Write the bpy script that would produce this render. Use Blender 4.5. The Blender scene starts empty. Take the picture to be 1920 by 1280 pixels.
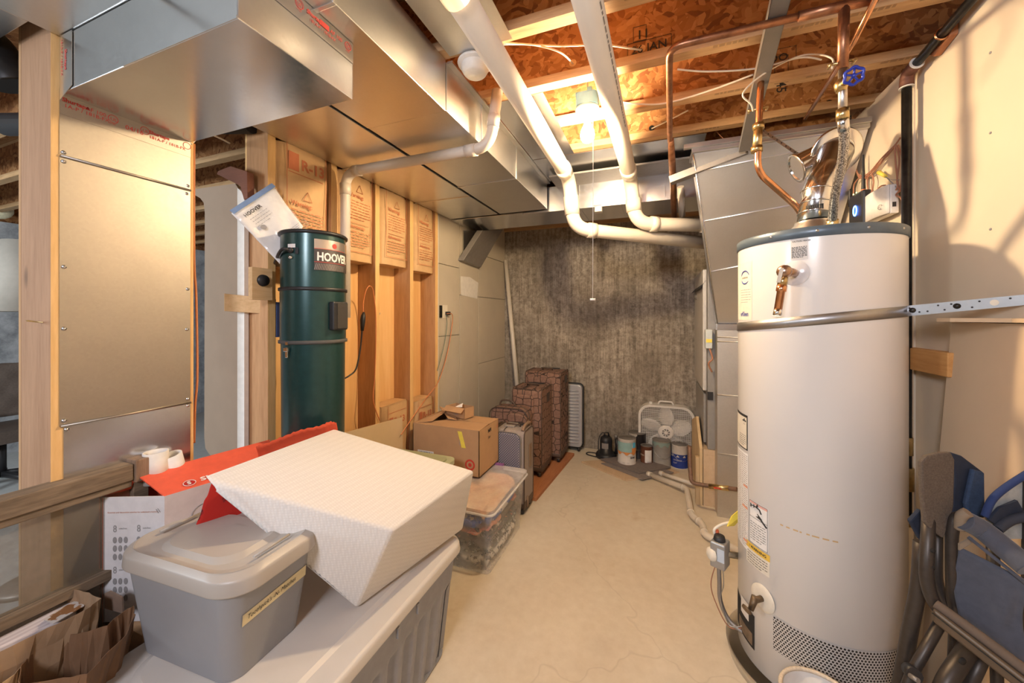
import bpy, bmesh, math, random
from mathutils import Vector, Matrix
random.seed(7)
S = bpy.context.scene
COL = S.collection
# ---------------------------------------------------------------- camera
F = 705.0; YH = 592.0; YAW = math.radians(21.1); H = 1.43
cam_data = bpy.data.cameras.new('camera'); cam = bpy.data.objects.new('camera', cam_data); COL.objects.link(cam)
cam_data.sensor_fit = 'HORIZONTAL'; cam_data.sensor_width = 36.0; cam_data.lens = 36.0 * F / 1920.0
cam_data.shift_y = -(640 - YH) / 1920.0; cam_data.clip_start = 0.02
cam.location = (0, 0, H); cam.rotation_euler = (math.pi / 2, 0, YAW)
S.camera = cam
# ---------------------------------------------------------------- colour, world
S.view_settings.view_transform = 'Standard'; S.view_settings.look = 'None'
S.view_settings.exposure = 0.98; S.view_settings.gamma = 1.0
W = bpy.data.worlds.new('world'); S.world = W; W.use_nodes = True
W.node_tree.nodes['Background'].inputs[0].default_value = (0.75, 0.85, 1.0, 1)
W.node_tree.nodes['Background'].inputs[1].default_value = 0.6
# ---------------------------------------------------------------- area lights
def area(name, loc, target, sx, sy, power, col):
    l = bpy.data.lights.new(name, 'AREA'); l.shape = 'RECTANGLE'; l.size = sx; l.size_y = sy; l.energy = power; l.color = col
    o = bpy.data.objects.new(name, l); COL.objects.link(o); o.location = loc
    d = Vector(target) - Vector(loc); o.rotation_euler = d.to_track_quat('-Z', 'Y').to_euler()
    return o
# light of the near half of the basement, behind the photographer, and daylight in the next room
area('lamp_behind_camera', (-0.45, -1.3, 2.25), (0.2, 2.2, 1.0), 0.5, 0.5, 25, (0.90, 0.90, 1.0))
area('window_daylight', (-3.6, -1.6, 1.9), (-4.6, 2.6, 1.0), 1.6, 1.0, 55, (0.88, 0.95, 1.0))
BULB_STRENGTH = 800.0

# ---------------------------------------------------------------- geometry helpers
fw = (-math.sin(YAW), math.cos(YAW)); rt = (math.cos(YAW), math.sin(YAW))
def U(px, py, X=None, Y=None, Z=None, D=None):
    """point of the room seen at a pixel, given one coordinate (or depth) measured for that thing"""
    a = (px - 960) / F; u = (YH - py) / F
    dx = fw[0] + a * rt[0]; dy = fw[1] + a * rt[1]
    if X is not None: t = X / dx
    elif Y is not None: t = Y / dy
    elif Z is not None: t = (Z - H) / u
    else: t = D
    return Vector((dx * t, dy * t, H + u * t))
V = Vector
def frame(t, up=None):
    t = t.normalized(); a = up or (V((0, 0, 1)) if abs(t.z) < 0.9 else V((1, 0, 0)))
    n = (a - t * a.dot(t)).normalized(); return n, t.cross(n)
class MB:
    def __init__(s): s.v = []; s.f = []; s.m = []; s.s = []
    def add(s, vs, fs, mi=0, sm=False):
        b = len(s.v); s.v += [tuple(v) for v in vs]
        for f in fs: s.f.append([b + i for i in f]); s.m.append(mi); s.s.append(sm)
        return s
    def box(s, a, b, mi=0):
        x0, y0, z0 = [min(a[i], b[i]) for i in range(3)]; x1, y1, z1 = [max(a[i], b[i]) for i in range(3)]
        return s.add([(x0,y0,z0),(x1,y0,z0),(x1,y1,z0),(x0,y1,z0),(x0,y0,z1),(x1,y0,z1),(x1,y1,z1),(x0,y1,z1)],
            [(0,3,2,1),(4,5,6,7),(0,1,5,4),(1,2,6,5),(2,3,7,6),(3,0,4,7)], mi)
    def slab(s, pts, off, mi=0, sm=False):
        """planar polygon extruded by a vector"""
        pts = [V(p) for p in pts]; off = V(off); n = len(pts)
        nn = V((0, 0, 0))
        for i in range(n): nn += pts[i].cross(pts[(i + 1) % n])
        if nn.dot(off) > 0: pts = pts[::-1]
        vs = pts + [p + off for p in pts]
        fs = [tuple(range(n)), tuple(range(2 * n - 1, n - 1, -1))] + [(i, i + n, (i + 1) % n + n, (i + 1) % n) for i in range(n)]
        s.add(vs, fs[:2], mi, False)
        b = len(s.v) - 2 * n
        for f in fs[2:]: s.f.append([b + i for i in f]); s.m.append(mi); s.s.append(sm)
        return s
    def tube(s, pts, r, n=12, mi=0, cap=True, closed=False, sm=True, flat=1.0, up=None):
        pts = [V(p) for p in pts]; k = len(pts); rs = r if isinstance(r, (list, tuple)) else [r] * k
        vs = []; prev = None
        for i, p in enumerate(pts):
            if closed: t = pts[(i + 1) % k] - pts[i - 1]
            else: t = pts[min(i + 1, k - 1)] - pts[max(i - 1, 0)]
            t = t.normalized()
            if prev is None: a, b = frame(t, up)
            else:
                a = prev - t * prev.dot(t)
                a = a.normalized() if a.length > 1e-5 else frame(t)[0]
                b = t.cross(a)
            prev = a
            for j in range(n):
                q = 2 * math.pi * j / n; vs.append(p + a * (math.cos(q) * rs[i] * flat) + b * (math.sin(q) * rs[i]))
        fs = []
        for i in range(k if closed else k - 1):
            i2 = (i + 1) % k
            for j in range(n): j2 = (j + 1) % n; fs.append((i*n+j, i*n+j2, i2*n+j2, i2*n+j))
        s.add(vs, fs, mi, sm)
        if cap and not closed:
            b = len(s.v) - len(vs)
            s.f.append([b + j for j in range(n - 1, -1, -1)]); s.m.append(mi); s.s.append(False)
            s.f.append([b + (k - 1) * n + j for j in range(n)]); s.m.append(mi); s.s.append(False)
        return s
    def lathe(s, prof, c=(0, 0, 0), ax=(0, 0, 1), n=32, mi=0, sm=True, a0=0.0, a1=2 * math.pi):
        ax = V(ax).normalized(); a, b = (V((1, 0, 0)), V((0, 1, 0))) if abs(ax.z) > 0.999 and ax.z > 0 else frame(ax)
        c = V(c); full = abs(a1 - a0 - 2 * math.pi) < 1e-6; cols = n if full else n + 1
        vs = []
        for (r, z) in prof:
            for j in range(cols):
                q = a0 + (a1 - a0) * j / n; vs.append(c + ax * z + a * (r * math.cos(q)) + b * (r * math.sin(q)))
        fs = []
        for i in range(len(prof) - 1):
            for j in range(n):
                j2 = (j + 1) % cols if full else j + 1
                fs.append((i*cols+j, i*cols+j2, (i+1)*cols+j2, (i+1)*cols+j))
        return s.add(vs, fs, mi, sm)
    def ball(s, c, r, n=12, mi=0, sc=(1, 1, 1)):
        vs = []; m = n // 2
        for i in range(m + 1):
            th = math.pi * i / m
            for j in range(n):
                q = 2 * math.pi * j / n
                vs.append((c[0] + r*sc[0]*math.sin(th)*math.cos(q), c[1] + r*sc[1]*math.sin(th)*math.sin(q), c[2] + r*sc[2]*math.cos(th)))
        return s.add(vs, [(i*n+j, (i+1)*n+j, (i+1)*n+(j+1)%n, i*n+(j+1)%n) for i in range(m) for j in range(n)], mi, True)
    def grid(s, fn, nu, nv, mi=0, sm=True):
        vs = [fn(i / nu, j / nv) for i in range(nu + 1) for j in range(nv + 1)]
        return s.add(vs, [(i*(nv+1)+j, (i+1)*(nv+1)+j, (i+1)*(nv+1)+j+1, i*(nv+1)+j+1) for i in range(nu) for j in range(nv)], mi, sm)
    def rbox(s, cx, cy, z0, z1, hx, hy, r, hx2=None, hy2=None, mi=0, seg=12, cap0=True, cap1=True, smooth=True):
        """rounded-corner box, tapering from hx,hy at z0 to hx2,hy2 at z1"""
        hx2 = hx if hx2 is None else hx2; hy2 = hy if hy2 is None else hy2
        a = rr(hx, hy, r, seg); b = rr(hx2, hy2, r, seg); n = len(a)
        vs = [(cx+x, cy+y, z0) for x, y in a] + [(cx+x, cy+y, z1) for x, y in b]
        s.add(vs, [(i, (i+1) % n, n+(i+1) % n, n+i) for i in range(n)], mi, smooth)
        if cap0: s.add([(cx+x, cy+y, z0) for x, y in a], [tuple(range(n-1, -1, -1))], mi)
        if cap1: s.add([(cx+x, cy+y, z1) for x, y in b], [tuple(range(n))], mi)
        return s
    def mat(s, M, i0=0):
        for i in range(i0, len(s.v)): s.v[i] = tuple(M @ V(s.v[i]))
        return s
    def build(s, name, mats, parent=None, local=False, bevel=0, seg=2, solid=0, sub=0, weld=False):
        me = bpy.data.meshes.new(name)
        vs = [V(v) for v in s.v]
        loc = V((0, 0, 0))
        if parent is not None and not local:
            inv = world_of(parent).inverted(); vs = [inv @ v for v in vs]
        elif parent is None and vs:
            xs = [v.x for v in vs]; ys = [v.y for v in vs]; zs = [v.z for v in vs]
            loc = V(((min(xs)+max(xs))/2, (min(ys)+max(ys))/2, min(zs))); vs = [v - loc for v in vs]
        me.from_pydata([tuple(v) for v in vs], [], s.f)
        if not isinstance(mats, (list, tuple)): mats = [mats]
        for m in mats: me.materials.append(m)
        me.polygons.foreach_set('material_index', s.m); me.polygons.foreach_set('use_smooth', s.s)
        me.validate(); me.update()
        o = bpy.data.objects.new(name, me); COL.objects.link(o); o.location = loc
        if parent is not None: o.parent = parent
        if weld:
            w = o.modifiers.new('weld', 'WELD'); w.merge_threshold = 0.0002
        if solid:
            w = o.modifiers.new('solid', 'SOLIDIFY'); w.thickness = solid; w.offset = 0
        if bevel:
            w = o.modifiers.new('bevel', 'BEVEL'); w.width = bevel; w.segments = seg; w.limit_method = 'ANGLE'; w.angle_limit = math.radians(40)
        if sub:
            w = o.modifiers.new('sub', 'SUBSURF'); w.levels = sub; w.render_levels = sub
        return o
def rr(hx, hy, r, seg=5):
    r = min(r, hx, hy); out = []
    for (cx, cy, q0) in ((hx-r, hy-r, 0), (-hx+r, hy-r, 90), (-hx+r, -hy+r, 180), (hx-r, -hy+r, 270)):
        for k in range(seg + 1):
            q = math.radians(q0 + 90 * k / seg); out.append((cx + r * math.cos(q), cy + r * math.sin(q)))
    return out
def world_of(o):
    M = Matrix.Translation(o.location) @ o.rotation_euler.to_matrix().to_4x4()
    return world_of(o.parent) @ M if o.parent else M
def fillet(pts, r, seg=6):
    pts = [V(p) for p in pts]; out = [pts[0]]
    for i in range(1, len(pts) - 1):
        a, b, c = pts[i-1], pts[i], pts[i+1]; d1 = (a - b); d2 = (c - b)
        rr_ = min(r, d1.length * 0.49, d2.length * 0.49); p = b + d1.normalized() * rr_; q = b + d2.normalized() * rr_
        for k in range(seg + 1):
            t = k / seg; out.append(p * (1-t)**2 + b * 2*t*(1-t) + q * t**2)
    out.append(pts[-1]); return out
def smooth_path(pts, n=8):
    pts = [V(p) for p in pts]; P = [pts[0]] + pts + [pts[-1]]; out = []
    for i in range(1, len(P) - 2):
        for k in range(n):
            t = k / n; a, b, c, d = P[i-1], P[i], P[i+1], P[i+2]
            out.append(0.5 * ((2*b) + (c-a)*t + (2*a-5*b+4*c-d)*t*t + (3*b-a-3*c+d)*t**3))
    out.append(pts[-1]); return out
def tag(o, label=None, cat=None, group=None, kind=None):
    if label: o['label'] = label
    if cat: o['category'] = cat
    if group: o['group'] = group
    if kind: o['kind'] = kind
    return o
def thing(name, label, cat, loc=(0, 0, 0), rz=0, group=None, kind=None):
    o = bpy.data.objects.new(name, None); o.empty_display_size = 0.05; COL.objects.link(o)
    o.location = loc; o.rotation_euler = (0, 0, rz); tag(o, label, cat, group, kind); return o
def text(body, size, o, xd, yd, mat, parent, name='lettering', align='LEFT', bold=0.0, warp=None, local=False, sx=1.0, raise_=0.0006, shear=0.0):
    c = bpy.data.curves.new(name, 'FONT'); c.body = body; c.size = size; c.align_x = align; c.offset = bold * size; c.resolution_u = 2; c.shear = shear
    t = bpy.data.objects.new('tmp', c); COL.objects.link(t)
    dg = bpy.context.evaluated_depsgraph_get(); me0 = bpy.data.meshes.new_from_object(t.evaluated_get(dg))
    m = MB(); xd = V(xd).normalized(); yd = V(yd).normalized(); nd = xd.cross(yd).normalized(); o = V(o)
    for v in me0.vertices:
        x, y = v.co.x * sx, v.co.y
        m.v.append(tuple(warp(x, y) if warp else o + xd * x + yd * y + nd * raise_))
    for p in me0.polygons: m.f.append(list(p.vertices)); m.m.append(0); m.s.append(False)
    bpy.data.objects.remove(t); bpy.data.curves.remove(c); bpy.data.meshes.remove(me0)
    if not m.f: return None
    return m.build(name, mat, parent, local=local)
def strokes(mb, rows, o, xd, yd, h, warp=None, mi=0, raise_=0.0006):
    """rows = list of (x0, x1, y): thin printed dashes"""
    xd = V(xd).normalized(); yd = V(yd).normalized(); nd = xd.cross(yd).normalized(); o = V(o)
    for (x0, x1, y) in rows:
        q = [(x0, y), (x1, y), (x1, y + h), (x0, y + h)]
        if warp:
            k = max(1, int(abs(x1 - x0) / 0.02)); 
            for i in range(k):
                a = x0 + (x1-x0)*i/k; b = x0 + (x1-x0)*(i+1)/k
                mb.add([warp(a, y), warp(b, y), warp(b, y+h), warp(a, y+h)], [(0,1,2,3)], mi)
        else: mb.add([o + xd*x + yd*yy + nd*raise_ for x, yy in q], [(0,1,2,3)], mi)
def rows_of(w, n, dy, y0=0, word=0.012, seed=1, short=0.75):
    R = random.Random(seed); out = []
    for i in range(n):
        x = 0; end = w * (short if i == n - 1 else 1)
        while x < end:
            l = word * R.uniform(0.4, 1.3); out.append((x, min(x + l, end), y0 - i * dy)); x += l + word * 0.25
    return out

# ---------------------------------------------------------------- materials
def nt(name):
    m = bpy.data.materials.new(name); m.use_nodes = True; t = m.node_tree; b = t.nodes['Principled BSDF']; return m, t, b
def lk(t, a, b): t.links.new(a, b)
def coords(t, scale=(1, 1, 1), rot=(0, 0, 0), src='Object'):
    c = t.nodes.new('ShaderNodeTexCoord'); mp = t.nodes.new('ShaderNodeMapping')
    mp.inputs['Scale'].default_value = scale; mp.inputs['Rotation'].default_value = rot
    lk(t, c.outputs[src], mp.inputs[0]); return mp.outputs[0]
def noise(t, vec, scale=5, detail=4, rough=0.6, dist=0):
    n = t.nodes.new('ShaderNodeTexNoise'); n.inputs['Scale'].default_value = scale; n.inputs['Detail'].default_value = detail
    n.inputs['Roughness'].default_value = rough; n.inputs['Distortion'].default_value = dist; lk(t, vec, n.inputs['Vector']); return n.outputs['Fac']
def ramp(t, fac, stops):
    r = t.nodes.new('ShaderNodeValToRGB'); e = r.color_ramp.elements
    while len(e) < len(stops): e.new(0.5)
    for i, (p, c) in enumerate(stops): e[i].position = p; e[i].color = (c[0], c[1], c[2], 1) if len(c) == 3 else c
    lk(t, fac, r.inputs[0]); return r.outputs[0]
def mixc(t, fac, a, b, mode='MIX'):
    m = t.nodes.new('ShaderNodeMix'); m.data_type = 'RGBA'; m.blend_type = mode
    for s, v in ((0, fac), (6, a), (7, b)):
        if hasattr(v, 'type'): lk(t, v, m.inputs[s])
        elif isinstance(v, (int, float)): m.inputs[s].default_value = v
        else: m.inputs[s].default_value = (v[0], v[1], v[2], 1)
    return m.outputs[2]
def bump(t, b, h, strength=0.3, dist=0.002):
    n = t.nodes.new('ShaderNodeBump'); n.inputs['Strength'].default_value = strength; n.inputs['Distance'].default_value = dist
    lk(t, h, n.inputs['Height']); lk(t, n.outputs[0], b.inputs['Normal'])
def dotted(t, b, base, hole, scale, rad=0.36, uv=True):
    """staggered round holes"""
    c = t.nodes.new('ShaderNodeTexCoord'); outs = []
    for off in ((0, 0, 0), (0.5, 0.5, 0)):
        mp = t.nodes.new('ShaderNodeMapping'); mp.inputs['Scale'].default_value = scale; mp.inputs['Location'].default_value = off; lk(t, c.outputs['UV'], mp.inputs[0])
        fr = t.nodes.new('ShaderNodeVectorMath'); fr.operation = 'FRACTION'; lk(t, mp.outputs[0], fr.inputs[0])
        sb = t.nodes.new('ShaderNodeVectorMath'); sb.operation = 'SUBTRACT'; sb.inputs[1].default_value = (0.5, 0.5, 0); lk(t, fr.outputs[0], sb.inputs[0])
        ml = t.nodes.new('ShaderNodeVectorMath'); ml.operation = 'MULTIPLY'; ml.inputs[1].default_value = (1 / scale[0] * 1000, 1 / scale[1] * 1000, 0); lk(t, sb.outputs[0], ml.inputs[0])
        ln = t.nodes.new('ShaderNodeVectorMath'); ln.operation = 'LENGTH'; lk(t, ml.outputs[0], ln.inputs[0])
        lt = t.nodes.new('ShaderNodeMath'); lt.operation = 'LESS_THAN'; lt.inputs[1].default_value = rad; lk(t, ln.outputs['Value'], lt.inputs[0]); outs.append(lt.outputs[0])
    mx = t.nodes.new('ShaderNodeMath'); mx.operation = 'MAXIMUM'; lk(t, outs[0], mx.inputs[0]); lk(t, outs[1], mx.inputs[1])
    lk(t, mixc(t, mx.outputs[0], base, hole), b.inputs['Base Color'])
def uvmap(o, fn):
    """UV from the local vertex position"""
    me = o.data; l = me.uv_layers.new(name='uv')
    for lp in me.loops: l.data[lp.index].uv = fn(me.vertices[lp.vertex_index].co)
def plain(name, col, rough=0.5, metal=0.0, var=0.06, nscale=30, bmp=0.0, spec=0.5, sheen=0, coat=0):
    m, t, b = nt(name); b.inputs['Roughness'].default_value = rough; b.inputs['Metallic'].default_value = metal
    b.inputs['Specular IOR Level'].default_value = spec
    if sheen: b.inputs['Sheen Weight'].default_value = sheen
    if coat: b.inputs['Coat Weight'].default_value = coat; b.inputs['Coat Roughness'].default_value = 0.15
    n = noise(t, coords(t), nscale, 4)
    lo = [c * (1 - var) for c in col]; hi = [min(1, c * (1 + var)) for c in col]
    lk(t, ramp(t, n, [(0.3, lo), (0.7, hi)]), b.inputs['Base Color'])
    if bmp: bump(t, b, n, bmp)
    return m
def wood(name, axis, dark, light, gs=26, knots=True, rough=0.75):
    m, t, b = nt(name); sc = {'x': (0.09, 1, 1), 'y': (1, 0.09, 1), 'z': (1, 1, 0.09)}[axis]
    v = coords(t, sc); n = noise(t, v, gs, 5, 0.65, 0.6); f = noise(t, v, gs * 4.5, 3, 0.6)
    big = noise(t, coords(t, sc), 3.0, 2)
    c = mixc(t, 0.35, ramp(t, n, [(0.33, dark), (0.64, light)]), ramp(t, f, [(0.35, dark), (0.6, light)]))
    c = mixc(t, 0.25, c, ramp(t, big, [(0.35, dark), (0.65, light)]))
    if knots:
        vo = t.nodes.new('ShaderNodeTexVoronoi'); vo.inputs['Scale'].default_value = 3.2; vo.inputs['Randomness'].default_value = 1
        sk = {'x': (0.55, 1.4, 1.4), 'y': (1.4, 0.55, 1.4), 'z': (1.4, 1.4, 0.55)}[axis]; lk(t, coords(t, sk), vo.inputs['Vector'])
        k = ramp(t, vo.outputs['Distance'], [(0.035, (1, 1, 1)), (0.085, (0, 0, 0))])
        c = mixc(t, k, c, [x * 0.45 for x in dark])
    lk(t, c, b.inputs['Base Color']); b.inputs['Roughness'].default_value = rough; bump(t, b, f, 0.15, 0.001); return m
def osb(name, tones):
    m, t, b = nt(name); v = coords(t, (1, 1, 1)); d = t.nodes.new('ShaderNodeTexNoise'); d.inputs['Scale'].default_value = 9; lk(t, v, d.inputs['Vector'])
    ad = t.nodes.new('ShaderNodeMix'); ad.data_type = 'VECTOR'; ad.inputs[0].default_value = 0.10; lk(t, v, ad.inputs[4]); lk(t, d.outputs['Color'], ad.inputs[5])
    cols = []
    for k, (sc, rot) in enumerate((((22, 60, 60), (0.2, 0.3, 0.5)), ((55, 24, 30), (0.9, 0.2, 1.1)))):
        mp = t.nodes.new('ShaderNodeMapping'); mp.inputs['Scale'].default_value = sc; mp.inputs['Rotation'].default_value = rot; lk(t, ad.outputs[1], mp.inputs[0])
        vo = t.nodes.new('ShaderNodeTexVoronoi'); vo.inputs['Scale'].default_value = 1.0; lk(t, mp.outputs[0], vo.inputs['Vector'])
        sp = t.nodes.new('ShaderNodeSeparateColor'); lk(t, vo.outputs['Color'], sp.inputs[0])
        cols.append((ramp(t, sp.outputs[0], [(0.0, tones[0]), (0.35, tones[1]), (0.7, tones[2]), (1.0, tones[3])]), sp.outputs[1]))
    msk = ramp(t, cols[0][1], [(0.45, (0, 0, 0)), (0.5, (1, 1, 1))])
    c = mixc(t, msk, cols[0][0], cols[1][0]); lk(t, c, b.inputs['Base Color']); b.inputs['Roughness'].default_value = 0.8
    bump(t, b, cols[0][1], 0.25, 0.002); return m
def galv(name, col=(0.62, 0.62, 0.62), rough=0.32, spangle=0.025, wave=0.0):
    m, t, b = nt(name); v = coords(t); vo = t.nodes.new('ShaderNodeTexVoronoi'); vo.inputs['Scale'].default_value = 130; lk(t, v, vo.inputs['Vector'])
    sp = t.nodes.new('ShaderNodeSeparateColor'); lk(t, vo.outputs['Color'], sp.inputs[0]); big = noise(t, v, 2.5, 3)
    c1 = ramp(t, sp.outputs[0], [(0, [x * (1 - spangle) for x in col]), (1, [min(1, x * (1 + spangle)) for x in col])])
    c = mixc(t, 0.5, c1, ramp(t, big, [(0.3, [x * 0.86 for x in col]), (0.7, [min(1, x * 1.08) for x in col])]))
    lk(t, c, b.inputs['Base Color']); b.inputs['Metallic'].default_value = 1.0
    r = t.nodes.new('ShaderNodeMapRange'); r.inputs[3].default_value = rough - 0.015; r.inputs[4].default_value = rough + 0.02; lk(t, sp.outputs[1], r.inputs[0]); lk(t, r.outputs[0], b.inputs['Roughness'])
    bump(t, b, noise(t, v, 4, 2), 0.10 + wave, 0.012); return m
def emit(name, col, s):
    m, t, b = nt(name); b.inputs['Base Color'].default_value = (*col, 1); b.inputs['Emission Color'].default_value = (*col, 1); b.inputs['Emission Strength'].default_value = s; return m
def clear(name, col, alpha_mix=0.5, rough=0.15):
    m, t, b = nt(name); tr = t.nodes.new('ShaderNodeBsdfTransparent'); mx = t.nodes.new('ShaderNodeMixShader')
    b.inputs['Base Color'].default_value = (*col, 1); b.inputs['Roughness'].default_value = rough
    n = noise(t, coords(t), 14, 5, 0.7); r = t.nodes.new('ShaderNodeMapRange'); r.inputs[1].default_value = 0.3; r.inputs[2].default_value = 0.7
    r.inputs[3].default_value = alpha_mix * 0.8; r.inputs[4].default_value = min(1, alpha_mix * 1.2); lk(t, n, r.inputs[0])
    lk(t, r.outputs[0], mx.inputs[0]); lk(t, tr.outputs[0], mx.inputs[1]); lk(t, b.outputs[0], mx.inputs[2])
    lk(t, mx.outputs[0], t.nodes['Material Output'].inputs[0]); return m

M = {}
M['joist'] = wood('joist_lumber', 'x', (0.42, 0.235, 0.105), (0.66, 0.43, 0.22), 30, knots=False)
M['osb'] = osb('strand_board', [(0.22, 0.085, 0.03), (0.38, 0.165, 0.055), (0.47, 0.225, 0.085), (0.58, 0.31, 0.13)])
M['studx'] = wood('stud_lumber_x', 'x', (0.40, 0.22, 0.10), (0.60, 0.38, 0.19))
M['studz'] = wood('stud_lumber_z', 'z', (0.36, 0.18, 0.075), (0.56, 0.32, 0.15))
M['postz'] = wood('shaded_post_lumber', 'z', (0.28, 0.145, 0.07), (0.42, 0.24, 0.13))  # browner than the studs, shade of the post's near face in the colour
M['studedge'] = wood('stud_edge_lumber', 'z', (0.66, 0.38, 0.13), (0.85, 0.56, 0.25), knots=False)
M['studyy'] = wood('stud_lumber_y', 'y', (0.62, 0.38, 0.17), (0.82, 0.58, 0.31))
M['redwood'] = wood('red_stained_lumber', 'y', (0.36, 0.13, 0.055), (0.52, 0.22, 0.09), knots=False)
M['darkwood'] = wood('dark_stained_lumber', 'x', (0.10, 0.03, 0.015), (0.17, 0.06, 0.03), knots=False)
M['oldwood'] = wood('weathered_lumber', 'y', (0.07, 0.048, 0.03), (0.30, 0.22, 0.145), 34, knots=False)
M['plyz'] = wood('plywood_z', 'z', (0.72, 0.40, 0.14), (0.88, 0.58, 0.27), 8)
M['plyflat'] = wood('plywood_flat', 'y', (0.55, 0.39, 0.24), (0.68, 0.51, 0.33), 9, knots=False)
M['galv'] = galv('galvanized_sheet', (0.66, 0.655, 0.64), 0.33)
M['galvbright'] = galv('bright_galvanized_sheet', (0.72, 0.73, 0.75), 0.24)
M['galvplenum'] = galv('plenum_sheet', (0.74, 0.77, 0.84), 0.42, 0.02)  # bluish base carries the cool light this sheet reflects
M['galvmatte'] = galv('matte_galvanized_strap', (0.42, 0.42, 0.43), 0.42, 0.03)
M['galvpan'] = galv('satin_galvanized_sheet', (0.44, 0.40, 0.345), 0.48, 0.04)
M['foil'] = galv('foil_tape', (0.78, 0.76, 0.74), 0.22, 0.02, 0.8)
M['chrome'] = galv('aluminum', (0.80, 0.80, 0.80), 0.16, 0.02)
M['grey_metal'] = plain('dull_steel', (0.30, 0.28, 0.26), 0.5, 0.6)
M['screw'] = plain('screw_metal', (0.55, 0.55, 0.55), 0.3, 1.0)
M['copper'] = plain('old_copper', (0.33, 0.155, 0.085), 0.38, 0.9, 0.35, 25)
M['copperb'] = plain('bright_copper', (0.75, 0.38, 0.20), 0.25, 1.0, 0.2, 25)
M['brass'] = plain('brass', (0.62, 0.47, 0.23), 0.3, 1.0, 0.2, 40)
M['pvc'] = plain('white_pvc', (0.74, 0.67, 0.56), 0.35, 0, 0.03, 6)
M['pvcg'] = plain('aged_pvc', (0.62, 0.55, 0.47), 0.45, 0, 0.05, 8)
M['black'] = plain('black_plastic', (0.018, 0.018, 0.02), 0.45)
M['blacksteel'] = plain('black_iron_pipe', (0.03, 0.028, 0.026), 0.35, 0.6, 0.5, 20)
M['white'] = plain('white_plastic', (0.80, 0.78, 0.74), 0.45)
M['cream'] = plain('cream_plastic', (0.78, 0.72, 0.60), 0.5)
M['blueplastic'] = plain('blue_plastic', (0.16, 0.34, 0.46), 0.5)
M['red'] = plain('red_ink', (0.55, 0.05, 0.04), 0.7)
M['rust'] = plain('red_brown_print', (0.52, 0.17, 0.075), 0.8)
M['ink'] = plain('black_ink', (0.03, 0.027, 0.025), 0.7)
M['greyink'] = plain('grey_ink', (0.30, 0.29, 0.29), 0.7)
M['paper'] = plain('white_paper', (0.82, 0.80, 0.77), 0.7)
M['dry'] = plain('drywall_paper', (0.70, 0.60, 0.46), 0.85, 0, 0.03, 3, spec=0.2)
M['drygrey'] = plain('grey_drywall_paper', (0.56, 0.50, 0.40), 0.9, 0, 0.05, 3, spec=0.2)
M['drywhite'] = plain('gypsum_edge', (0.78, 0.75, 0.70), 0.9)
M['card'] = plain('cardboard', (0.47, 0.29, 0.155), 0.85, 0, 0.05, 12, spec=0.2)
M['cardlight'] = plain('light_cardboard', (0.62, 0.43, 0.25), 0.85, 0, 0.05, 12, spec=0.2)
M['kraft'] = plain('kraft_facing', (0.60, 0.39, 0.20), 0.8, 0, 0.10, 9, 0.4, spec=0.25)
M['wire'] = plain('cable_jacket', (0.70, 0.62, 0.50), 0.5)
M['wirebrown'] = plain('brown_wire', (0.38, 0.17, 0.10), 0.5)
M['cordorange'] = plain('orange_cord', (0.60, 0.22, 0.08), 0.5)
M['yellow'] = plain('yellow_plastic', (0.85, 0.70, 0.10), 0.5)
M['dark'] = plain('dark_void', (0.02, 0.018, 0.016), 0.9)

def concrete_wall():
    m, t, b = nt('formed_concrete')
    streak = noise(t, coords(t, (22, 22, 1.3)), 1.6, 5, 0.7); mott = noise(t, coords(t), 26, 7, 0.78); blot = noise(t, coords(t, (1, 1, 0.7)), 2.2, 5, 0.65)
    fine = noise(t, coords(t, (60, 60, 5)), 1.5, 3, 0.7)
    c = mixc(t, 0.5, ramp(t, streak, [(0.38, (0.13, 0.11, 0.085)), (0.61, (0.56, 0.49, 0.40))]), ramp(t, mott, [(0.41, (0.13, 0.11, 0.085)), (0.59, (0.64, 0.565, 0.46))]))
    c = mixc(t, 0.22, c, ramp(t, fine, [(0.35, (0.10, 0.08, 0.06)), (0.65, (0.42, 0.36, 0.29))]))
    c = mixc(t, ramp(t, blot, [(0.40, (0.55, 0.55, 0.55)), (0.60, (0, 0, 0))]), c, (0.16, 0.13, 0.095))
    lk(t, c, b.inputs['Base Color']); b.inputs['Roughness'].default_value = 0.85; bump(t, b, mott, 0.4, 0.004); return m
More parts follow.
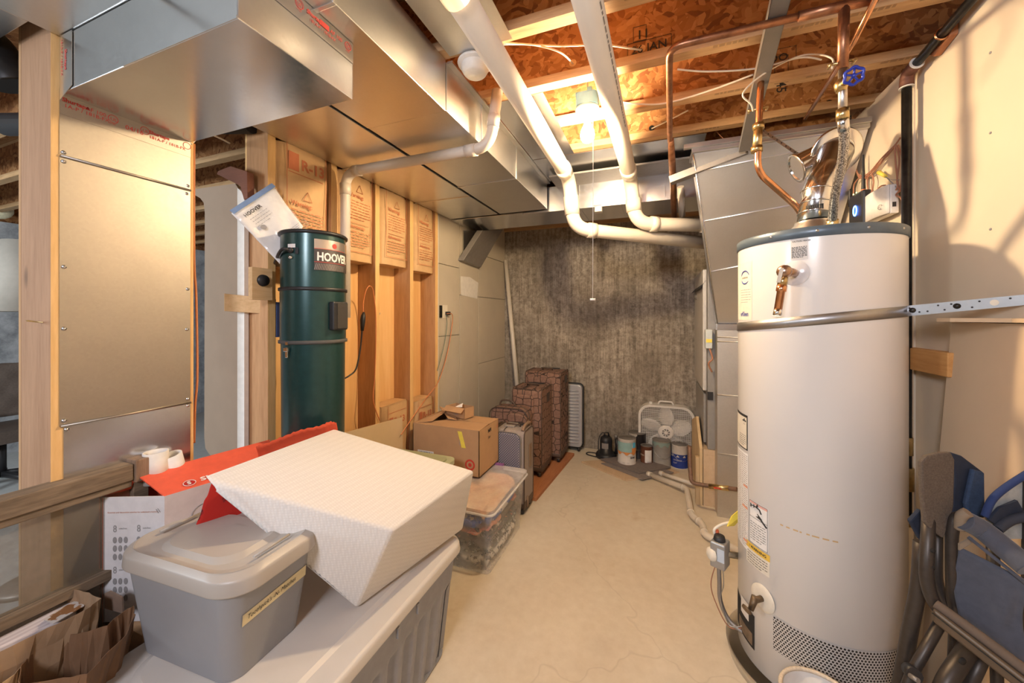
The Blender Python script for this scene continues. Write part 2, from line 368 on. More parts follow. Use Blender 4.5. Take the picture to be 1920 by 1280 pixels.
def floor_mat():
    m, t, b = nt('smooth_concrete_floor')
    a = noise(t, coords(t), 1.6, 5, 0.6); f = noise(t, coords(t), 22, 6, 0.65); sp = noise(t, coords(t), 5, 3)
    c = mixc(t, 0.35, ramp(t, a, [(0.35, (0.64, 0.55, 0.41)), (0.65, (0.74, 0.66, 0.52))]), ramp(t, f, [(0.3, (0.61, 0.52, 0.385)), (0.65, (0.77, 0.69, 0.55))]))
    st = ramp(t, sp, [(0.66, (0, 0, 0)), (0.80, (0.45, 0.45, 0.45))]); c = mixc(t, st, c, (0.48, 0.33, 0.17))
    # hairline cracks
    vo = t.nodes.new('ShaderNodeTexVoronoi'); vo.feature = 'DISTANCE_TO_EDGE'; vo.inputs['Scale'].default_value = 0.8
    d = t.nodes.new('ShaderNodeTexNoise'); d.inputs['Scale'].default_value = 5; lk(t, coords(t), d.inputs['Vector'])
    ad = t.nodes.new('ShaderNodeMix'); ad.data_type = 'VECTOR'; ad.inputs[0].default_value = 0.22; lk(t, coords(t), ad.inputs[4]); lk(t, d.outputs['Color'], ad.inputs[5]); lk(t, ad.outputs[1], vo.inputs['Vector'])
    c = mixc(t, ramp(t, vo.outputs['Distance'], [(0.0, (0.22, 0.22, 0.22)), (0.004, (0, 0, 0))]), c, (0.33, 0.26, 0.18))
    lk(t, c, b.inputs['Base Color']); b.inputs['Roughness'].default_value = 0.55; b.inputs['Specular IOR Level'].default_value = 0.35; bump(t, b, f, 0.12, 0.002); return m
M['concrete'] = concrete_wall(); M['floor'] = floor_mat()
def conc2():
    m, t, b = nt('grey_concrete'); a = noise(t, coords(t), 7, 6, 0.7)
    lk(t, ramp(t, a, [(0.35, (0.22, 0.235, 0.25)), (0.65, (0.46, 0.48, 0.50))]), b.inputs['Base Color']); b.inputs['Roughness'].default_value = 0.9; return m
M['conc2'] = conc2()
M['farfloor'] = plain('pale_floor', (0.50, 0.53, 0.53), 0.8, 0, 0.06, 20)
# ================================================================ THE SETTING
XL = -1.64; XR = 0.97; YB = 4.09; ZJ = 2.46; ZS = 2.76
st = lambda o: tag(o, kind='structure')
st(MB().box((-1.80, -2.6, -0.1), (1.6, 4.3, 0)).build('floor', M['floor']))
st(MB().box((-6.6, -2.6, -0.1), (-1.80, 7.0, 0.0)).build('floor_next_room', M['farfloor']))
st(MB().box((-1.75, YB, 0), (1.6, YB + 0.2, 2.41)).build('wall_back', M['concrete']))
# form-board seams of the concrete are shallow ridges
wb = bpy.data.objects['wall_back']
m = MB()
for x in (-0.93, -0.30, 0.33): m.box((x - 0.006, YB - 0.004, 0), (x + 0.006, YB, 2.40))
m.build('form_seam', M['concrete'], wb)
st(MB().box((-6.6, -2.8, 0), (1.6, -2.6, 2.9)).build('wall_front', plain('unlit_wall_tone', (0.10, 0.085, 0.07), 0.9)))  # wall colour kept dark to stand for the unlit space the ducts reflect
wr = st(MB().box((XR, -2.6, 0), (XR + 0.013, 2.02, 2.47)).box((XR + 0.006, 2.02, 0), (XR + 0.019, YB, 2.47)).build('wall_right', M['dry']))
m = MB(); m.box((XR - 0.006, 1.995, 0), (XR + 0.006, 2.02, 2.45)); m.build('corner_bead', M['dry'], wr)
m = MB()
for y in (1.05, 1.63):
    for z in (0.5, 0.9, 1.3, 1.7, 2.0, 2.25): m.lathe([(0.0, 0.0), (0.004, 0.0), (0.004, 0.002), (0.0, 0.002)], (XR, y, z), (-1, 0, 0), 8)
m.build('screw_head', M['greyink'], wr); 
st(MB().box((1.4, -2.6, 2.0), (1.6, 4.3, 2.9)).build('joist_bay_blocker', M['dark']))  # added dark blocker closing off the joist bays beyond the right wall
st(MB().box((-6.6, 4.25, 2.41), (1.6, 4.3, 2.9)).box((-6.6, 6.9, 0), (-1.8, 7.0, 2.9)).build('trim_2', M['osb']))
st(MB().box((-6.8, -2.6, 0), (-6.3, 7.0, 2.40)).build('wall_next_room', M['conc2']))
st(MB().box((-6.6, -2.8, 2.40), (-6.5, 7.0, 2.9)).build('trim_4', M['osb']))
ce = st(MB().box((-6.6, -2.6, ZS), (1.6, 4.3, ZS + 0.1)).box((-6.6, 4.3, ZS), (-1.75, 7.0, ZS + 0.1)).build('ceiling', M['osb']))
# joists: strand-board web between two flanges
JY = [2.362 + 0.349 * k for k in range(-13, 9)]
jw = MB()
for i, y in enumerate(JY):
    x1 = 1.4 if y < 4.2 else -1.8
    w = MB().box((-6.4, y - 0.031, ZJ + 0.035), (x1, y - 0.021, ZS - 0.035)); wo = w.build('floor_joist', M['osb'], ce)
    fl = MB().box((-6.4, y - 0.052, ZJ), (x1, y, ZJ + 0.037)).box((-6.4, y - 0.052, ZS - 0.037), (x1, y, ZS)); fl.build('flange', M['joist'], wo)
# printed stamps on the joists (webs face the photographer)
def stamp(body, px, py, k, size, rot=0, flip=False):
    y = 2.362 + 0.349 * k - 0.0335; p = U(px, py, Y=y)
    xd = V((math.cos(rot), 0, math.sin(rot))); yd = V((-math.sin(rot), 0, math.cos(rot)))
    if flip: xd, yd = -xd, -yd
    text(body, size, p, xd, yd, M['ink'], ce, 'joist_stamp', raise_=0.001, bold=0.01)
def stampbox(px, py, k, w, h):
    y = 2.362 + 0.349 * k - 0.0335; p = U(px, py, Y=y); m = MB(); e = 0.0018
    for (a, b, c, d) in ((0, 0, w, e), (0, h - e, w, h), (0, 0, e, h), (w - e, 0, w, h)): m.box((p.x + a, y, p.z + b), (p.x + c, y - 0.0008, p.z + d))
    m.build('joist_stamp', M['ink'], ce)
stamp('11', 1193, 75, -2, 0.052); stampbox(1187, 80, -2, 0.052, 0.062)
stamp('26 JAN', 1184, 103, -2, 0.046); stampbox(1176, 108, -2, 0.17, 0.055)
stamp('OCT', 1478, 98, -1, 0.046, flip=True); stampbox(1450, 120, -1, 0.085, 0.062)
stamp('445', 1456, 143, -1, 0.052, rot=-math.pi / 2); stampbox(1452, 158, -1, 0.052, 0.12)
m = MB(); R = random.Random(5)
for (k, xs) in ((-3, (-0.1, 0.25, 0.9)), (-2, (0.2, 0.45, 0.62, 0.8)), (-1, (-0.3, 0.25, 0.6, 0.85)), (0, (0.2, 0.5))):
    y = 2.362 + 0.349 * k
    for x0 in xs:
        rows = rows_of(0.16, 1, 0.01, 0, 0.02, int(100 * (x0 + 3)))
        strokes(m, rows, (x0, y - 0.035, ZJ - 0.0002), (1, 0, 0), (0, -1, 0), 0.014)
m.build('flange_print', plain('faded_print', (0.36, 0.22, 0.11), 0.8), ce)
# drilled cable holes: pale discs where light comes through the web
for (px, py, k) in ((1074, 118, -2), (1203, 91, -2), (1222, 240, 0), (1555, 193, 0)):
    y = 2.362 + 0.349 * k - 0.0335; p = U(px, py, Y=y)
    MB().lathe([(0, 0), (0.016, 0)], p, (0, -1, 0), 14).build('drilled_hole', M['studyy'] if k == -2 else M['dark'], ce)
st(MB().box((-1.75, YB - 0.03, 2.41), (1.4, YB + 0.16, 2.45)).build('trim_3', M['studx']))

# ---- left stud wall
wl = thing('wall_left', None, None, (XL, 0, 0), kind='structure')
def stud(y1, x0=XL - 0.14, x1=XL, z0=0.0, z1=2.42, w=0.038, me=None, nm='wall_stud'):
    m = MB().box((x0, y1 - w, z0), (x1, y1, z1)); 
    for k, f in enumerate(m.f): m.m[k] = 1 if k == 3 else 0  # room-side edge takes a lighter wood, other faces browner for their shade
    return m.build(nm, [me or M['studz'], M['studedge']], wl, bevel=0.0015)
stud(0.573, x0=XL - 0.185, me=M['postz']); stud(0.896)
for y in (1.225, 1.58, 1.92, 2.274, 2.60): stud(y)
for y in (-0.4, -1.2, -2.0, -2.55): stud(y)
MB().box((XL - 0.14, -2.6, ZJ - 0.04), (XL, 2.6, ZJ)).build('top_plate', M['studyy'], wl)
MB().box((XL - 0.14, 0.45, 0), (XL, 2.6, 0.038)).build('bottom_plate', M['studyy'], wl)
m = MB().box((XL - 0.155, 1.19, 0.0), (XL - 0.14, 2.64, 2.45)); m.build('plywood_backing', M['plyz'], wl)
# stamped numbers on the plywood
for (s, y, z) in (('101', 2.00, 1.63), ('17', 2.00, 1.52), ('107', 2.00, 1.41), ('9', 2.04, 1.12), ('8', 2.04, 1.0), ('8', 2.04, 0.66)):
    text(s, 0.06, (XL - 0.139, y, z), (0, 1, 0), (0, 0, 1), M['greyink'], wl, 'plywood_stamp')
# cardboard strip stuck to the back edge of the first stud
MB().box((XL - 0.20, 0.535, 0.3), (XL - 0.186, 0.56, 2.4)).build('cardboard_edge', M['card'], wl)
# gypsum board from the last stud to the corner, in pieces
m = MB(); cuts = [(2.615, 3.0, [0, 1.26, 1.86, 2.45]), (3.005, 3.39, [0, 1.62, 2.45]), (3.395, YB, [0, 0.95, 1.62, 2.05, 2.45])]
for (a, b, zs) in cuts:
    for i in range(len(zs) - 1): m.box((-1.68, a, zs[i] + 0.003), (-1.667, b - 0.004, zs[i + 1] - 0.002))
m.build('gypsum_panel', M['drygrey'], wl, bevel=0.001)
MB().box((-1.70, 2.6, 0), (-1.681, YB, 2.45)).build('panel_backing', M['greyink'], wl)
MB().box((-1.667, 2.612, 0.0), (-1.652, 2.628, 2.24)).build('gypsum_edge', M['drywhite'], wl)
m = MB().slab([(-1.6665, 3.03, 1.62), (-1.6665, 3.36, 1.60), (-1.6665, 3.38, 1.76), (-1.6665, 3.2, 1.80), (-1.6665, 3.02, 1.79)], (0.001, 0, 0)); m.build('plaster_patch', M['drywhite'], wl)
# batts: kraft faced insulation above and below
def batt(y0, y1, z0, z1, r13=False, small=False, seed=1, warn=True):
    R = random.Random(seed)
    def fn(u, v):
        e = min(u, 1 - u) * 2
        return (XL - 0.045 + 0.05 * min(1, e * 3) ** 0.5 + R.uniform(-0.002, 0.002) + 0.006 * math.sin(v * 7 + seed), y0 + (y1 - y0) * u + 0.006 * math.sin(v * 9 + seed * 2) * (1 - abs(2*u-1)), z0 + (z1 - z0) * v)
    m = MB().grid(fn, 14, 16); m.box((XL - 0.13, y0 + 0.01, z0 + 0.004), (XL - 0.02, y1 - 0.01, z1))
    o = m.build('insulation_batt', M['kraft'], wl)
    xs = XL + 0.0125; w = (y1 - y0); m = MB(); pr = MB()
    def ln(a, b, c, d): pr.box((xs, a, b), (xs + 0.0006, c, d))
    ln(y0 + w * .13, z0 + .05, y0 + w * .13 + .003, z1); ln(y1 - w * .15, z0 + .05, y1 - w * .15 + .003, z1)
    if z0 > 1: ln(y0 + w * .13, z0 + 0.05, y1 - w * .15, z0 + 0.053)
    if r13:
        ln(y0 + w * .16, z1 - 0.120, y0 + w * .34, z1 - 0.035); ln(y0 + w * .16, z1 - 0.133, y1 - w * .2, z1 - 0.130)
        text('R-13', 0.072, (xs, y0 + w * .38, z1 - 0.105), (0, 1, 0), (0, 0, 1), M['rust'], o, 'printing', bold=0.03)
    if warn and z0 > 1:
        tz = z1 - (0.20 if r13 else 0.05)
        t0 = (xs, y0 + w * 0.42, tz - 0.05)
        for q in ((0, 0, .05, 0), (.05, 0, .025, .045), (.025, .045, 0, 0)):
            a = V((xs, t0[1] + q[0], t0[2] + q[1])); b = V((xs, t0[1] + q[2], t0[2] + q[3])); pr.tube([a, b], 0.0014, 4)
        text('Warning:', 0.032, (xs, y0 + w * .2, tz - 0.085), (0, 1, 0), (0, 0, 1), M['rust'], o, 'printing', bold=0.02)
        strokes(pr, rows_of(w * .6, 7, 0.0165, 0, 0.03, seed), (xs, y0 + w * .2, tz - 0.11), (0, 1, 0), (0, 0, 1), 0.0042)
        text('Advertencia:', 0.026, (xs, y0 + w * .2, tz - 0.262), (0, 1, 0), (0, 0, 1), M['rust'], o, 'printing', bold=0.02)
        ln(y0 + w * .2, tz - 0.235, y1 - w * .25, tz - 0.233)
        nr = int(max(0, (tz - 0.28 - z0 - 0.07)) / 0.0165)
        if nr > 0: strokes(pr, rows_of(w * .6, nr, 0.0165, 0, 0.03, seed + 5), (xs, y0 + w * .2, tz - 0.285), (0, 1, 0), (0, 0, 1), 0.0042)
    if z0 < 1:
        ln(y0 + w * .15, z1 - .05, y1 - w * .2, z1 - .047)
        text('R-13', 0.06, (xs, y0 + w * .34, z1 - 0.13), (0, 1, 0), (0, 0, 1), M['rust'], o, 'printing', bold=0.03)
        ln(y0 + w * .18, z1 - .135, y0 + w * .31, z1 - .08)
    pr.build('print_block', M['rust'], o)
batt(1.23, 1.54, 1.66, 2.25, r13=True, seed=2); batt(1.59, 1.88, 1.75, 2.25, seed=3); batt(1.93, 2.22, 1.765, 2.25, seed=4); batt(2.28, 2.56, 1.76, 2.25, seed=5)
batt(1.95, 2.23, 0.1, 0.84, seed=8); batt(2.285, 2.55, 0.1, 0.80, seed=9)
# drywall return piece standing in the opening and its stained bracket
Yo = 1.165
pts = [U(px, py, Y=Yo) for px, py in ((446, 866), (404, 860), (393, 852), (385, 840), (383, 820), (384, 400), (382, 380), (375, 371), (364, 365), (360, 355), (441, 344), (446, 352))]
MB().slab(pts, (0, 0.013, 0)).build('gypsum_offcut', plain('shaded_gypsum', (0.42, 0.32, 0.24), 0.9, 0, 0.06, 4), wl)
MB().slab([U(px, py, Y=Yo - .003) for px, py in ((445, 868), (458, 868), (458, 372), (452, 358), (445, 352))], (0, 0.02, 0)).build('gypsum_edge', M['drywhite'], wl)
MB().slab([U(px, py, Y=1.13) for px, py in ((406, 326), (409, 320), (432, 311), (463, 321), (464, 372), (457, 374), (450, 348))], (0, 0.032, 0)).build('bracket_block', M['darkwood'], wl, bevel=0.002)
# ================================================================ DUCTWORK
def panelbox(name, label, cat, a, b, mat, seams_y=(), seams_x=(), flange=True, group=None):
    t = thing(name, label, cat, ((a[0]+b[0])/2, (a[1]+b[1])/2, a[2]), group=group)
    MB().box(a, b).build('duct_body', mat, t, bevel=0.002)
    for y in seams_y:
        e = 0.0045; MB().box((a[0]-e, y-0.006, a[2]-e), (b[0]+e, y+0.006, b[2]-0.002)).build('drive_cleat', mat, t, bevel=0.001)
    for x in seams_x:
        e = 0.0045; MB().box((x-0.004, a[1]-e, a[2]-e), (x+0.004, b[1]-0.01, b[2]-0.002)).build('drive_cleat', mat, t, bevel=0.001)
    return t
Z0 = 2.25; Z1 = 2.45
d1 = panelbox('trunk_duct', 'wide galvanized trunk duct running along the stud wall under the joists', 'duct', (XL + 0.004, 0.3, Z0), (-1.20, 2.79, Z1), M['galv'], (1.05, 1.62, 2.3))
d2 = panelbox('trunk_duct', 'galvanized trunk duct with open side seams beside the two white pipes', 'duct', (-1.183, -1.2, Z0), (-0.79, 1.31, Z1 + 0.005), M['galv'], (0.75,))
d2b = panelbox('trunk_duct', 'galvanized duct section ending at the cross duct, behind the joint', 'duct', (-1.185, 1.315, Z0 + 0.004), (-0.79, 2.80, Z1), M['galv'], (1.64, 2.12))
m = MB().box((-0.79, 1.32, Z1 - 0.006), (-0.765, 2.8, Z1 + 0.004)); m.build('top_flange', M['galv'], d2b)
m = MB().box((-1.20, 0.3, Z0 + 0.03), (-1.186, 2.8, Z1)); m.build('duct_gap', M['dark'], d1)
d3 = panelbox('cross_duct', 'wide shiny galvanized duct crossing the room in front of the concrete wall', 'duct', (-1.66, 2.83, Z0), (0.62, 3.27, Z1 - 0.02), M['galvbright'], (), (-0.55, -0.25, 0.05, 0.30))
MB().box((-1.0, 2.826, Z0 - 0.012), (0.6, 2.84, Z0 + 0.004)).build('bottom_lip', M['galvbright'], d3)
# metal panning nailed under the joists
tag(MB().box((-0.765, 0.1, ZJ - 0.004), (-0.50, 1.30, ZJ - 0.002)).build('joist_panning', M['galv']), 'flat galvanized sheet nailed under joists beside the trunk duct, near the smoke detector', 'sheet metal')
tag(MB().slab([(-0.765, 1.665, ZJ - 0.003), (-0.49, 1.665, ZJ - 0.003), (-0.49, 2.36, ZJ - 0.003), (-0.765, 2.36, ZJ - 0.003)], (0, 0, 0.002)).build('joist_panning', M['galvbright']), 'shiny sheet closing the joist bays left of the bare bulb', 'sheet metal')
tag(MB().box((-0.765, 2.365, ZJ - 0.004), (0.26, 2.80, ZJ - 0.002)).build('joist_panning', M['galvbright']), 'wide shiny sheet under the last joist in front of the cross duct', 'sheet metal')
tag(MB().box((-0.72, 2.60, 2.418), (0.30, 2.83, 2.43)).build('duct_gap_shade', M['grey_metal']), 'grey strip standing in for the dark gap between shiny sheet and cross duct', 'shade strip')  # shade of the gap before the cross duct, put in as a grey strip
# small angled duct in the corner
cdt = thing('wall_stack_duct', 'small grey duct slanting from cross duct into the corner panels', 'duct', (-1.6, 3.4, 1.9))
a = [U(930, 428, X=-1.3), U(946, 430, Y=3.95), U(905, 500, Y=3.75), U(870, 488, X=-1.64)]
P_ = lambda px, py, X: U(px, py, X=X)
f0 = [P_(905, 432, -1.50), P_(943, 430, -1.50), P_(902, 501, -1.62), P_(869, 488, -1.62)]
m = MB().slab(f0, (-0.05, -0.02, 0)); m.build('duct_body', M['grey_metal'], cdt, bevel=0.002)
m = MB().slab([P_(869, 432, -1.655), P_(905, 432, -1.60), P_(869, 488, -1.655)], (-0.008, 0, 0)); m.build('duct_cheek', M['galv'], cdt)

# ---- branch box coming out over the return panel, taped
bx = thing('branch_duct', 'bright galvanized box duct hanging over the tall metal panel, sealed with printed foil tape', 'duct', (-1.25, 0.7, 2.08))
m = MB().box((XL - 0.005, 0.552, 2.082), (-0.857, 0.885, 2.247)); m.build('duct_body', M['galvbright'], bx, bevel=0.002)
m = MB().slab([(-1.3, 0.5515, 2.081), (-0.857, 0.5515, 2.081), (-0.857, 0.5515, 2.088), (-1.3, 0.5515, 2.088)], (0, -0.002, 0)); m.build('bottom_hem', M['galvbright'], bx)
def tape(pts, off, seed, parent, words):
    m = MB().slab(pts, off); return m.build('foil_tape', M['foil'], parent)
# along the top edge of the side that looks into the room
tp = tape([(-0.856, 0.555, 2.19), (-0.856, 0.885, 2.19), (-0.856, 0.885, 2.249), (-0.856, 0.555, 2.249)], (0.0012, 0, 0), 1, bx, None)
def tapeprint(parent, o, xd, yd, s=0.018):
    o = V(o); xd = V(xd).normalized(); yd = V(yd).normalized(); n = xd.cross(yd); n.normalize()
    text('Shurtape', s, o, xd, yd, M['red'], parent, 'printing', bold=0.03, raise_=0.0018)
    m = MB(); a = o + xd * (s * 4.4) + yd * (-s * .15) + n * 0.0014
    m.add([a - xd*s*1.6, a + xd*s*.5, a + xd*s*.5 + yd*s, a - xd*s*1.6 + yd*s], [(0,1,2,3)]); m.build('printing', M['red'], parent)
    text('AF 100', s, o + xd * (s * 5.2), xd, yd, M['red'], parent, 'printing', raise_=0.0018)
    text('181A-P / 181B-FX', s * .8, o - yd * (s * 1.05) + xd * s * .6, xd, yd, M['red'], parent, 'printing', raise_=0.0018)
    c = o + xd * (s * 9.7) + yd * s * .3; ring = [c + n * .0016 + xd * (math.cos(q) * s * .75) + yd * (math.sin(q) * s * .75) for q in [k * math.pi / 10 for k in range(20)]]
    MB().tube(ring, s * .06, 4, closed=True).build('printing', M['red'], parent)
    text('UL', s * .8, c - xd * s * .45 - yd * s * .3, xd, yd, M['red'], parent, 'printing', raise_=0.0018)
    text('LISTED', s * .35, c - xd * s * .65 - yd * s * 1.2, xd, yd, M['red'], parent, 'printing', raise_=0.0018)
tapeprint(tp, (-0.8548, 0.562, 2.224), (0, 1, 0), (0, 0, 1), 0.0145); tapeprint(tp, (-0.8548, 0.724, 2.224), (0, 1, 0), (0, 0, 1), 0.0145)
tp = tape([(-1.10, 0.5505, 2.20), (-0.86, 0.5505, 2.19), (-0.86, 0.5505, 2.249), (-1.10, 0.5505, 2.249)], (0, -0.0012, 0), 2, bx, None)
tapeprint(tp, (-1.08, 0.549, 2.222), (1, 0, 0), (0, 0, 1), 0.0165)
tp = tape([(-1.63, 0.5505, 2.06), (-1.56, 0.5505, 2.09), (-1.56, 0.5505, 2.247), (-1.63, 0.5505, 2.247)], (0, -0.0012, 0), 3, bx, None)
text('Shurtape', 0.0165, (-1.598, 0.549, 2.20), (0, 0, -1), (1, 0, 0), M['red'], tp, 'printing', bold=.03); text('181A-P / 181B-FX', 0.0145, (-1.62, 0.549, 2.235), (0, 0, -1), (1, 0, 0), M['red'], tp, 'printing')
tp = tape([(-0.858, 0.884, 2.083), (-0.872, 0.8865, 2.083), (-0.872, 0.8865, 2.24), (-0.858, 0.884, 2.24)], (0.0012, 0.0015, 0), 4, bx, None)
# ---- tall return-air panel on the two studs
pn = thing('return_air_panel', 'tall satin sheet metal panel nailed across two studs, glowing with bulb light', 'metal panel', (XL, 0.71, 0))
zs1 = U(105, 290, X=XL).z; zs2 = U(108, 800, X=XL).z
PX = XL + 0.001
def sheet(z0, z1): 
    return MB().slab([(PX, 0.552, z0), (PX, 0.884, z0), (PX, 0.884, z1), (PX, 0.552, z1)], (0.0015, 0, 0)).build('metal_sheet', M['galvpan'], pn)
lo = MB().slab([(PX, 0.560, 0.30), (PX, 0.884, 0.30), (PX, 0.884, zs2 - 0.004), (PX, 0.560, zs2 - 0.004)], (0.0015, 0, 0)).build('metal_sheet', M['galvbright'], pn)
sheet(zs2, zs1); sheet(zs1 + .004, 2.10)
for z in (zs1, zs2): MB().tube([(PX + .004, 0.553, z), (PX + .004, 0.884, z)], 0.004, 6).build('seam_fold', M['galvpan'], pn)
for (y, z) in ((0.560, zs1 + .012), (0.560, zs1 - .015), (0.876, zs1 + .015), (0.872, zs1 - .015), (0.561, 1.575), (0.561, 1.392), (0.561, zs2 + .015), (0.566, zs2 - .012), (0.875, 1.53), (0.873, 1.38), (0.876, zs2 + .015), (0.876, zs2 - .01)):
    MB().lathe([(0.0, 0.004), (0.004, 0.003), (0.006, 0.0)], (PX + .0015, y, z), (1, 0, 0), 10).build('nail_head', M['screw'], pn)
tp = MB().slab([(PX + .0016, 0.552, 2.025), (PX + .0016, 0.884, 2.025), (PX + .0016, 0.884, 2.082), (PX + .0016, 0.552, 2.082)], (0.0012, 0, 0)).build('foil_tape', M['galvpan'], pn)
x = PX + .0032
text('Shurtape', 0.016, (x, 0.556, 2.064), (0, 1, 0), (0, 0, 1), M['red'], tp, 'printing', bold=.03)
text('1A-P / 181B-FX', 0.0155, (x, 0.560, 2.048), (0, 1, 0), (0, 0, 1), M['red'], tp, 'printing'); text('AF 100', 0.016, (x, 0.605, 2.062), (0, 1, 0), (0, 0, 1), M['red'], tp, 'printing')
text('UL', 0.014, (x, 0.661, 2.058), (0, 1, 0), (0, 0, 1), M['red'], tp, 'printing'); text('LISTED', 0.006, (x, 0.656, 2.046), (0, 1, 0), (0, 0, 1), M['red'], tp, 'printing')
text('04/16', 0.021, (x, 0.697, 2.046), (0, 1, 0), (0, 0, 1), M['red'], tp, 'printing')
text('UL', 0.014, (x, 0.742, 2.058), (0, 1, 0), (0, 0, 1), M['red'], tp, 'printing'); text('Shurtape', 0.016, (x, 0.760, 2.060), (0, 1, 0), (0, 0, 1), M['red'], tp, 'printing', bold=.03)
text('181A-P / 181B-FX', 0.0145, (x, 0.760, 2.044), (0, 1, 0), (0, 0, 1), M['red'], tp, 'printing')
for cy in (0.668, 0.749, 0.872): MB().tube([(x, cy + math.cos(q) * .012, 2.064 + math.sin(q) * .012) for q in [k * math.pi / 10 for k in range(20)]], .0009, 4, closed=True).build('printing', M['red'], tp)
# overhead sheet duct crossing the top-left corner and its dark pipe
tag(MB().box((-1.66, 0.0, 2.262), (-1.205, 0.295, 2.41)).box((-2.3, 0.0, 2.262), (-1.66, 0.50, 2.41)).build('overhead_duct', M['galv'], bevel=0.002), 'galvanized duct at ceiling height above the left post, cut by frame', 'duct')
tag(MB().tube(smooth_path([(-2.6, 0.35, 2.42), (-2.05, 0.5, 2.33), (-1.92, 0.53, 2.20), (-1.9, 0.545, 2.16)]), 0.05, 16).build('drain_hose', M['black']), 'black flexible duct bending down left of the post', 'hose')
tag(MB().tube([(-2.9, 0.8, 2.34), (-1.7, 1.15, 2.30)], 0.05, 16).build('plastic_pipe', M['black']), 'black plastic pipe above the open doorway between panel and stud', 'pipe')

# ---- furnace plenum (leaning transition) and drop duct
pt = thing('furnace_plenum', 'large shiny sheet metal transition leaning above the water heater', 'duct', (0.6, 2.6, 1.36))
TL = U(1300, 288, Z=2.33); TR = V((0.95, TL.y, 2.33)); BL = U(1345, 606, Y=3.03); BR = V((0.95, 3.03, BL.z)); 
m = MB(); back = V((0, 0.12, 0))
m.add([BL, BR, TR, TL, BL + back, BR + back, TR + back, TL + back], [(0,1,2,3), (5,4,7,6), (4,0,3,7), (1,5,6,2), (3,2,6,7), (0,4,5,1)])
m.build('plenum_body', M['galvplenum'], pt, bevel=0.002)
nrm = (TR - TL).cross(BL - TL).normalized(); 
if nrm.y > 0: nrm = -nrm
def onp(px, py):  # point on leaning face
    a = (px - 960) / F; u = (YH - py) / F; d = V((fw[0] + a*rt[0], fw[1] + a*rt[1], u)); o = V((0, 0, H)); t = (TL - o).dot(nrm) / d.dot(nrm); return o + d * t
for (p, q) in (((1318, 415), (1500, 381)), ((1334, 509), (1480, 480)), ((1305, 322), (1560, 270))):
    A = onp(*p) + nrm * .002; B = onp(*q) + nrm * .002; MB().tube([A, B], 0.0035, 6).build('crease', M['galvplenum'], pt)
MB().tube([BL + nrm*.003, TL + nrm*.003], 0.005, 6).build('edge_seam', M['galvbright'], pt)
MB().box((TL.x - .01, TL.y - 0.02, 2.33), (0.95, TL.y + 0.14, 2.352)).build('top_collar', M['galv'], pt, bevel=.002)
MB().box((TL.x - .05, TL.y - 0.035, 2.352), (0.95, TL.y - 0.01, 2.375)).build('hanger_rail', M['galv'], pt)
dd = thing('return_drop_duct', 'tall dusty galvanized duct standing on the floor left of the water heater', 'duct', (0.65, 3.3, 0))
dx0 = BL.x; 
MB().box((dx0, 3.03, 0.0), (0.95, 3.155, BL.z - 0.02)).build('duct_body', galv('dusty_galvanized', (0.62, 0.59, 0.53), 0.5, 0.05), dd, bevel=0.002)
MB().box((dx0 - .006, 3.022, BL.z - 0.045), (0.95, 3.16, BL.z - 0.003)).build('slip_collar', M['galvbright'], dd, bevel=0.002)
for py in (632, 740, 850, 640, 915):
    z = U(1348, py, Y=3.03).z; MB().tube([(dx0, 3.029, z), (0.95, 3.029, z)], 0.004, 6).build('crease', M['galv'], dd)
# ---- furnace cabinet on its wooden platform
fu = thing('furnace_cabinet', 'grey enamel furnace cabinet standing on a board platform beside the drop duct', 'furnace', (0.6, 3.5, 0.42))
fm = plain('grey_enamel', (0.30, 0.285, 0.265), 0.4, 0.2); fl_ = plain('light_grey_enamel', (0.55, 0.53, 0.50), 0.4, 0.1)
MB().box((0.355, 3.17, 0.425), (0.93, 3.9, 1.80)).build('cabinet_body', fm, fu, bevel=0.006)
MB().box((0.325, 3.20, 0.86), (0.354, 3.88, 1.785)).build('door_panel', fl_, fu, bevel=0.008)
MB().slab([(0.345, 3.2, 1.70), (0.345, 3.9, 1.70), (0.30, 3.9, 1.64), (0.30, 3.2, 1.64)], (0.0, 0, -0.0) if False else (0.004, 0, 0.0)).build('door_cap', M['black'], fu)
MB().box((0.335, 3.25, 0.45), (0.354, 3.85, 0.83)).build('door_panel', fm, fu, bevel=0.004)
MB().lathe([(0, 0.02), (0.02, 0.018), (0.028, 0)], (0.325, 3.7, 1.60), (-1, 0, 0), 14).build('knob', M['grey_metal'], fu)
MB().box((0.352, 3.16, 0.80), (0.39, 3.169, 0.86)).build('lower_flange', M['black'], fu)
dv = thing('pressure_switch', 'small white and yellow labelled furnace device beside the drop duct', 'control', (0.36, 3.12, 1.25))
MB().box((0.332, 3.09, 1.19), (0.378, 3.16, 1.33)).build('device_body', plain('pale_blue_plastic', (0.55, 0.60, 0.60), .4), dv, bevel=.006)
MB().box((0.336, 3.087, 1.235), (0.374, 3.0895, 1.26)).build('label', M['yellow'], dv)
MB().tube(smooth_path([(0.36, 3.1, 1.19), (0.375, 3.08, 1.12), (0.35, 3.08, 1.08), (0.375, 3.1, 1.02)]), 0.006, 8).build('wire', M['wirebrown'], dv)
pf = thing('furnace_platform', 'rough plywood and lumber platform under the furnace, by the floor pipes', 'platform', (0.3, 3.1, 0))
bl = U(1322, 975, Z=0); 
pm = wood('pale_plywood', 'z', (0.60, 0.42, 0.22), (0.76, 0.58, 0.34), 12, knots=False)
MB().box((0.325, 3.165, 0), (0.93, 3.19, 0.385)).build('front_board', M['plyflat'], pf, bevel=.002)
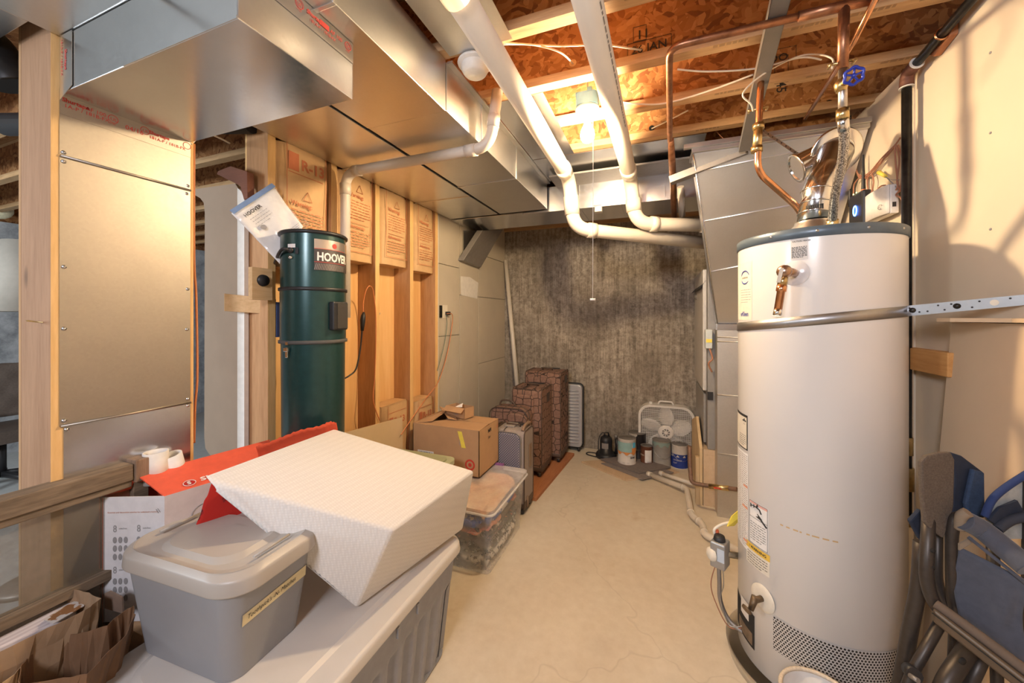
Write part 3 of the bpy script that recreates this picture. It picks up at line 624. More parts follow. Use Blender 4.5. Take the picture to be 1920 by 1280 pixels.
MB().slab([(0.30, 3.16, 0), (0.30, 3.85, 0), (0.30, 3.85, 0.47), (0.30, 3.45, 0.60), (0.30, 3.16, 0.43)], (0.02, 0, 0)).build('side_board', pm, pf)
MB().box((0.325, 3.165, 0.386), (0.93, 3.9, 0.424)).build('deck', M['plyflat'], pf)
MB().box((0.272, 3.16, 0.0), (0.299, 3.20, 0.36)).build('upright', pm, pf, bevel=.002)
# ================================================================ LIGHT FIXTURE
BX, BY = -0.305, 1.775
fx = thing('bare_bulb_fixture', 'bare glowing bulb in a white socket under a blue box on the joist', 'light fixture', (BX, BY, 2.46))
bxm = MB(); bxm.rbox(BX, BY, 2.405, 2.46, 0.05, 0.05, 0.03, smooth=False); 
for q in range(4): 
    a = q * math.pi / 2 + .4; bxm.box((BX + .045*math.cos(a) - .01, BY + .045*math.sin(a) - .01, 2.455), (BX + .045*math.cos(a) + .01, BY + .045*math.sin(a) + .01, 2.475))
bxm.build('junction_box', M['blueplastic'], fx)
MB().lathe([(0, 2.402), (0.055, 2.402), (0.057, 2.395), (0.045, 2.382), (0.024, 2.374), (0.022, 2.345), (0.0, 2.345)], (BX, BY, 0), n=28).build('lamp_holder', M['white'], fx)
bl = MB().lathe([(0.013, 2.345), (0.014, 2.335), (0.020, 2.318), (0.029, 2.30), (0.0325, 2.28), (0.030, 2.262), (0.020, 2.249), (0.0, 2.244)], (BX, BY, 0), n=24).build('bulb', emit('bulb_glow', (1.0, 0.74, 0.45), BULB_STRENGTH), fx)
MB().tube([(BX + .03, BY - .03, 2.38), (BX + .032, BY - .035, 2.2), (BX + .03, BY - .035, 1.51)], 0.0011, 6).build('pull_cord', M['white'], fx)
MB().tube([(BX + .018, BY - .035, 1.505), (BX + .042, BY - .035, 1.505)], 0.0048, 8).build('pull_handle', M['white'], fx)
fb = thing('lamp_holder_fixture', 'second lamp fixture on the joists behind the camera', 'light fixture', (-0.45, -1.3, 2.46))
MB().lathe([(0, 2.46), (0.07, 2.46), (0.07, 2.43), (0.03, 2.40), (0.0, 2.40)], (-0.45, -1.3, 0)).build('lamp_holder', M['white'], fb)

# smoke detectors
sd = thing('smoke_detector', 'round white smoke detector on a blue box beside the thick white pipe', 'smoke detector', (-0.685, 1.36, 2.46))
def smoke(t, x, y, z, s=1.0):
    MB().lathe([(0, 0), (0.068*s, 0), (0.070*s, -0.006*s), (0.068*s, -0.012*s), (0.052*s, -0.014*s), (0.052*s, -0.02*s)], (x, y, z)).build('mounting_plate', M['white'], t)
    MB().lathe([(0.054*s, -0.014*s), (0.055*s, -0.03*s), (0.046*s, -0.046*s), (0.04*s, -0.052*s), (0.0, -0.055*s)], (x, y, z)).build('sensor_cover', M['white'], t)
    MB().lathe([(0.053*s, -0.0145*s), (0.053*s, -0.021*s)], (x, y, z), a0=2.8, a1=5.2).build('vent_slot', M['ink'], t)
smoke(sd, -0.685, 1.36, 2.452); MB().box((-0.70, 1.33, 2.452), (-0.63, 1.42, 2.50)).build('junction_box', M['blueplastic'], sd)
p = U(1128, 397, Z=2.25)
sd2 = thing('alarm_sensor', 'small ribbed white alarm sensor on the cross duct beneath the bulb', 'sensor', (p.x, 2.83, 2.25))
MB().box((p.x - .03, 2.80, 2.245), (p.x + .03, 2.828, 2.285)).build('sensor_bracket', M['galvbright'], sd2)
MB().rbox(p.x, 2.86, 2.205, 2.247, 0.028, 0.028, 0.012).build('sensor_cover', M['white'], sd2)
for k in range(6): MB().box((p.x - .024 + k * .0085, 2.830, 2.208), (p.x - .020 + k * .0085, 2.8335, 2.235)).build('vent_slot', M['cream'], sd2)

# ================================================================ PIPES
def pipe(name, label, cat, paths, mat, loc, group=None):
    t = thing(name, label, cat, loc, group=group)
    for (nm, pts, r, mt) in paths: MB().tube(pts, r, 20).build(nm, mt or mat, t)
    return t
r3 = 0.0445
# thick pipe under the duct side
A = [V((-0.545, 0.25, 2.385)), V((-0.545, 2.47, 2.34)), V((-0.522, 2.50, 2.015)), V((0.36, 3.02, 1.945))]
pl = thing('vent_pipe', 'thick white plastic pipe running beside the duct, elbow below the pull cord', 'pipe', A[0])
c = fillet(A, 0.11, 8); i = len(c) // 2
MB().tube(c, r3, 24).build('pipe_run', M['pvc'], pl)
def coupling(t, a, b, r, mat=None): MB().tube([a, b], r, 24).build('coupling', mat or M['pvc'], t)
def along(a, b, d): return a + (b - a).normalized() * d
coupling(pl, along(A[0], A[1], .28), along(A[0], A[1], .72), r3 + .006)
coupling(pl, along(A[1], A[0], .20), along(A[1], A[0], .115), r3 + .0055)
coupling(pl, along(A[1], A[2], .115), along(A[1], A[2], .235), r3 + .0055)
coupling(pl, along(A[2], A[3], .10), along(A[2], A[3], .155), r3 + .0065)
B = [V((-0.21, 0.25, 2.385)), V((-0.165, 2.63, 2.34)), V((-0.135, 2.66, 2.05)), V((0.32, 2.86, 2.045))]
pr_ = thing('vent_pipe', 'thick white plastic pipe passing right of the bare bulb, printed with a dashed line', 'pipe', B[0])
MB().tube(fillet(B, 0.11, 8), r3, 24).build('pipe_run', M['pvc'], pr_)
coupling(pr_, along(B[1], B[0], .20), along(B[1], B[0], .115), r3 + .0055); coupling(pr_, along(B[1], B[2], .13), along(B[1], B[2], .21), r3 + .0055)
coupling(pr_, along(B[2], B[3], .10), along(B[2], B[3], .15), r3 + .0065); coupling(pr_, along(B[3], B[2], .045), along(B[3], B[2], -.02), r3 + .006)
m = MB(); q = B[0]; dv_ = (B[1] - B[0]).normalized(); nr = V((0.82, 0, -0.57)).normalized()
strokes(m, rows_of(1.9, 1, .01, 0, .03, 3), B[0] + dv_ * .2 + nr * (r3 + .0004), dv_, V((0.57, 0, 0.82)), 0.006)
m.build('printing', M['greyink'], pr_)
# thin central-vacuum pipe
C_ = [V((-1.565, 1.565, 1.42)), V((-1.565, 1.565, 2.20)), V((-0.715, 1.575, 2.205)), V((-0.69, 1.60, 2.47))]
vp = thing('vacuum_pipe', 'slim white pipe rising behind the green vacuum and crossing under the ducts', 'pipe', C_[0])
MB().tube(fillet(C_, 0.085, 8), 0.0255, 18).build('pipe_run', M['pvcg'], vp)
coupling(vp, along(C_[2], C_[1], .125), along(C_[2], C_[1], .07), .0285, M['pvcg']); coupling(vp, along(C_[2], C_[3], .09), along(C_[2], C_[3], .15), .0285, M['pvcg']); coupling(vp, along(C_[1], C_[0], .06), along(C_[1], C_[0], .12), .0285, M['pvcg'])
coupling(vp, along(C_[1], C_[2], .06), along(C_[1], C_[2], .10), .0285, M['pvcg'])
# pipe leaning in the corner
tag(MB().tube([U(948, 488, Y=4.05), V((-1.40, 3.95, 0.0))], 0.024, 16).build('loose_pipe', M['pvc']), 'long loose white pipe leaning in the corner by the concrete wall', 'pipe')
# copper
K = M['copper']
cb = [V((0.04, 1.45, 2.385)), U(1253, 100, D=1.36), U(1256, 262, D=1.95), U(1262, 300, D=2.3), U(1264, 402, D=2.95)]
ct = thing('copper_pipe', 'brown copper pipe descending from the ceiling elbow, left of the steel channel', 'pipe', cb[0])
MB().tube(fillet([V((0.62, 1.45, 2.385)), V((0.04, 1.45, 2.385)), U(1256, 262, D=1.9), U(1262, 310, D=2.2)], 0.05, 6), [0.0115]*0 or 0.0125, 14).build('pipe_run', K, ct)
MB().tube([U(1258, 262, D=1.9), U(1260, 305, D=2.15), U(1262, 335, D=2.33), U(1264, 407, D=2.60)], [0.014, 0.020, 0.0195, 0.0205], 14).build('pipe_sleeve', K, ct)
MB().tube([V((0.42, 1.45, 2.385)), V((0.60, 1.45, 2.385))], 0.0155, 14).build('tee_fitting', K, ct)
x2 = V((0.538, 1.45, 2.385))
cr = thing('cold_water_riser', 'copper and steel riser with blue valve wheel above the water heater', 'pipe', (0.538, 1.46, 1.9))
MB().tube([x2, U(1580, 130, D=1.17)], 0.0145, 14).build('pipe_run', K, cr)
MB().tube([U(1580, 130, D=1.17), U(1580, 215, D=1.17)], 0.0115, 14).build('solder_joint', plain('solder_copper', (0.60, 0.55, 0.50), .35, 1.0, .3, 40), cr)
MB().tube([U(1580, 150, D=1.17), U(1577, 158, D=1.17), U(1577, 172, D=1.17)], [0.014, 0.019, 0.013], 12).tube([U(1578, 160, D=1.17), U(1592, 148, D=1.13)], 0.010, 10).build('valve_body', M['brass'], cr)
MB().tube([U(1580, 205, D=1.17), U(1580, 224, D=1.17)], 0.0175, 8).build('hose_nut', M['brass'], cr)
wc = U(1601, 142, D=1.10); ax = (U(1601, 142, D=1.10) - U(1590, 150, D=1.14)).normalized(); a_, b_ = frame(ax)
bm_ = plain('blue_enamel', (0.02, 0.04, 0.35), .3, 0.1)
MB().tube([wc + a_*math.cos(q)*(0.022+.002*math.cos(6*q)) + b_*math.sin(q)*(0.022+.002*math.cos(6*q)) for q in [k*math.pi/18 for k in range(36)]], 0.0042, 8, closed=True).build('valve_wheel', bm_, cr)
m = MB()
for k in range(5): q = k * 1.2566; m.tube([wc, wc + a_*math.cos(q)*.021 + b_*math.sin(q)*.021], 0.003, 6)
m.ball(wc, 0.007, 10); m.build('wheel_spokes', bm_, cr)
hs = smooth_path([U(1580, 222, D=1.17), U(1583, 262, D=1.20), U(1577, 315, D=1.25), U(1566, 365, D=1.31), U(1561, 412, D=1.36), U(1560, 432, D=1.38)])
def braid():
    m, t, b = nt('braided_steel'); w = t.nodes.new('ShaderNodeTexVoronoi'); w.inputs['Scale'].default_value = 260; lk(t, coords(t), w.inputs['Vector'])
    lk(t, ramp(t, w.outputs['Distance'], [(0.2, (0.75, 0.75, 0.74)), (0.7, (0.18, 0.17, 0.17))]), b.inputs['Base Color']); b.inputs['Metallic'].default_value = .9; b.inputs['Roughness'].default_value = .35; return m
MB().tube(hs, 0.0135, 14).build('braided_hose', braid(), cr)
MB().tube([hs[-9], hs[-1]], 0.0175, 8).build('hose_nut', M['brass'], cr)
MB().tube([hs[0], hs[5]], 0.015, 12).build('crimp_sleeve', M['chrome'], cr)
hr = thing('hot_water_riser', 'copper pipe with two brass unions bending down toward the heater top', 'pipe', (0.373, 1.75, 1.9))
D_ = 1.5
MB().tube(fillet([U(1427, 146, D=D_), U(1424, 200, D=D_), U(1420, 322, D=D_), U(1500, 392, D=1.56), U(1516, 440, D=1.6)], 0.05, 6), 0.0125, 14).build('pipe_run', M['copperb'], hr)
MB().tube([U(1422, 232, D=D_), U(1419, 283, D=D_)], 0.0165, 14).build('dielectric_union', M['brass'], hr)
for y in (237, 280): MB().tube([U(1422 if y < 250 else 1419, y - 5, D=D_), U(1422 if y < 250 else 1419, y + 5, D=D_)], 0.021, 8).build('union_nut', M['brass'], hr)
def clamp(t, px, py, D, s=1.0):
    c = U(px, py, D=D); MB().tube([c + V((-.035*s, 0, 0)), c + V((.035*s, 0, 0.003))], 0.0042, 6).build('pipe_clamp', M['brass'], t)
    for d in (-.03, .03): MB().tube([c + V((d*s, -.015, -.004)), c + V((d*s, .012, -.004))], 0.004, 6).build('clamp_screw', M['brass'], t)
clamp(hr, 1421, 205, D_); clamp(cr, 1578, 118, 1.17)
tag(MB().tube([U(1650, -20, D=1.09), U(1600, 80, D=1.25), U(1510, 222, D=1.85)], 0.0085, 12).build('thin_copper_pipe', M['copperb']), 'thin bright copper line slanting behind the blue valve wheel', 'pipe')
# black gas pipe
gx = 0.925
gp = thing('gas_pipe', 'black iron gas pipe dropping down the right wall behind the heater', 'pipe', (gx, 1.97, 0))
g0 = U(1700, 140, X=gx); gm = V((gx, g0.y, g0.z))
MB().tube([V((gx, gm.y, 0.62)), gm], 0.0155, 16).build('drop_leg', M['blacksteel'], gp)
g2 = U(1822, 0, X=gx + .01)
MB().tube([gm, g2, g2 + (g2 - gm) * 3.0], 0.0155, 16).build('overhead_run', M['blacksteel'], gp)
MB().tube(fillet([gm + V((0, 0, -.05)), gm, gm + (g2 - gm).normalized() * .06], .035, 5), [0.022] + [0.0215]*6 + [0.022], 16).build('elbow', plain('rusty_iron', (0.14, 0.06, 0.04), .6, .4, .3, 30), gp)
MB().tube([gm + V((0, 0, -.053)), gm + V((0, 0, -.049))], 0.0228, 16).tube([along(gm, g2, .058), along(gm, g2, .062)], 0.0228, 16).build('pipe_dope', M['white'], gp)
MB().tube([V((gx, gm.y, 0.74)), V((gx, gm.y, 0.83))], 0.022, 12).build('union_fitting', M['brass'], gp)
MB().tube([V((gx, gm.y, 0.88)), V((gx, gm.y, 0.95))], 0.020, 8).build('shutoff_valve', M['brass'], gp)
MB().tube([V((gx, gm.y, 0.60)), V((gx, gm.y, 0.645))], 0.020, 8).build('drip_cap', M['brass'], gp)
cc = along(gm, g2, .19); MB().tube([cc + V((math.cos(q)*.018, 0, math.sin(q)*.018)) for q in [k*math.pi/8 for k in range(16)]], 0.004, 6, closed=True).build('pipe_hanger', M['copperb'], gp)
w1 = U(1752, 98, X=0.95)
tag(MB().slab([U(1752, 98, X=0.968), U(1765, 104, X=0.968), U(1798, 62, X=0.968), U(1798, 34, X=0.968), U(1775, 50, X=0.968)], (-0.022, 0, 0)).build('wood_block', M['redwood'], bevel=.003), 'reddish wood block screwed to the wall top behind the black gas pipe', 'wood block')
# steel channel
sc = thing('steel_channel', 'grey steel channel stud running back under the joists to the plenum', 'channel', (0.4, 1.9, 2.4))
sa, sb = V((0.345, 1.22, 2.425)), U(1396, 284, D=1.98)
def cchan(t, a, b, w=0.04, h=0.03, mat=None, th=0.0015, nm='channel_web'):
    d = (b - a).normalized(); s = d.cross(V((0, 0, 1))).normalized(); u = s.cross(d).normalized(); L = b - a
    MB().slab([a - s*w/2, a + s*w/2, a + s*w/2 + u*th, a - s*w/2 + u*th], L).build(nm, mat, t)
    for k, e in ((-1, 'channel_flange'), (1, 'channel_flange')):
        q = a + s * (k * w / 2); MB().slab([q, q + s*(-k*th), q + s*(-k*th) + u*h, q + u*h], L).build(e, mat, t)
gm_ = plain('grey_painted_steel', (0.23, 0.215, 0.20), .45, .5, .05, 20)
cchan(sc, sa, sb, 0.052, 0.035, gm_)
sc2 = thing('steel_channel', 'short grey steel tube piece crossing from the channel end toward the copper pipe', 'channel', (0.3, 2.6, 2.3))
cchan(sc2, U(1403, 290, D=2.02), U(1258, 345, D=2.22), 0.055, 0.04, gm_)
tag(MB().tube([U(1276, 350, D=2.50), U(1279, 405, D=2.62)], 0.022, 14).build('pipe_stub', M['pvcg']), 'short aged plastic pipe stub hanging right of the copper pipe', 'pipe')
# perforated straps
def pstrap(label, pts, w=0.016):
    t = thing('perforated_strap', label, 'strap', pts[0]); m = MB()
    for a, b in zip(pts, pts[1:]):
        d = (b - a); s = d.cross(V(fw + (0,))).normalized() * w / 2; m.slab([a - s, a + s, b + s, b - s], V((0, 0.001, 0)))
    m.build('strap_band', M['galv'], t)
    for a, b in zip(pts, pts[1:]):
        n = int((b - a).length / 0.022); hm = MB()
        for k in range(n): c = a + (b - a) * ((k + .5) / n) - V(fw + (0,)) * .0012; hm.lathe([(0, 0), (.0035, 0)], c, -V(fw + (0,)), 8)
        hm.build('hole_row', M['ink'], t)
    return t
pstrap('perforated metal strap crossing the plenum top behind the brass unions', [U(1357, 193, D=2.1), U(1395, 222, D=2.15), U(1492, 302, D=1.95)])
pstrap('perforated metal strap from the brass union down to the flue elbow', [U(1428, 243, D=1.75), U(1512, 300, D=1.68)])
pstrap('perforated strap hanging from the ceiling behind the braided hose', [U(1594, 215, D=1.95), U(1598, 260, D=1.9)], .014)

# cables
def cable(label, pts, r=0.0035, mat=None, group=None, name='ceiling_cable', cat='cable'):
    return tag(MB().tube(smooth_path(pts), r, 8).build(name, mat or M['wire']), label, cat, group)
yj = lambda k: 2.362 + 0.349 * k
cable('white cable ending in a drilled hole near the smoke detector', [U(940, 83, Z=2.47), U(1000, 84, Z=2.50), U(1050, 98, Y=1.45), U(1074, 119, Y=1.63)])
cable('white cable ending in the drilled hole under the number eleven stamp', [U(925, 78, Z=2.47), U(1040, 86, Z=2.5), U(1130, 84, Z=2.5), U(1190, 92, Y=1.55), U(1203, 93, Y=1.63)])
cable('white cable dropping to the bulb box from the joist', [U(1101, 150, Z=2.5), U(1102, 175, Z=2.49), U(1101, 198, Z=2.47)])
cable('long white cable sagging from the box past the copper pipe to the channel', [U(1158, 190, Z=2.47), U(1200, 195, Z=2.46), U(1250, 193, Z=2.45), U(1330, 170, Z=2.44), U(1412, 140, Z=2.44)], 0.004)
cable('white cable looping behind the channel above the brass unions', [U(1270, 130, Z=2.46), U(1330, 134, Z=2.45), U(1420, 128, Z=2.45), U(1500, 108, Z=2.45), U(1540, 112, Z=2.45)])
cable('white ground wire curling down to the hot pipe clamp', [U(1560, 128, D=1.25), U(1560, 110, D=1.3), U(1530, 102, D=1.4), U(1490, 108, D=1.45), U(1430, 140, D=1.45), U(1393, 175, D=1.45), U(1408, 195, D=1.46), U(1412, 208, D=1.48)], .003)
cable('short cable through the drilled hole left of the copper pipe', [U(1222, 241, Y=2.32), U(1245, 230, Y=2.28), U(1290, 207, Y=2.2)], .004)
cable('thin cable crossing the shiny duct toward the plenum corner', [U(1235, 330, D=2.7), U(1250, 290, D=2.5), U(1300, 255, D=2.3), U(1335, 240, D=2.25)], .0025, M['wirebrown'])
cable('thin brown wires along the plenum top edge', [U(1338, 240, D=2.2), U(1360, 262, D=2.15), U(1395, 275, D=2.12)], .0025, M['wirebrown'])

# ================================================================ WATER HEATER
HX, HY, HR = 0.588, 1.845, 0.262; HT = 1.742
def cyl(px, py, r=HR):
    a = (px - 960) / F; u = (YH - py) / F; dx = fw[0] + a*rt[0]; dy = fw[1] + a*rt[1]
    A_ = dx*dx + dy*dy; B_ = -2 * (dx*HX + dy*HY); C0 = HX*HX + HY*HY - r*r; di = max(0.0, B_*B_ - 4*A_*C0); t = (-B_ - math.sqrt(di)) / (2*A_)
    th = math.atan2(dy*t - HY, dx*t - HX); return (th - 2*math.pi if th > 0 else th), H + u * t
def hw(th0, z0, r): return lambda x, y: (HX + r*math.cos(th0 + x/r), HY + r*math.sin(th0 + x/r), z0 + y)
wh = thing('water_heater', 'tall white gas water heater with grey top rim, vent screen and stickers', 'water heater', (HX, HY, 0))
wm = plain('white_enamel', (0.74, 0.71, 0.67), 0.28, 0, 0.02, 3, spec=0.45, coat=0.3)
MB().lathe([(0.0, 0.05), (HR - .01, 0.05), (HR, 0.06), (HR, HT - 0.035)], (HX, HY, 0), n=96).build('jacket', wm, wh)
rim = plain('blue_grey_enamel', (0.10, 0.135, 0.17), 0.35, 0.2)
MB().lathe([(HR + .001, HT - .037), (HR + .0045, HT - .035), (HR + .0045, HT - .003), (HR + .001, HT), (HR - .02, HT + .001), (0.07, HT + .012), (0, HT + .012)], (HX, HY, 0), n=96).build('top_cap', rim, wh)
m = MB()
for k in range(12): q = k * math.pi / 6 + .25; MB().lathe([(0, .003), (.004, .002), (.005, 0)], (HX + (HR+.0045)*math.cos(q), HY + (HR+.0045)*math.sin(q), HT - .018), (math.cos(q), math.sin(q), 0), 8).build('rim_screw', M['screw'], wh) if k in (7, 8, 9, 10, 11) else None
tag(MB().lathe([(0, 0.0), (0.298, 0.0), (0.308, 0.045), (0.304, 0.048), (0.294, 0.004), (0.0, 0.004)], (HX, HY, 0), n=72).build('drain_pan', M['galv']), 'shallow round metal drain pan under the white water heater', 'drain pan')
def ring(nm, mat, th0, th1, z0, z1, r, n=24, parent=wh, sm=True):
    m = MB(); vs = []
    for i in range(n + 1):
        q = th0 + (th1 - th0) * i / n
        vs += [(HX + r*math.cos(q), HY + r*math.sin(q), z0), (HX + r*math.cos(q), HY + r*math.sin(q), z1)]
    m.add(vs, [(2*i, 2*i+2, 2*i+3, 2*i+1) for i in range(n)], 0, sm); return m.build(nm, mat, parent)
def rings(nm, mat, px0, py0, px1, py1, dr, parent=wh):
    pm = (px0 + px1) / 2
    a, _ = cyl(px0, py0); b, _ = cyl(px1, py0); z1 = cyl(pm, py0)[1]; z0 = cyl(pm, py1)[1]; return ring(nm, mat, a, b, z0, z1, HR + dr, 10, parent), a, b, z0, z1
# text label under the rim
o, a, b, z0, z1 = rings('caution_label', plain('silver_label', (0.60, 0.585, 0.56), .5), 1483, 447, 1515, 486, .0008)
m = MB(); w_ = (b - a) * HR; strokes(m, rows_of(w_ * .9, 9, (z1 - z0) * .062, 0, .008, 4), 0 * V((1,1,1)), (1,0,0), (0,1,0), .0022, warp=hw(a + w_*.05/HR, z1 - (z1-z0)*.42, HR + .0014)); m.build('printing', M['ink'], o)
text('CAUTION: HEATER', .0075, (0,0,0), (1,0,0), (0,1,0), M['ink'], o, 'printing', warp=hw(a + .004/HR, z1 - .012, HR + .0014), bold=.02, sx=.82)
# left brand sticker
o, a, b, z0, z1 = rings('rating_sticker', M['cream'], 1384.5, 492, 1410, 600, .0008)
rI = HR + .0015; hq = z1 - z0
m = MB()
for (s, e, cx_, cz, ra) in ((0.3, 2.9, .0, .74, .026), (3.5, 5.6, .0, .74, .026)):
    pts = []
    for k in range(13): q = s + (e - s) * k / 12; pts.append(hw(b - .045/rI, z0 + hq*cz, rI)(ra * math.cos(q) * 1.15, ra * math.sin(q)))
    m.tube(pts, [.0006 + .002 * math.sin(math.pi * k / 12) for k in range(13)], 5)
m.build('logo_arc', plain('navy_ink', (0.03, 0.05, 0.30), .5), o)
text('erKleen', .027, (0,0,0), (1,0,0), (0,1,0), plain('navy_ink2', (0.04, 0.07, 0.33), .5), o, 'printing', warp=hw(b - .082/rI, z0 + hq*.07, rI), sx=.72, bold=.015)
text('GUARDIAN', .010, (0,0,0), (1,0,0), (0,1,0), M['ink'], o, 'printing', warp=hw(b - .07/rI, z0 + hq*.72, rI), sx=.9)
m = MB(); strokes(m, rows_of(.075, 6, .010, 0, .012, 11), 0*V((1,1,1)), (1,0,0), (0,1,0), .002, warp=hw(b - .08/rI, z0 + hq*.52, rI)); m.build('printing', M['greyink'], o)
# black framed label, long instructions
o, a, b, z0, z1 = rings('warning_label', M['ink'], 1381, 774, 1402, 838, .0007)
o2, a, b, z0, z1 = rings('label_face', M['cream'], 1381, 778, 1400.5, 835, .0012, o)
m = MB(); strokes(m, rows_of(.06, 6, .008, 0, .012, 21), 0*V((1,1,1)), (1,0,0), (0,1,0), .002, warp=hw(b - .064/rI, z0 + .05, HR + .0018)); m.build('printing', M['ink'], o)
text('*', .06, (0,0,0), (1,0,0), (0,1,0), M['ink'], o, 'printing', warp=hw(b - .03/rI, z0 + .075, HR + .0018), bold=.04)
o, a, b, z0, z1 = rings('instruction_label', M['paper'], 1379, 843, 1403, 1018, .0008)
m = MB(); n_ = int((z1 - z0 - .01) / .0085); strokes(m, [r for r in rows_of(.045, n_, .0085, 0, .014, 31)] + [(x0 + .05, x1 + .05, y) for x0, x1, y in rows_of(.045, n_, .0085, 0, .014, 32)], 0*V((1,1,1)), (1,0,0), (0,1,0), .0022, warp=hw(b - .10/rI, z1 - .012, HR + .0014)); m.build('printing', plain('brown_grey_ink', (0.30, 0.24, 0.2), .7), o)
m = MB(); strokes(m, [(0, .03, -.14), (-.01, .03, -.225), (0, .03, -.36)], 0*V((1,1,1)), (1,0,0), (0,1,0), .009, warp=hw(b - .032/rI, z1 - .0, HR + .0019)); m.build('printing', plain('salmon_ink', (0.75, 0.35, 0.22), .7), o)
# scald picture label
o, a, b, z0, z1 = rings('scald_label', M['paper'], 1405, 945, 1441, 1027, .0009)
w_ = (b - a) * HR; W2 = hw(a, z0, HR + .0016); hq = z1 - z0
m = MB(); strokes(m, [(w_*.04, w_*.96, hq*.01), (w_*.04, w_*.96, hq*.98), (w_*.04, w_*.96, hq*.62)], 0*V((1,1,1)), (1,0,0), (0,1,0), .0015, warp=W2)
for xx in (.03, .96): m.add([W2(w_*xx, hq*.01), W2(w_*xx + .0015, hq*.01), W2(w_*xx + .0015, hq*.98), W2(w_*xx, hq*.98)], [(0,1,2,3)])
strokes(m, rows_of(w_*.8, 8, hq*.055, 0, .014, 41), 0*V((1,1,1)), (1,0,0), (0,1,0), .002, warp=lambda x, y: W2(x + w_*.1, y + hq*.50))
m.build('printing', M['ink'], o)
m = MB()
for (pts, r) in (([(.15, .88), (.3, .90), (.45, .90), (.62, .88), (.70, .80)], .0045), ([(.45, .90), (.5, .97)], .006), ([(.12, .92), (.12, .84)], .005), ([(.30, .93), (.30, .86)], .004), ([(.95, .56), (.72, .66), (.55, .72)], .0055), ([(.72, .66), (.45, .69)], .003), ([(.72, .68), (.5, .76)], .003)):
    m.tube([W2(w_*x, hq*y) for x, y in pts], r, 6, flat=.3)
m.build('pictogram', M['ink'], o)
m = MB(); strokes(m, [(w_*.03, w_*.97, hq*.93)], 0*V((1,1,1)), (1,0,0), (0,1,0), hq*.05, warp=lambda x, y: hw(a, z0, HR + .0013)(x, y)); m.build('printing', plain('pink_ink', (0.75, 0.42, 0.36), .7), o)
o, a, b, z0, z1 = rings('warning_sticker', M['cream'], 1400, 1038, 1443, 1068, .0007)
o3, a, b, z0b, z1b = rings('warning_band', plain('amber_ink', (0.80, 0.52, 0.08), .6), 1400, 1028, 1444, 1040, .0012)
text('! WARNING', .015, (0,0,0), (1,0,0), (0,1,0), M['ink'], o3, 'printing', warp=hw(a + .02/HR, z0b + .008, HR + .0018), bold=.02)
m = MB(); strokes(m, rows_of((b-a)*HR*.85, 5, .010, 0, .012, 51), 0*V((1,1,1)), (1,0,0), (0,1,0), .0025, warp=hw(a + .008/HR, z1 - .016, HR + .0013)); m.build('printing', M['ink'], o)
# dotted tan tape residue
a, z = cyl(1463, 984); b, _ = cyl(1575, 1002)
m = MB(); R = random.Random(3); x = 0; L = (b - a) * HR; rows = []
while x < L: l = R.uniform(.006, .02); rows.append((x, x + l, 0)); x += l + R.uniform(.003, .015)
strokes(m, rows, 0*V((1,1,1)), (1,0,0), (0,1,0), .005, warp=hw(a, z, HR + .0006)); m.build('glue_residue', plain('old_glue', (0.62, 0.42, 0.20), .8), wh)
# vent screen
a, zt = cyl(1450, 1153); _, zb = cyl(1450, 1215); b, zt2 = cyl(1690, 1190)
vm, t_, b_2 = nt('perforated_sheet'); b_2.inputs['Roughness'].default_value = .5; dotted(t_, b_2, (0.62, 0.585, 0.54), (0.02, 0.016, 0.013), (95, 55, 1), 3.5)
vs = ring('vent_screen', vm, a, -0.30, zb, zt, HR + .0012, 60)
uvmap(vs, lambda c: (math.atan2(c.y, c.x) * HR, c.z))
# access opening with burner door and rounded edge
a0, _ = cyl(1377, 1150); a1, _ = cyl(1415, 1150); zt_ = cyl(1378, 1105)[1]; zb_ = cyl(1412, 1216)[1]
ring('access_opening', M['dark'], a0, a1, zb_, cyl(1410, 1150)[1], HR + .001, 8); ring('access_opening', M['dark'], a0 - .2, (a0 + a1) / 2, zb_ + .04, zt_ - .02, HR + .0012, 8)
ring('inner_shield', plain('sooty_metal', (0.22, 0.16, 0.11), .5, .5, .4, 25), (a0*2 + a1)/3, a1 - .04, zb_ + .01, cyl(1405, 1180)[1], HR + .0018, 8)
ring('inner_shield', wm, (a0 + a1)/2 - .02, a1 - .12, cyl(1402, 1162)[1], cyl(1400, 1128)[1], HR + .002, 6)
# drain valve
th, z = cyl(1430, 1121); c = V((HX + HR*math.cos(th), HY + HR*math.sin(th), z)); n_ = V((math.cos(th), math.sin(th), 0))
MB().lathe([(0.0, .006), (.03, .006), (.046, .004), (.05, 0)], c, n_, 32).build('escutcheon', M['cream'], wh)
dv2 = MB().tube([c, c + n_*.045], .011, 12); dv2.tube([c + n_*.035 + V((0,0,.012)), c + n_*.05 + V((-.005,0,-.035))], [.014, .010], 10).build('drain_valve', plain('tarnished_brass', (0.20, 0.14, 0.085), .5, .7, .2, 60), wh)
MB().lathe([(0, .008), (.018, .008), (.020, 0), (0, 0)], c + n_*.06 + V((-.01, -.005, -.028)), n_ + V((0, 0, -.6)), 10).build('drain_handle', plain('tarnished_brass2', (0.20, 0.14, 0.085), .5, .7, .2, 60), wh)
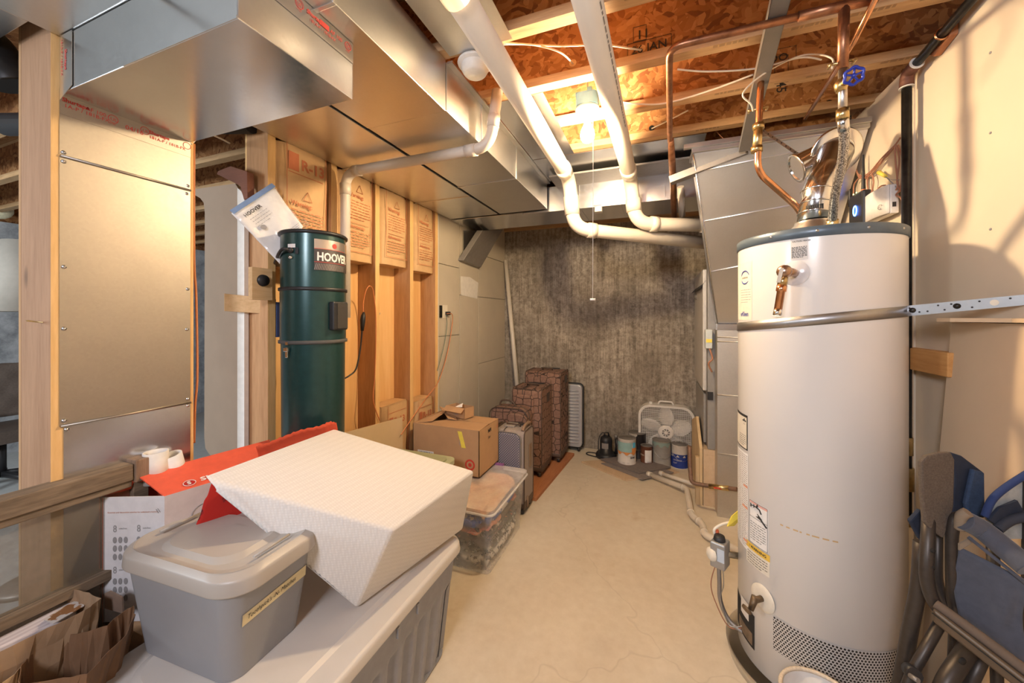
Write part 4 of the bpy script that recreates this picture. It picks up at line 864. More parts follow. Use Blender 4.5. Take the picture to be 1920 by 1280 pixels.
# relief valve
th, z = cyl(1490, 512); c = V((HX + HR*math.cos(th), HY + HR*math.sin(th), z)); n_ = V((math.cos(th), math.sin(th), 0))
MB().lathe([(0.0, .002), (.042, .002), (.044, 0)], c, n_, 36).build('clear_washer', plain('pale_film', (0.66, 0.64, 0.64), .15), wh)
rv = plain('aged_brass', (0.48, 0.33, 0.24), .3, 1.0, .2, 40)
e = c + n_ * .05 + V((-.018, 0, .003))
MB().tube([c, c + n_*.03, e], [.014, .015, .018], 14).ball(e, .024, 16, 0, (1, 1, 1)).build('relief_valve', rv, wh)
MB().slab([e + n_*.024 + V((-.006, 0, .01)), e + n_*.024 + V((.006, 0, .01)), e + n_*.028 + V((-.003, 0, -.04)), e + n_*.028 + V((-.015, 0, -.04))], n_ * .002).build('test_lever', M['chrome'], wh)
dn = (U(1471, 600, D=1.30) - U(1480, 545, D=1.30)).normalized()
p0 = e + V((0, 0, -.018)); p0 = e + dn * .02
MB().tube([p0, p0 + dn*.03], .015, 12).build('outlet_nut', M['brass'], wh)
MB().tube([p0 + dn*.03, p0 + dn*.05, p0 + dn*.052, p0 + dn*.135], [.016, .016, .0125, .0125], 14).build('discharge_pipe', M['copperb'], wh)
MB().tube([p0 + dn*.115, p0 + dn*.137], .0132, 14).build('pipe_end', M['chrome'], wh)
# gas control valve
th, z = cyl(1378, 1040); c = V((HX + HR*math.cos(th), HY + HR*math.sin(th), z)); out = V((math.cos(th), math.sin(th), 0))
g = U(1350, 1036, D=c.x*fw[0] + c.y*fw[1] - .0)
MB().tube([c, g], .014, 8).build('inlet_nut', plain('pale_brass', (0.55, 0.50, 0.40), .35, .9), wh)
mb = MB().box((-.030, -.035, -.055), (.030, .035, .055)); mb.mat(Matrix.Translation(g) @ Matrix.Rotation(-.45, 4, 'Z')); gv = mb.build('gas_control', plain('cast_aluminium', (0.42, 0.42, 0.42), .45, .7), wh, bevel=.006)
mb = MB().box((.0, -.0365, -.02), (.028, -.0355, .035)); mb.mat(Matrix.Translation(g) @ Matrix.Rotation(-.45, 4, 'Z')); mb.build('control_label', plain('blue_white_label', (0.55, 0.62, 0.70), .5), gv)
MB().lathe([(0, .02), (.020, .02), (.024, .005), (.024, 0)], g + V((-.002, 0, .055)), (0, 0, 1), 16).build('control_knob', M['black'], gv)
MB().lathe([(0, .012), (.012, .012), (.013, 0)], g + V((-.012, .03, .07)), (0, 0, 1), 12).build('reset_button', plain('orange_red', (0.75, 0.16, 0.06), .5), gv)
MB().lathe([(0, .02), (.016, .02), (.027, .012), (.028, 0)], g + V((-.03, -.012, -.005)), (-.8, -.4, 0), 20).build('temperature_dial', M['cream'], gv)
gt = smooth_path([g + V((-.005, 0, -.05)), g + V((-.003, -.005, -.12)), g + V((0, -.01, -.2)), g + V((.03, -.03, -.262)), g + V((.09, -.06, -.28)), U(1407, 1167, D=1.56)])
MB().tube(gt, .0085, 12).build('gas_tube', M['grey_metal'], wh)
MB().tube(smooth_path([g + V((-.015, 0, -.05)), g + V((-.035, 0, -.14)), g + V((-.02, -.01, -.21)), g + V((.03, -.04, -.285)), U(1405, 1173, D=1.55)]), .0022, 6).build('pilot_wire', M['wirebrown'], wh)
MB().tube(smooth_path([g + V((.01, 0, -.05)), g + V((.012, -.01, -.13)), g + V((.0, -.02, -.19)), g + V((.03, -.05, -.27)), U(1403, 1170, D=1.55)]), .002, 6).build('pilot_wire', M['screw'], wh)
MB().tube(smooth_path([g + V((-.01, .02, .05)), g + V((-.02, .02, .085)), g + V((.01, .03, .11)), g + V((.05, .05, .118))]), .006, 8).build('sensor_conduit', M['cream'], wh)
tg = tag(MB().slab([g + V((.03, .03, .105)), g + V((.05, .05, .145)), g + V((.11, .09, .19)), g + V((.13, .10, .17)), g + V((.06, .06, .098))], (0.004, -.006, .004)).build('yellow_tag', M['yellow']), 'bright yellow strap tag beside the heater gas control valve', 'tag')
# seismic strap
stp = thing('seismic_strap', 'long galvanized strap wrapped round the heater and bolted to a wall board', 'strap', (HX, HY, 1.4))
def sz(q): 
    # strap rises to the right
    x = HX + HR*math.cos(q); y = HY + HR*math.sin(q); r_ = x*rt[0] + y*rt[1]; d = x*fw[0] + y*fw[1]; px = 960 + F*r_/d; py = 612 - (px - 1383) * (612 - 582) / 320; return H + (YH - py) * d / F
aL = math.atan2(-HY, -HX)
def bandf(u, v): q = aL - 1.5 + 2.75 * u; z = sz(max(q, aL - 1.35)); return (HX + (HR+.003)*math.cos(q), HY + (HR+.003)*math.sin(q), z - .020 + .036 * v)
MB().grid(bandf, 60, 1).build('wrap_band', M['galvmatte'], stp, solid=.002)
qe = aL + 1.22; e0 = V((HX + (HR+.004)*math.cos(qe), HY + (HR+.004)*math.sin(qe), sz(qe))); e1 = U(1921, 562, X=XR - .002)
dd_ = (e1 - e0); up = V((0, 0, 1)); s_ = dd_.normalized().cross(up)
e0b = e0 - dd_ * .05
MB().slab([e0b - up*.019, e0b + up*.017, e1 + up*.015, e1 - up*.015], s_ * .003).build('strap_arm', M['galvmatte'], stp)
for k, (px, py) in enumerate(((1715, 582), (1809, 567))):
    c = U(px, py, D=0.97 * (e0.x*fw[0]+e0.y*fw[1]) if k == 0 else 1.14); 
    t_ = (px - 1700) / 220; c = e0 + dd_ * min(1, max(0, t_ * 1.02)) ; c = V((c.x, c.y, c.z)) + s_ * .0035
    if k == 0: c = e0 + dd_ * .05 + s_*.0035
    else: c = e0 + dd_ * .47 + s_*.0035
    MB().lathe([(0, .007), (.005, .006), (.008, .003), (.009, 0)], c, s_, 12).build('lag_bolt', M['blacksteel'], stp)
MB().lathe([(0, 0), (.009, 0)], e0 + dd_*.78 + s_*.0036, s_, 14).build('strap_hole', M['cream'], stp)
m = MB()
for f_ in (.02, .12, .2, .3, .36, .42, .6, .66, .9): m.lathe([(0, 0), (.0028, 0)], e0 + dd_*f_ + s_*.0036 + up*(.008 if int(f_*50) % 2 else -.008), s_, 8)
m.build('strap_hole', M['ink'], stp)
# flue
fl = thing('flue_pipe', 'shiny aluminium flue rising from heater top to a round collar elbow', 'flue', (HX, HY, HT))
MB().lathe([(0.10, 0.0), (0.095, .02), (.066, .05), (.063, .06)], (HX - .0, HY, HT + .005), n=36).build('draft_hood', M['galv'], fl)
f0 = V((HX, HY, HT + .05)); f1 = U(1535, 360, D=1.52); f2 = U(1568, 285, D=1.56)
MB().tube([f0, f1 - V((0,0,.02)), f1, f1 + (f2-f1)*.02, f2], .0585, 32).build('flue_run', M['chrome'], fl)
for (A_, s0) in ((f0 + (f1-f0)*.32, .060), (f0 + (f1-f0)*.62, .060), (f1, .0605)): 
    d = (f1 - f0).normalized(); MB().tube([A_ - d*.003, A_, A_ + d*.003], [.059, .0615, .059], 32).build('crimp_ring', M['chrome'], fl)
d = (f2 - f1).normalized(); MB().lathe([(.040, -.01), (.062, -.012), (.066, -.004), (.092, .0), (.094, .004), (.088, .008), (.04, .008)], U(1568, 283, D=1.585), (V(fw + (0,))*-1 + V((-.25, 0, -.35))), 40).build('storm_collar', M['chrome'], fl)
MB().tube([f2, U(1574, 276, D=1.68)], .056, 32).build('flue_run', M['chrome'], fl)
g1 = U(1492, 316, D=1.67); g2_ = U(1556, 286, D=1.63); d = (g2_ - g1).normalized()
MB().tube([g1, g2_], .056, 32, cap=False).build('side_elbow', M['chrome'], fl)
MB().lathe([(.056, 0), (.066, .0), (.066, .006), (.056, .008)], g1, d, 32).build('crimp_ring', M['chrome'], fl)
MB().lathe([(0, .004), (.056, .004)], g1, d, 32).build('end_cap', M['chrome'], fl)
lb = MB(); dz = (f1 - f0).normalized(); cth = math.atan2(-HY, -HX)
for k in range(9):
    q = cth + (-.55 + .11 * k); p = f0 + dz * .055 + V((math.cos(q), math.sin(q), 0)) * .0593; lb.slab([p + V((0,0,0)), p + V((-math.sin(q)*.004, math.cos(q)*.004, 0)), p + V((-math.sin(q)*.004, math.cos(q)*.004, .02)), p + V((0,0,.02))], V((math.cos(q), math.sin(q), 0)) * .0006)
lb.build('barcode', M['ink'], fl)

# ================================================================ RIGHT WALL THINGS
rx = XR + .004
rt_ = thing('wifi_router', 'black router with two antennas and a glowing blue ring on the wall', 'router', (XR, 2.45, 1.9))
y0, y1 = 2.315, 2.46
z0 = 1.80; z1 = 2.045
MB().box((.93, y0, z0), (.968, y1, z1)).build('router_body', M['black'], rt_, bevel=.01)
yc = (y0 + y1) / 2; zc = U(1602, 396, X=.93).z
MB().tube([(.929, yc + math.cos(q)*.016, zc + math.sin(q)*.024) for q in [k*math.pi/12 for k in range(24)]], .0028, 6, closed=True).build('status_ring', emit('blue_led', (.05, .2, 1), 14), rt_)
for (px, yt, yb) in ((1619, 290, 355), (1594, 315, 370)):
    a = U(px, yb, X=.95); b = U(px, yt, X=.95); MB().tube([a + V((0,0,-.05)), a, a + (b-a)*.5, b], [.008, .009, .006, .0035], 10).build('antenna', M['black'], rt_)
    if px == 1619: MB().tube([a + V((0,0,.0)), a + V((0,0,-.03))], .0095, 10).build('antenna_sleeve', plain('orange_band', (.8, .25, .1), .5), rt_)
for k in range(2): MB().box((.9285, yc + .01 - k*.03, zc + .085), (.930, yc + .02 - k*.03, zc + .09)).build('status_led', emit('led%d' % k, (.6, .8, .3), 2), rt_)
md = thing('network_box', 'white curved network box mounted on the right wall above the heater', 'network box', (XR, 2.15, 1.9))
ya, yb = 2.30, 2.10
zt = 1.998; zb0 = 1.875
def mf(u, v): 
    y = yb + (ya - yb) * u; return (0.936 - .014 * math.sin(math.pi * u) ** .6, y, zb0 + (zt - zb0) * v)
m = MB().grid(mf, 12, 2); m.build('front_cover', M['paper'], md, solid=.003)
MB().box((.937, yb, zb0 - .003), (.968, ya, zt)).build('box_base', M['white'], md, bevel=.004)
c = U(1651, 388, X=.922); MB().tube([(.9195, c.y - math.cos(q)*.016, c.z + math.sin(q)*.01) for q in [k*math.pi/10 for k in range(18)]], .0012, 5).build('logo_swirl', M['greyink'], md); text('tec', .012, (.9185, c.y + .012, c.z - .003), (0,-1,0), (0,0,1), M['greyink'], md, 'logo_text')
MB().box((.945, yb - .003, 1.90), (.957, yb - .0005, 1.92)).build('port', M['ink'], md)
W_ = lambda px, py: U(px, py, X=.955)
wb_ = [[W_(1600, 300), W_(1608, 325), W_(1622, 332), W_(1650, 305), W_(1678, 272), W_(1688, 258)], [W_(1603, 310), W_(1612, 333), W_(1630, 330), W_(1655, 302), W_(1677, 276)], [W_(1598, 300), W_(1610, 327), W_(1628, 325), W_(1652, 298), W_(1680, 270)],
    [W_(1678, 272), W_(1679, 300), W_(1683, 345), W_(1680, 356)], [W_(1681, 273), W_(1686, 300), W_(1682, 340), W_(1688, 358)], [W_(1684, 272), W_(1692, 300), W_(1690, 345), W_(1683, 362)],
    [W_(1631, 322), W_(1626, 340), W_(1628, 362), W_(1624, 372)], [W_(1633, 321), W_(1638, 340), W_(1634, 362)], [W_(1612, 333), W_(1602, 345), W_(1600, 368)], [W_(1660, 347), W_(1650, 350), W_(1640, 362)], [W_(1688, 358), W_(1680, 365), W_(1690, 372), W_(1692, 385)]]
lbls = ['brown wire bundle sweeping up right over the router', 'brown wire under the bundle above the router', 'brown wire at the bundle top above the router', 'brown wire hanging down left of the gas pipe', 'brown wire loop next to the gas pipe', 'brown wire touching the gas pipe above the network box', 'brown wire behind the tall antenna', 'brown wire right of the tall antenna', 'brown wire down to the short antenna', 'thin brown wire lying on top of the white network box', 'frayed brown wire end beside the gas pipe and network box']
for p, l in zip(wb_, lbls): cable(l, p, .0032, M['wirebrown'], name='wall_wire', cat='wire')
cn = thing('wire_connector', 'yellow wire connector with grey wires above the white network box', 'connector', W_(1655, 325))
MB().tube([W_(1648, 323), W_(1661, 331)], [.0095, .006], 10).build('connector_cap', M['yellow'], cn); MB().tube(smooth_path([W_(1660, 331), W_(1670, 340), W_(1682, 352)]), .002, 6).build('grey_wire', M['greyink'], cn); MB().tube(smooth_path([W_(1660, 331), W_(1672, 337), W_(1686, 337)]), .0015, 6).build('grey_wire', M['greyink'], cn)
tag(MB().box((XR - .042, U(1778, 680, X=XR-.04).y, U(1740, 697, X=XR-.02).z), (XR - .001, U(1703, 680, X=XR-.02).y, U(1740, 655, X=XR-.02).z)).build('wood_block', wood('orange_block', 'y', (.55, .25, .07), (.72, .38, .13), knots=False), bevel=.003), 'orange wood block fixed to the wall right of the heater, below the strap', 'wood block')
tag(MB().slab([(XR - .002, 0.2, 1.411), (XR - .002, 1.80, 1.411), (.86, 1.66, 1.411), (.86, 1.60, 1.411), (.935, 1.50, 1.411), (.935, .2, 1.411)], (0, 0, .012)).build('plywood_shelf', M['plyflat']), 'narrow plywood board lying level behind the strap on the right wall', 'board')
t_ = U(1787, 603, X=.955); b_ = U(1765, 850, X=.93)
m = MB().slab([(.951, .15, 1.408), (.951, t_.y, 1.408), (.86, t_.y + .01, 0.0), (.86, .15, 0.0)], (0.012, 0, 0.001)); 
for k in range(len(m.f)): m.m[k] = 1 if k == 3 else 0
tag(m.build('leaning_board', [plain('tan_board', (0.60, 0.45, 0.30), .85, 0, .03, 5), M['greyink']]), 'large tan gypsum sheet leaning on the right wall below the plywood board', 'board')
# ================================================================ BACK-LEFT GOODS
# central vacuum
VX, VY, VR = -1.466, 1.280, 0.1345
def vray(px, py, r=VR):
    a = (px - 960) / F; u = (YH - py) / F; dx = fw[0] + a*rt[0]; dy = fw[1] + a*rt[1]
    A_ = dx*dx + dy*dy; B_ = -2 * (dx*VX + dy*VY); C0 = VX*VX + VY*VY - r*r; di = max(0.0, B_*B_ - 4*A_*C0); t = (-B_ - math.sqrt(di)) / (2*A_)
    return math.atan2(dy*t - VY, dx*t - VX), H + u * t
vh = lambda th0, z0, r: (lambda x, y: (VX + r*math.cos(th0 + x/r), VY + r*math.sin(th0 + x/r), z0 + y))
vt = vray(590, 432)[1]; s1 = vray(590, 541)[1]; s2 = vray(590, 641)[1]
va = thing('central_vacuum', 'dark green cylinder central vacuum unit hanging on the studs', 'vacuum', (VX, VY, 0.7))
green = plain('dark_green_enamel', (0.018, 0.06, 0.058), .3, .35, .1, 40, coat=.2)
MB().lathe([(0, .52), (VR - .012, .52), (VR - .008, .54), (VR - .004, s2 - .01), (VR - .004, s2)], (VX, VY, 0), n=64).build('dust_bucket', green, va)
MB().lathe([(VR, s2), (VR, s1)], (VX, VY, 0), n=64).build('filter_section', green, va)
MB().lathe([(VR - .002, s1), (VR - .002, vt - .01)], (VX, VY, 0), n=64).build('motor_section', green, va)
MB().lathe([(VR - .004, vt - .012), (VR + .007, vt - .010), (VR + .008, vt - .002), (VR + .002, vt + .004), (VR - .02, vt + .002), (0, vt + .004)], (VX, VY, 0), n=64).build('top_gasket', M['black'], va)
MB().lathe([(VR, s1 - .008), (VR + .006, s1 - .006), (VR + .006, s1 + .006), (VR, s1 + .008)], (VX, VY, 0), n=64).build('clamp_band', M['black'], va)
MB().lathe([(VR - .003, s2 - .010), (VR + .006, s2 - .008), (VR + .006, s2 + .004), (VR, s2 + .006)], (VX, VY, 0), n=64).build('clamp_band', plain('dusty_rubber', (0.09, 0.085, 0.08), .8), va)
def vring(nm, mat, px0, px1, py0, py1, dr, parent=va, n=12):
    pm = (px0 + px1) / 2; a, _ = vray(px0, py0); b, _ = vray(px1, py0); z1 = vray(pm, py0)[1]; z0 = vray(pm, py1)[1]; m = MB(); vs = []
    for i in range(n + 1):
        q = a + (b - a) * i / n; vs += [(VX + (VR+dr)*math.cos(q), VY + (VR+dr)*math.sin(q), z0), (VX + (VR+dr)*math.cos(q), VY + (VR+dr)*math.sin(q), z1)]
    m.add(vs, [(2*i, 2*i+2, 2*i+3, 2*i+1) for i in range(n)], 0, True); return m.build(nm, mat, parent), a, b, z0, z1
lb, a, b, z0, z1 = vring('name_plate', plain('dark_silver', (0.10, 0.09, 0.09), .35, .5), 589, 651, 452, 508, .001); b = a + .16 / VR
lb2, a2, b2, zz0, zz1 = vring('plate_top', plain('silver_plate', (0.62, 0.55, 0.50), .25, .8), 589, 651, 451, 469, .0014, lb)
text('HOOVER', .050, (0,0,0), (1,0,0), (0,1,0), M['paper'], lb, 'printing', warp=vh(a + .010/VR, z0 + (z1 - z0)*.32, VR + .002), bold=.035, sx=.76)
m = MB(); strokes(m, [(.0, .15, (z1-z0)*.70), (0, .15, (z1-z0)*.26)], 0*V((1,1,1)), (1,0,0), (0,1,0), .0018, warp=vh(a, z0, VR + .0018)); m.build('printing', M['red'], lb)
m = MB()
for k in range(22): 
    q = a + (k * .0065) / VR; w = vh(q, z0, VR + .0016); m.add([w(0, .002), w(.0022, .002), w(.010, (z1-z0)*.22), w(.0078, (z1-z0)*.22)], [(0,1,2,3)])
m.build('printing', plain('grey_stripe', (.35, .32, .30), .4, .4), lb)
cq = a + .085 / VR; m = MB(); wv = vh(cq, z0 + (z1-z0)*.84, VR + .0024); m.add([wv(.011*math.cos(k*.52), .011*math.sin(k*.52)) for k in range(12)], [tuple(range(12))]); m.build('round_badge', M['red'], lb)
o, a, b, z0, z1 = vring('small_label', M['paper'], 540, 554, 457, 464, .001)
o, a, b, z0, z1 = vring('switch', M['black'], 554, 560, 464, 476, .003)
th, z = vray(546, 469); n_ = V((math.cos(th), math.sin(th), 0)); c = V((VX, VY, z)) + n_ * VR
MB().lathe([(0, .014), (.010, .014), (.012, 0)], c, n_, 14).build('cord_grommet', M['black'], va)
th2, z2 = vray(545, 482); n2 = V((math.cos(th2), math.sin(th2), 0)); MB().lathe([(0, .008), (.006, .008), (.008, 0)], V((VX, VY, z2)) + n2 * VR, n2, 12).build('jack_socket', M['chrome'], va)
c0 = c + n_ * .012
MB().tube(smooth_path([c0, c0 + V((-.035, -.01, -.002)), U(513, 500, D=1.76), U(508, 530, D=1.78), U(513, 568, D=1.84)]), .0065, 10).build('power_cord', M['black'], va)
th, z = vray(633, 592); n_ = V((math.cos(th), math.sin(th), 0)); s_ = V((-n_.y, n_.x, 0)); c = V((VX, VY, z)) + n_ * (VR - .006)
def orient(c, n_, s_): m4 = Matrix((( s_.x, n_.x, 0, c.x), (s_.y, n_.y, 0, c.y), (0, 0, 1, c.z), (0, 0, 0, 1))); return m4
mb = MB().box((-.045, 0, -.063), (.04, .028, .063)).mat(orient(c, n_, s_)); mb.build('muffler_box', M['black'], va, bevel=.006)
mb = MB().box((-.025, .0285, -.055), (.036, .0295, .055)).mat(orient(c, n_, s_)); mb.build('box_face', plain('dark_grey_face', (.05, .045, .04), .4), va)
th, z = vray(540, 657); n_ = V((math.cos(th), math.sin(th), 0)); s_ = V((-n_.y, n_.x, 0)); c = V((VX, VY, z)) + n_ * (VR + .002)
MB().box((-.006, 0, -.03), (.006, .008, .014)).mat(orient(c, n_, s_)).build('latch', M['chrome'], va, bevel=.002)
MB().box((-.011, 0, -.004), (.011, .012, .012)).mat(orient(c, n_, s_)).build('latch', M['chrome'], va, bevel=.002)
MB().box((-.007, 0, .024), (.007, .006, .036)).mat(orient(c, n_, s_)).build('latch_hook', M['chrome'], va)
MB().slab([U(512, 566, D=1.74), U(519, 566, D=1.74), U(519, 632, D=1.74), U(512, 632, D=1.74)], V((-.01, .03, 0))).build('wall_bracket', plain('blue_bracket', (.12, .18, .45), .5), va)
ob = thing('stud_outlet', 'black round outlet on a yellowish board left of the green vacuum', 'outlet', (XL, 1.13, 1.5))
MB().box((XL + .001, 1.10, 1.50), (XL + .025, 1.19, 1.64)).build('backing_board', M['studyy'], ob)
MB().lathe([(0, .012), (.024, .012), (.026, 0)], (XL + .026, 1.145, 1.585), (1, 0, 0), 20).build('outlet_face', M['black'], ob)
# cross block nailed to the studs
tag(MB().slab([U(420, 550, D=1.68), U(420, 583, D=1.68), U(513, 589, D=1.73), U(513, 560, D=1.73)], V((-.03, .035, 0))).build('wood_cleat', wood('cleat_wood', 'x', (.55, .34, .15), (.75, .52, .28)), bevel=.002), 'short yellowish wood cleat sticking out left of the green vacuum', 'wood block')
# manual in a zip bag
mn = thing('manual_bag', 'clear zip bag with folded white manual leaning on top of the green vacuum', 'bag', U(490, 430, D=1.66))
c4 = [U(434, 400, D=1.60), U(512, 349, D=1.72), U(568, 425, D=1.74), U(528, 497, D=1.66)]
nb = (c4[1] - c4[0]).cross(c4[3] - c4[0]).normalized(); 
if nb.dot(V(fw + (0,))) > 0: nb = -nb
R = random.Random(9)
def bag(u, v): 
    p = (c4[0]*(1-u) + c4[1]*u)*(1-v) + (c4[3]*(1-u) + c4[2]*u)*v; return p + nb * (.004 * math.sin(9*u + 5*v) + R.uniform(-.002, .002))
MB().grid(bag, 14, 14).build('manual_sheet', M['paper'], mn, solid=.004)
zm = clear('clear_bag_plastic', (.85, .87, .92), .22, .08)
def bag2(u, v): return bag(u*1.0, v) + nb * (.009 + .008 * math.sin(14*u) * math.sin(11*v))
MB().grid(bag2, 16, 16).build('plastic_bag', zm, mn)
xd = (c4[1] - c4[0]).normalized(); yd = (c4[0] - c4[3]); yd = (yd - xd * yd.dot(xd)).normalized()
if xd.cross(yd).dot(nb) < 0: pass
L = (c4[1] - c4[0]).length
MB().slab([c4[0] + nb*.013 + yd*.008, c4[0] + nb*.013 - yd*.012, c4[1] + nb*.013 - yd*.012, c4[1] + nb*.013 + yd*.008], nb * .003).build('zip_strip', plain('blue_zip', (.18, .28, .50), .3), mn)
oo = c4[0] + nb * .012
text('HOOVER', .021, oo + xd * L*.10 - yd * .048, xd, yd, M['ink'], mn, 'printing', bold=.03)
m = MB(); strokes(m, rows_of(L*.4, 4, .013, 0, .012, 3), oo + xd*L*.12 - yd*.066, xd, yd, .0025); strokes(m, rows_of(L*.5, 6, .008, 0, .012, 8), oo + xd*L*.38 - yd*.19, xd, yd, .002); m.build('printing', M['greyink'], mn)
MB().lathe([(0, 0), (.012, 0)], oo + xd*L*.18 - yd*.118, nb, 16).build('printing', M['greyink'], mn)
# cords on the stud wall
xw = XL + .012
C1 = thing('extension_cord', 'orange and black extension cord looped over a nail between the open studs', 'cord', (xw, 1.9, 1.4))
MB().tube(smooth_path([U(682, 600, X=xw), U(681, 570, X=xw), U(686, 545, X=xw+.02), U(693, 536, X=xw+.02), U(700, 548, X=xw), U(705, 600, X=xw), U(703, 700, X=xw), U(700, 750, X=xw), U(712, 788, X=xw)]), .0035, 8).build('orange_cord', M['cordorange'], C1)
MB().tube([U(682, 585, X=xw), U(681, 592, X=xw), U(680, 600, X=xw), U(679, 620, X=xw)], [.006, .014, .016, .009], 12).build('cord_connector', M['black'], C1)
MB().tube(smooth_path([U(679, 615, X=xw), U(676, 650, X=xw), U(668, 690, X=xw+.01), U(655, 704, X=xw), U(640, 712, X=xw)]), .0045, 8).build('black_cord', M['black'], C1)
xo = -1.667
O1 = thing('wall_outlet', 'cream duplex outlet with plug on the grey gypsum wall beside the studs', 'outlet', U(834, 584, X=xo))
c = U(834, 584, X=xo); MB().box((xo, c.y - .035, c.z - .055), (xo + .006, c.y + .035, c.z + .055)).build('cover_plate', M['cream'], O1, bevel=.002)
MB().box((xo + .006, c.y - .005, c.z - .03), (xo + .04, c.y + .03, c.z + .0)).build('plug', M['black'], O1, bevel=.004)
MB().box((xo, c.y - .085, c.z - .05), (xo + .012, c.y - .06, c.z + .05)).build('bracket_plate', M['blacksteel'], O1)
C2 = thing('extension_cord', 'long orange cord running from the wall outlet down behind the cardboard box', 'cord', (xo, 2.6, 1))
MB().tube(smooth_path([U(838, 588, X=xo+.04), U(848, 590, X=xo+.04), U(847, 615, X=xo+.02), U(838, 665, X=xo+.02), U(822, 715, X=-1.62), U(800, 745, X=-1.60), U(765, 795, X=-1.58), U(752, 815, X=-1.58)]), .0035, 8).build('orange_cord', M['cordorange'], C2)
MB().tube(smooth_path([U(836, 590, X=xo+.04), U(838, 610, X=xo+.02), U(832, 650, X=xo+.02), U(820, 695, X=-1.62)]), .0025, 8).build('green_cord', plain('green_cord', (.10, .18, .13), .5), C2)
xq = XL - .012
cable('yellow orange cord hanging beside the right stud of the metal panel', [U(364, 270, X=xq), U(364, 480, X=xq), U(368, 560, X=xq), U(370, 700, X=xq), U(366, 760, X=xq), U(364, 830, X=xq)], .004, M['cordorange'], name='extension_cord', cat='cord')
cable('pale cable arching over the door opening by the panel top', [U(358, 270, X=XL), U(372, 258, X=XL-.05), U(395, 252, X=XL-.1), U(430, 268, X=XL-.2)], .004, name='hanging_cable')
nail = tag(MB().tube([V((XL - .17, .535, 0)) * 0 + U(50, 601, Y=.50), U(76, 604, Y=.533), U(82, 604, Y=.536)], .0022, 6).build('nail', M['brass']), 'long bent nail sticking out of the wooden post', 'nail')

# plywood piece leaning at the studs
tag(MB().slab([(-1.60, 1.42, .0), (-1.60, 2.10, .0), (-1.615, 2.10, .745), (-1.615, 1.42, .80)], (0.012, 0, 0)).build('leaning_sheet', plain('tan_sheet', (.62, .47, .29), .8, 0, .04, 6)), 'tan hardboard sheet leaning against the studs behind the foam cushion', 'board')

# cardboard boxes
def carton(name, label, x0, x1, y0, y1, z0, z1, mat=None, rz=0, cat='box'):
    t = thing(name, label, cat, ((x0+x1)/2, (y0+y1)/2, z0), rz)
    hx, hy, h = (x1-x0)/2, (y1-y0)/2, z1-z0; e = .004
    m = MB().box((-hx, -hy, 0), (hx, -hy+e, h)).box((-hx, hy-e, 0), (hx, hy, h)).box((-hx, -hy, 0), (-hx+e, hy, h)).box((hx-e, -hy, 0), (hx, hy, h)).box((-hx, -hy, 0), (hx, hy, e))
    m.build('box_body', mat or M['card'], t, local=True); return t, hx, hy, h
tb, hx, hy, h = carton('cardboard_box', 'brown cardboard box with red bullseye rings, barcode and yellow tape strip', -1.58, -1.07, 2.185, 2.50, .385, .685)
text_w = lambda *a, **k: text(*a, local=True, **k)
MB().slab([(-hx, -hy, h), (hx, -hy, h), (hx*.98, -hy*.02, h + .004), (-hx*.2, -hy*.02, h + .004)], (0, 0, .004)).build('box_flap', M['card'], tb, local=True)
MB().slab([(-hx*.2, hy, h), (hx, hy, h), (hx*.99, hy*.02, h+.003), (-hx*.3, hy*.02, h + .01)], (0, 0, .004)).build('box_flap', M['card'], tb, local=True)
MB().slab([(-hx, -hy, h), (-hx, hy, h), (-hx*.45, hy*.8, h + .055), (-hx*.5, -hy*.7, h + .015)], (0, 0, .004)).build('box_flap', M['card'], tb, local=True)
MB().slab([(-hx*.9, hy*.9, h + .05), (-hx*.2, -hy*.2, h + .02), (hx*.05, -hy*.1, h + .012), (-hx*.3, hy*.6, h + .04)], (0, 0, .004)).build('box_flap', M['card'], tb, local=True)
fy = -hy - .0006
m = MB(); 
for (r0, r1) in ((0, .013), (.024, .036)):
    n = 28; vs = [(hx*.74 + r*math.cos(2*math.pi*k/n), fy, .075 + r*math.sin(2*math.pi*k/n)) for r in (r0 + .0001, r1) for k in range(n)]; m.add(vs, [(k, (k+1) % n, n + (k+1) % n, n + k) for k in range(n)])
m.build('bullseye_mark', plain('bullseye_red', (.55, .05, .03), .8), tb, local=True)
m = MB().slab([(hx*.38, fy, h*.95), (hx*.50, fy, h*.95), (hx*.62, fy, h*.60), (hx*.50, fy, h*.60)], (0, -.0006, 0)); tp = m.build('tape_strip', M['yellow'], tb, local=True)
text_w('Misc', .02, (hx*.49, fy - .001, h*.66), (-.3, 0, 1), (-1, 0, -.3), M['greyink'], tb, name='handwriting')
MB().box((-hx*.84, fy - .0005, .06), (-hx*.34, fy, .125)).build('shipping_label', M['paper'], tb, local=True)
m = MB(); R = random.Random(4); x = -hx*.80
while x < -hx*.38: w = R.choice((.0012, .002, .004)); m.box((x, fy - .0012, .075), (x + w, fy - .0006, .118)); x += w + R.choice((.002, .003, .006))
m.build('barcode', M['ink'], tb, local=True)
text_w('MIR', .035, (hx + .001, -hy*.15, h*.84), (0, 1, 0), (0, 0, 1), M['ink'], tb, name='handwriting', bold=.01); text_w('Set', .03, (hx + .001, -hy*.15, h*.70), (0, 1, 0), (0, 0, 1), M['ink'], tb, name='handwriting'); text_w('11', .035, (hx + .001, hy*.72, h*.82), (0, 1, 0), (0, 0, 1), M['red'], tb, name='printing')
b2, *_ = carton('cardboard_box', 'plain brown box hidden under the one with the red bullseye rings', -1.57, -1.33, 2.2, 2.49, 0, .38)
MB().box((-.12, -.145, .376), (.12, .145, .38)).build('box_flap', M['card'], b2, local=True)
sb_, hx, hy, h = carton('small_open_box', 'small open carton with white paper inside, on top of the larger box', -1.43, -1.25, 2.37, 2.47, .70, .775, rz=-.25)
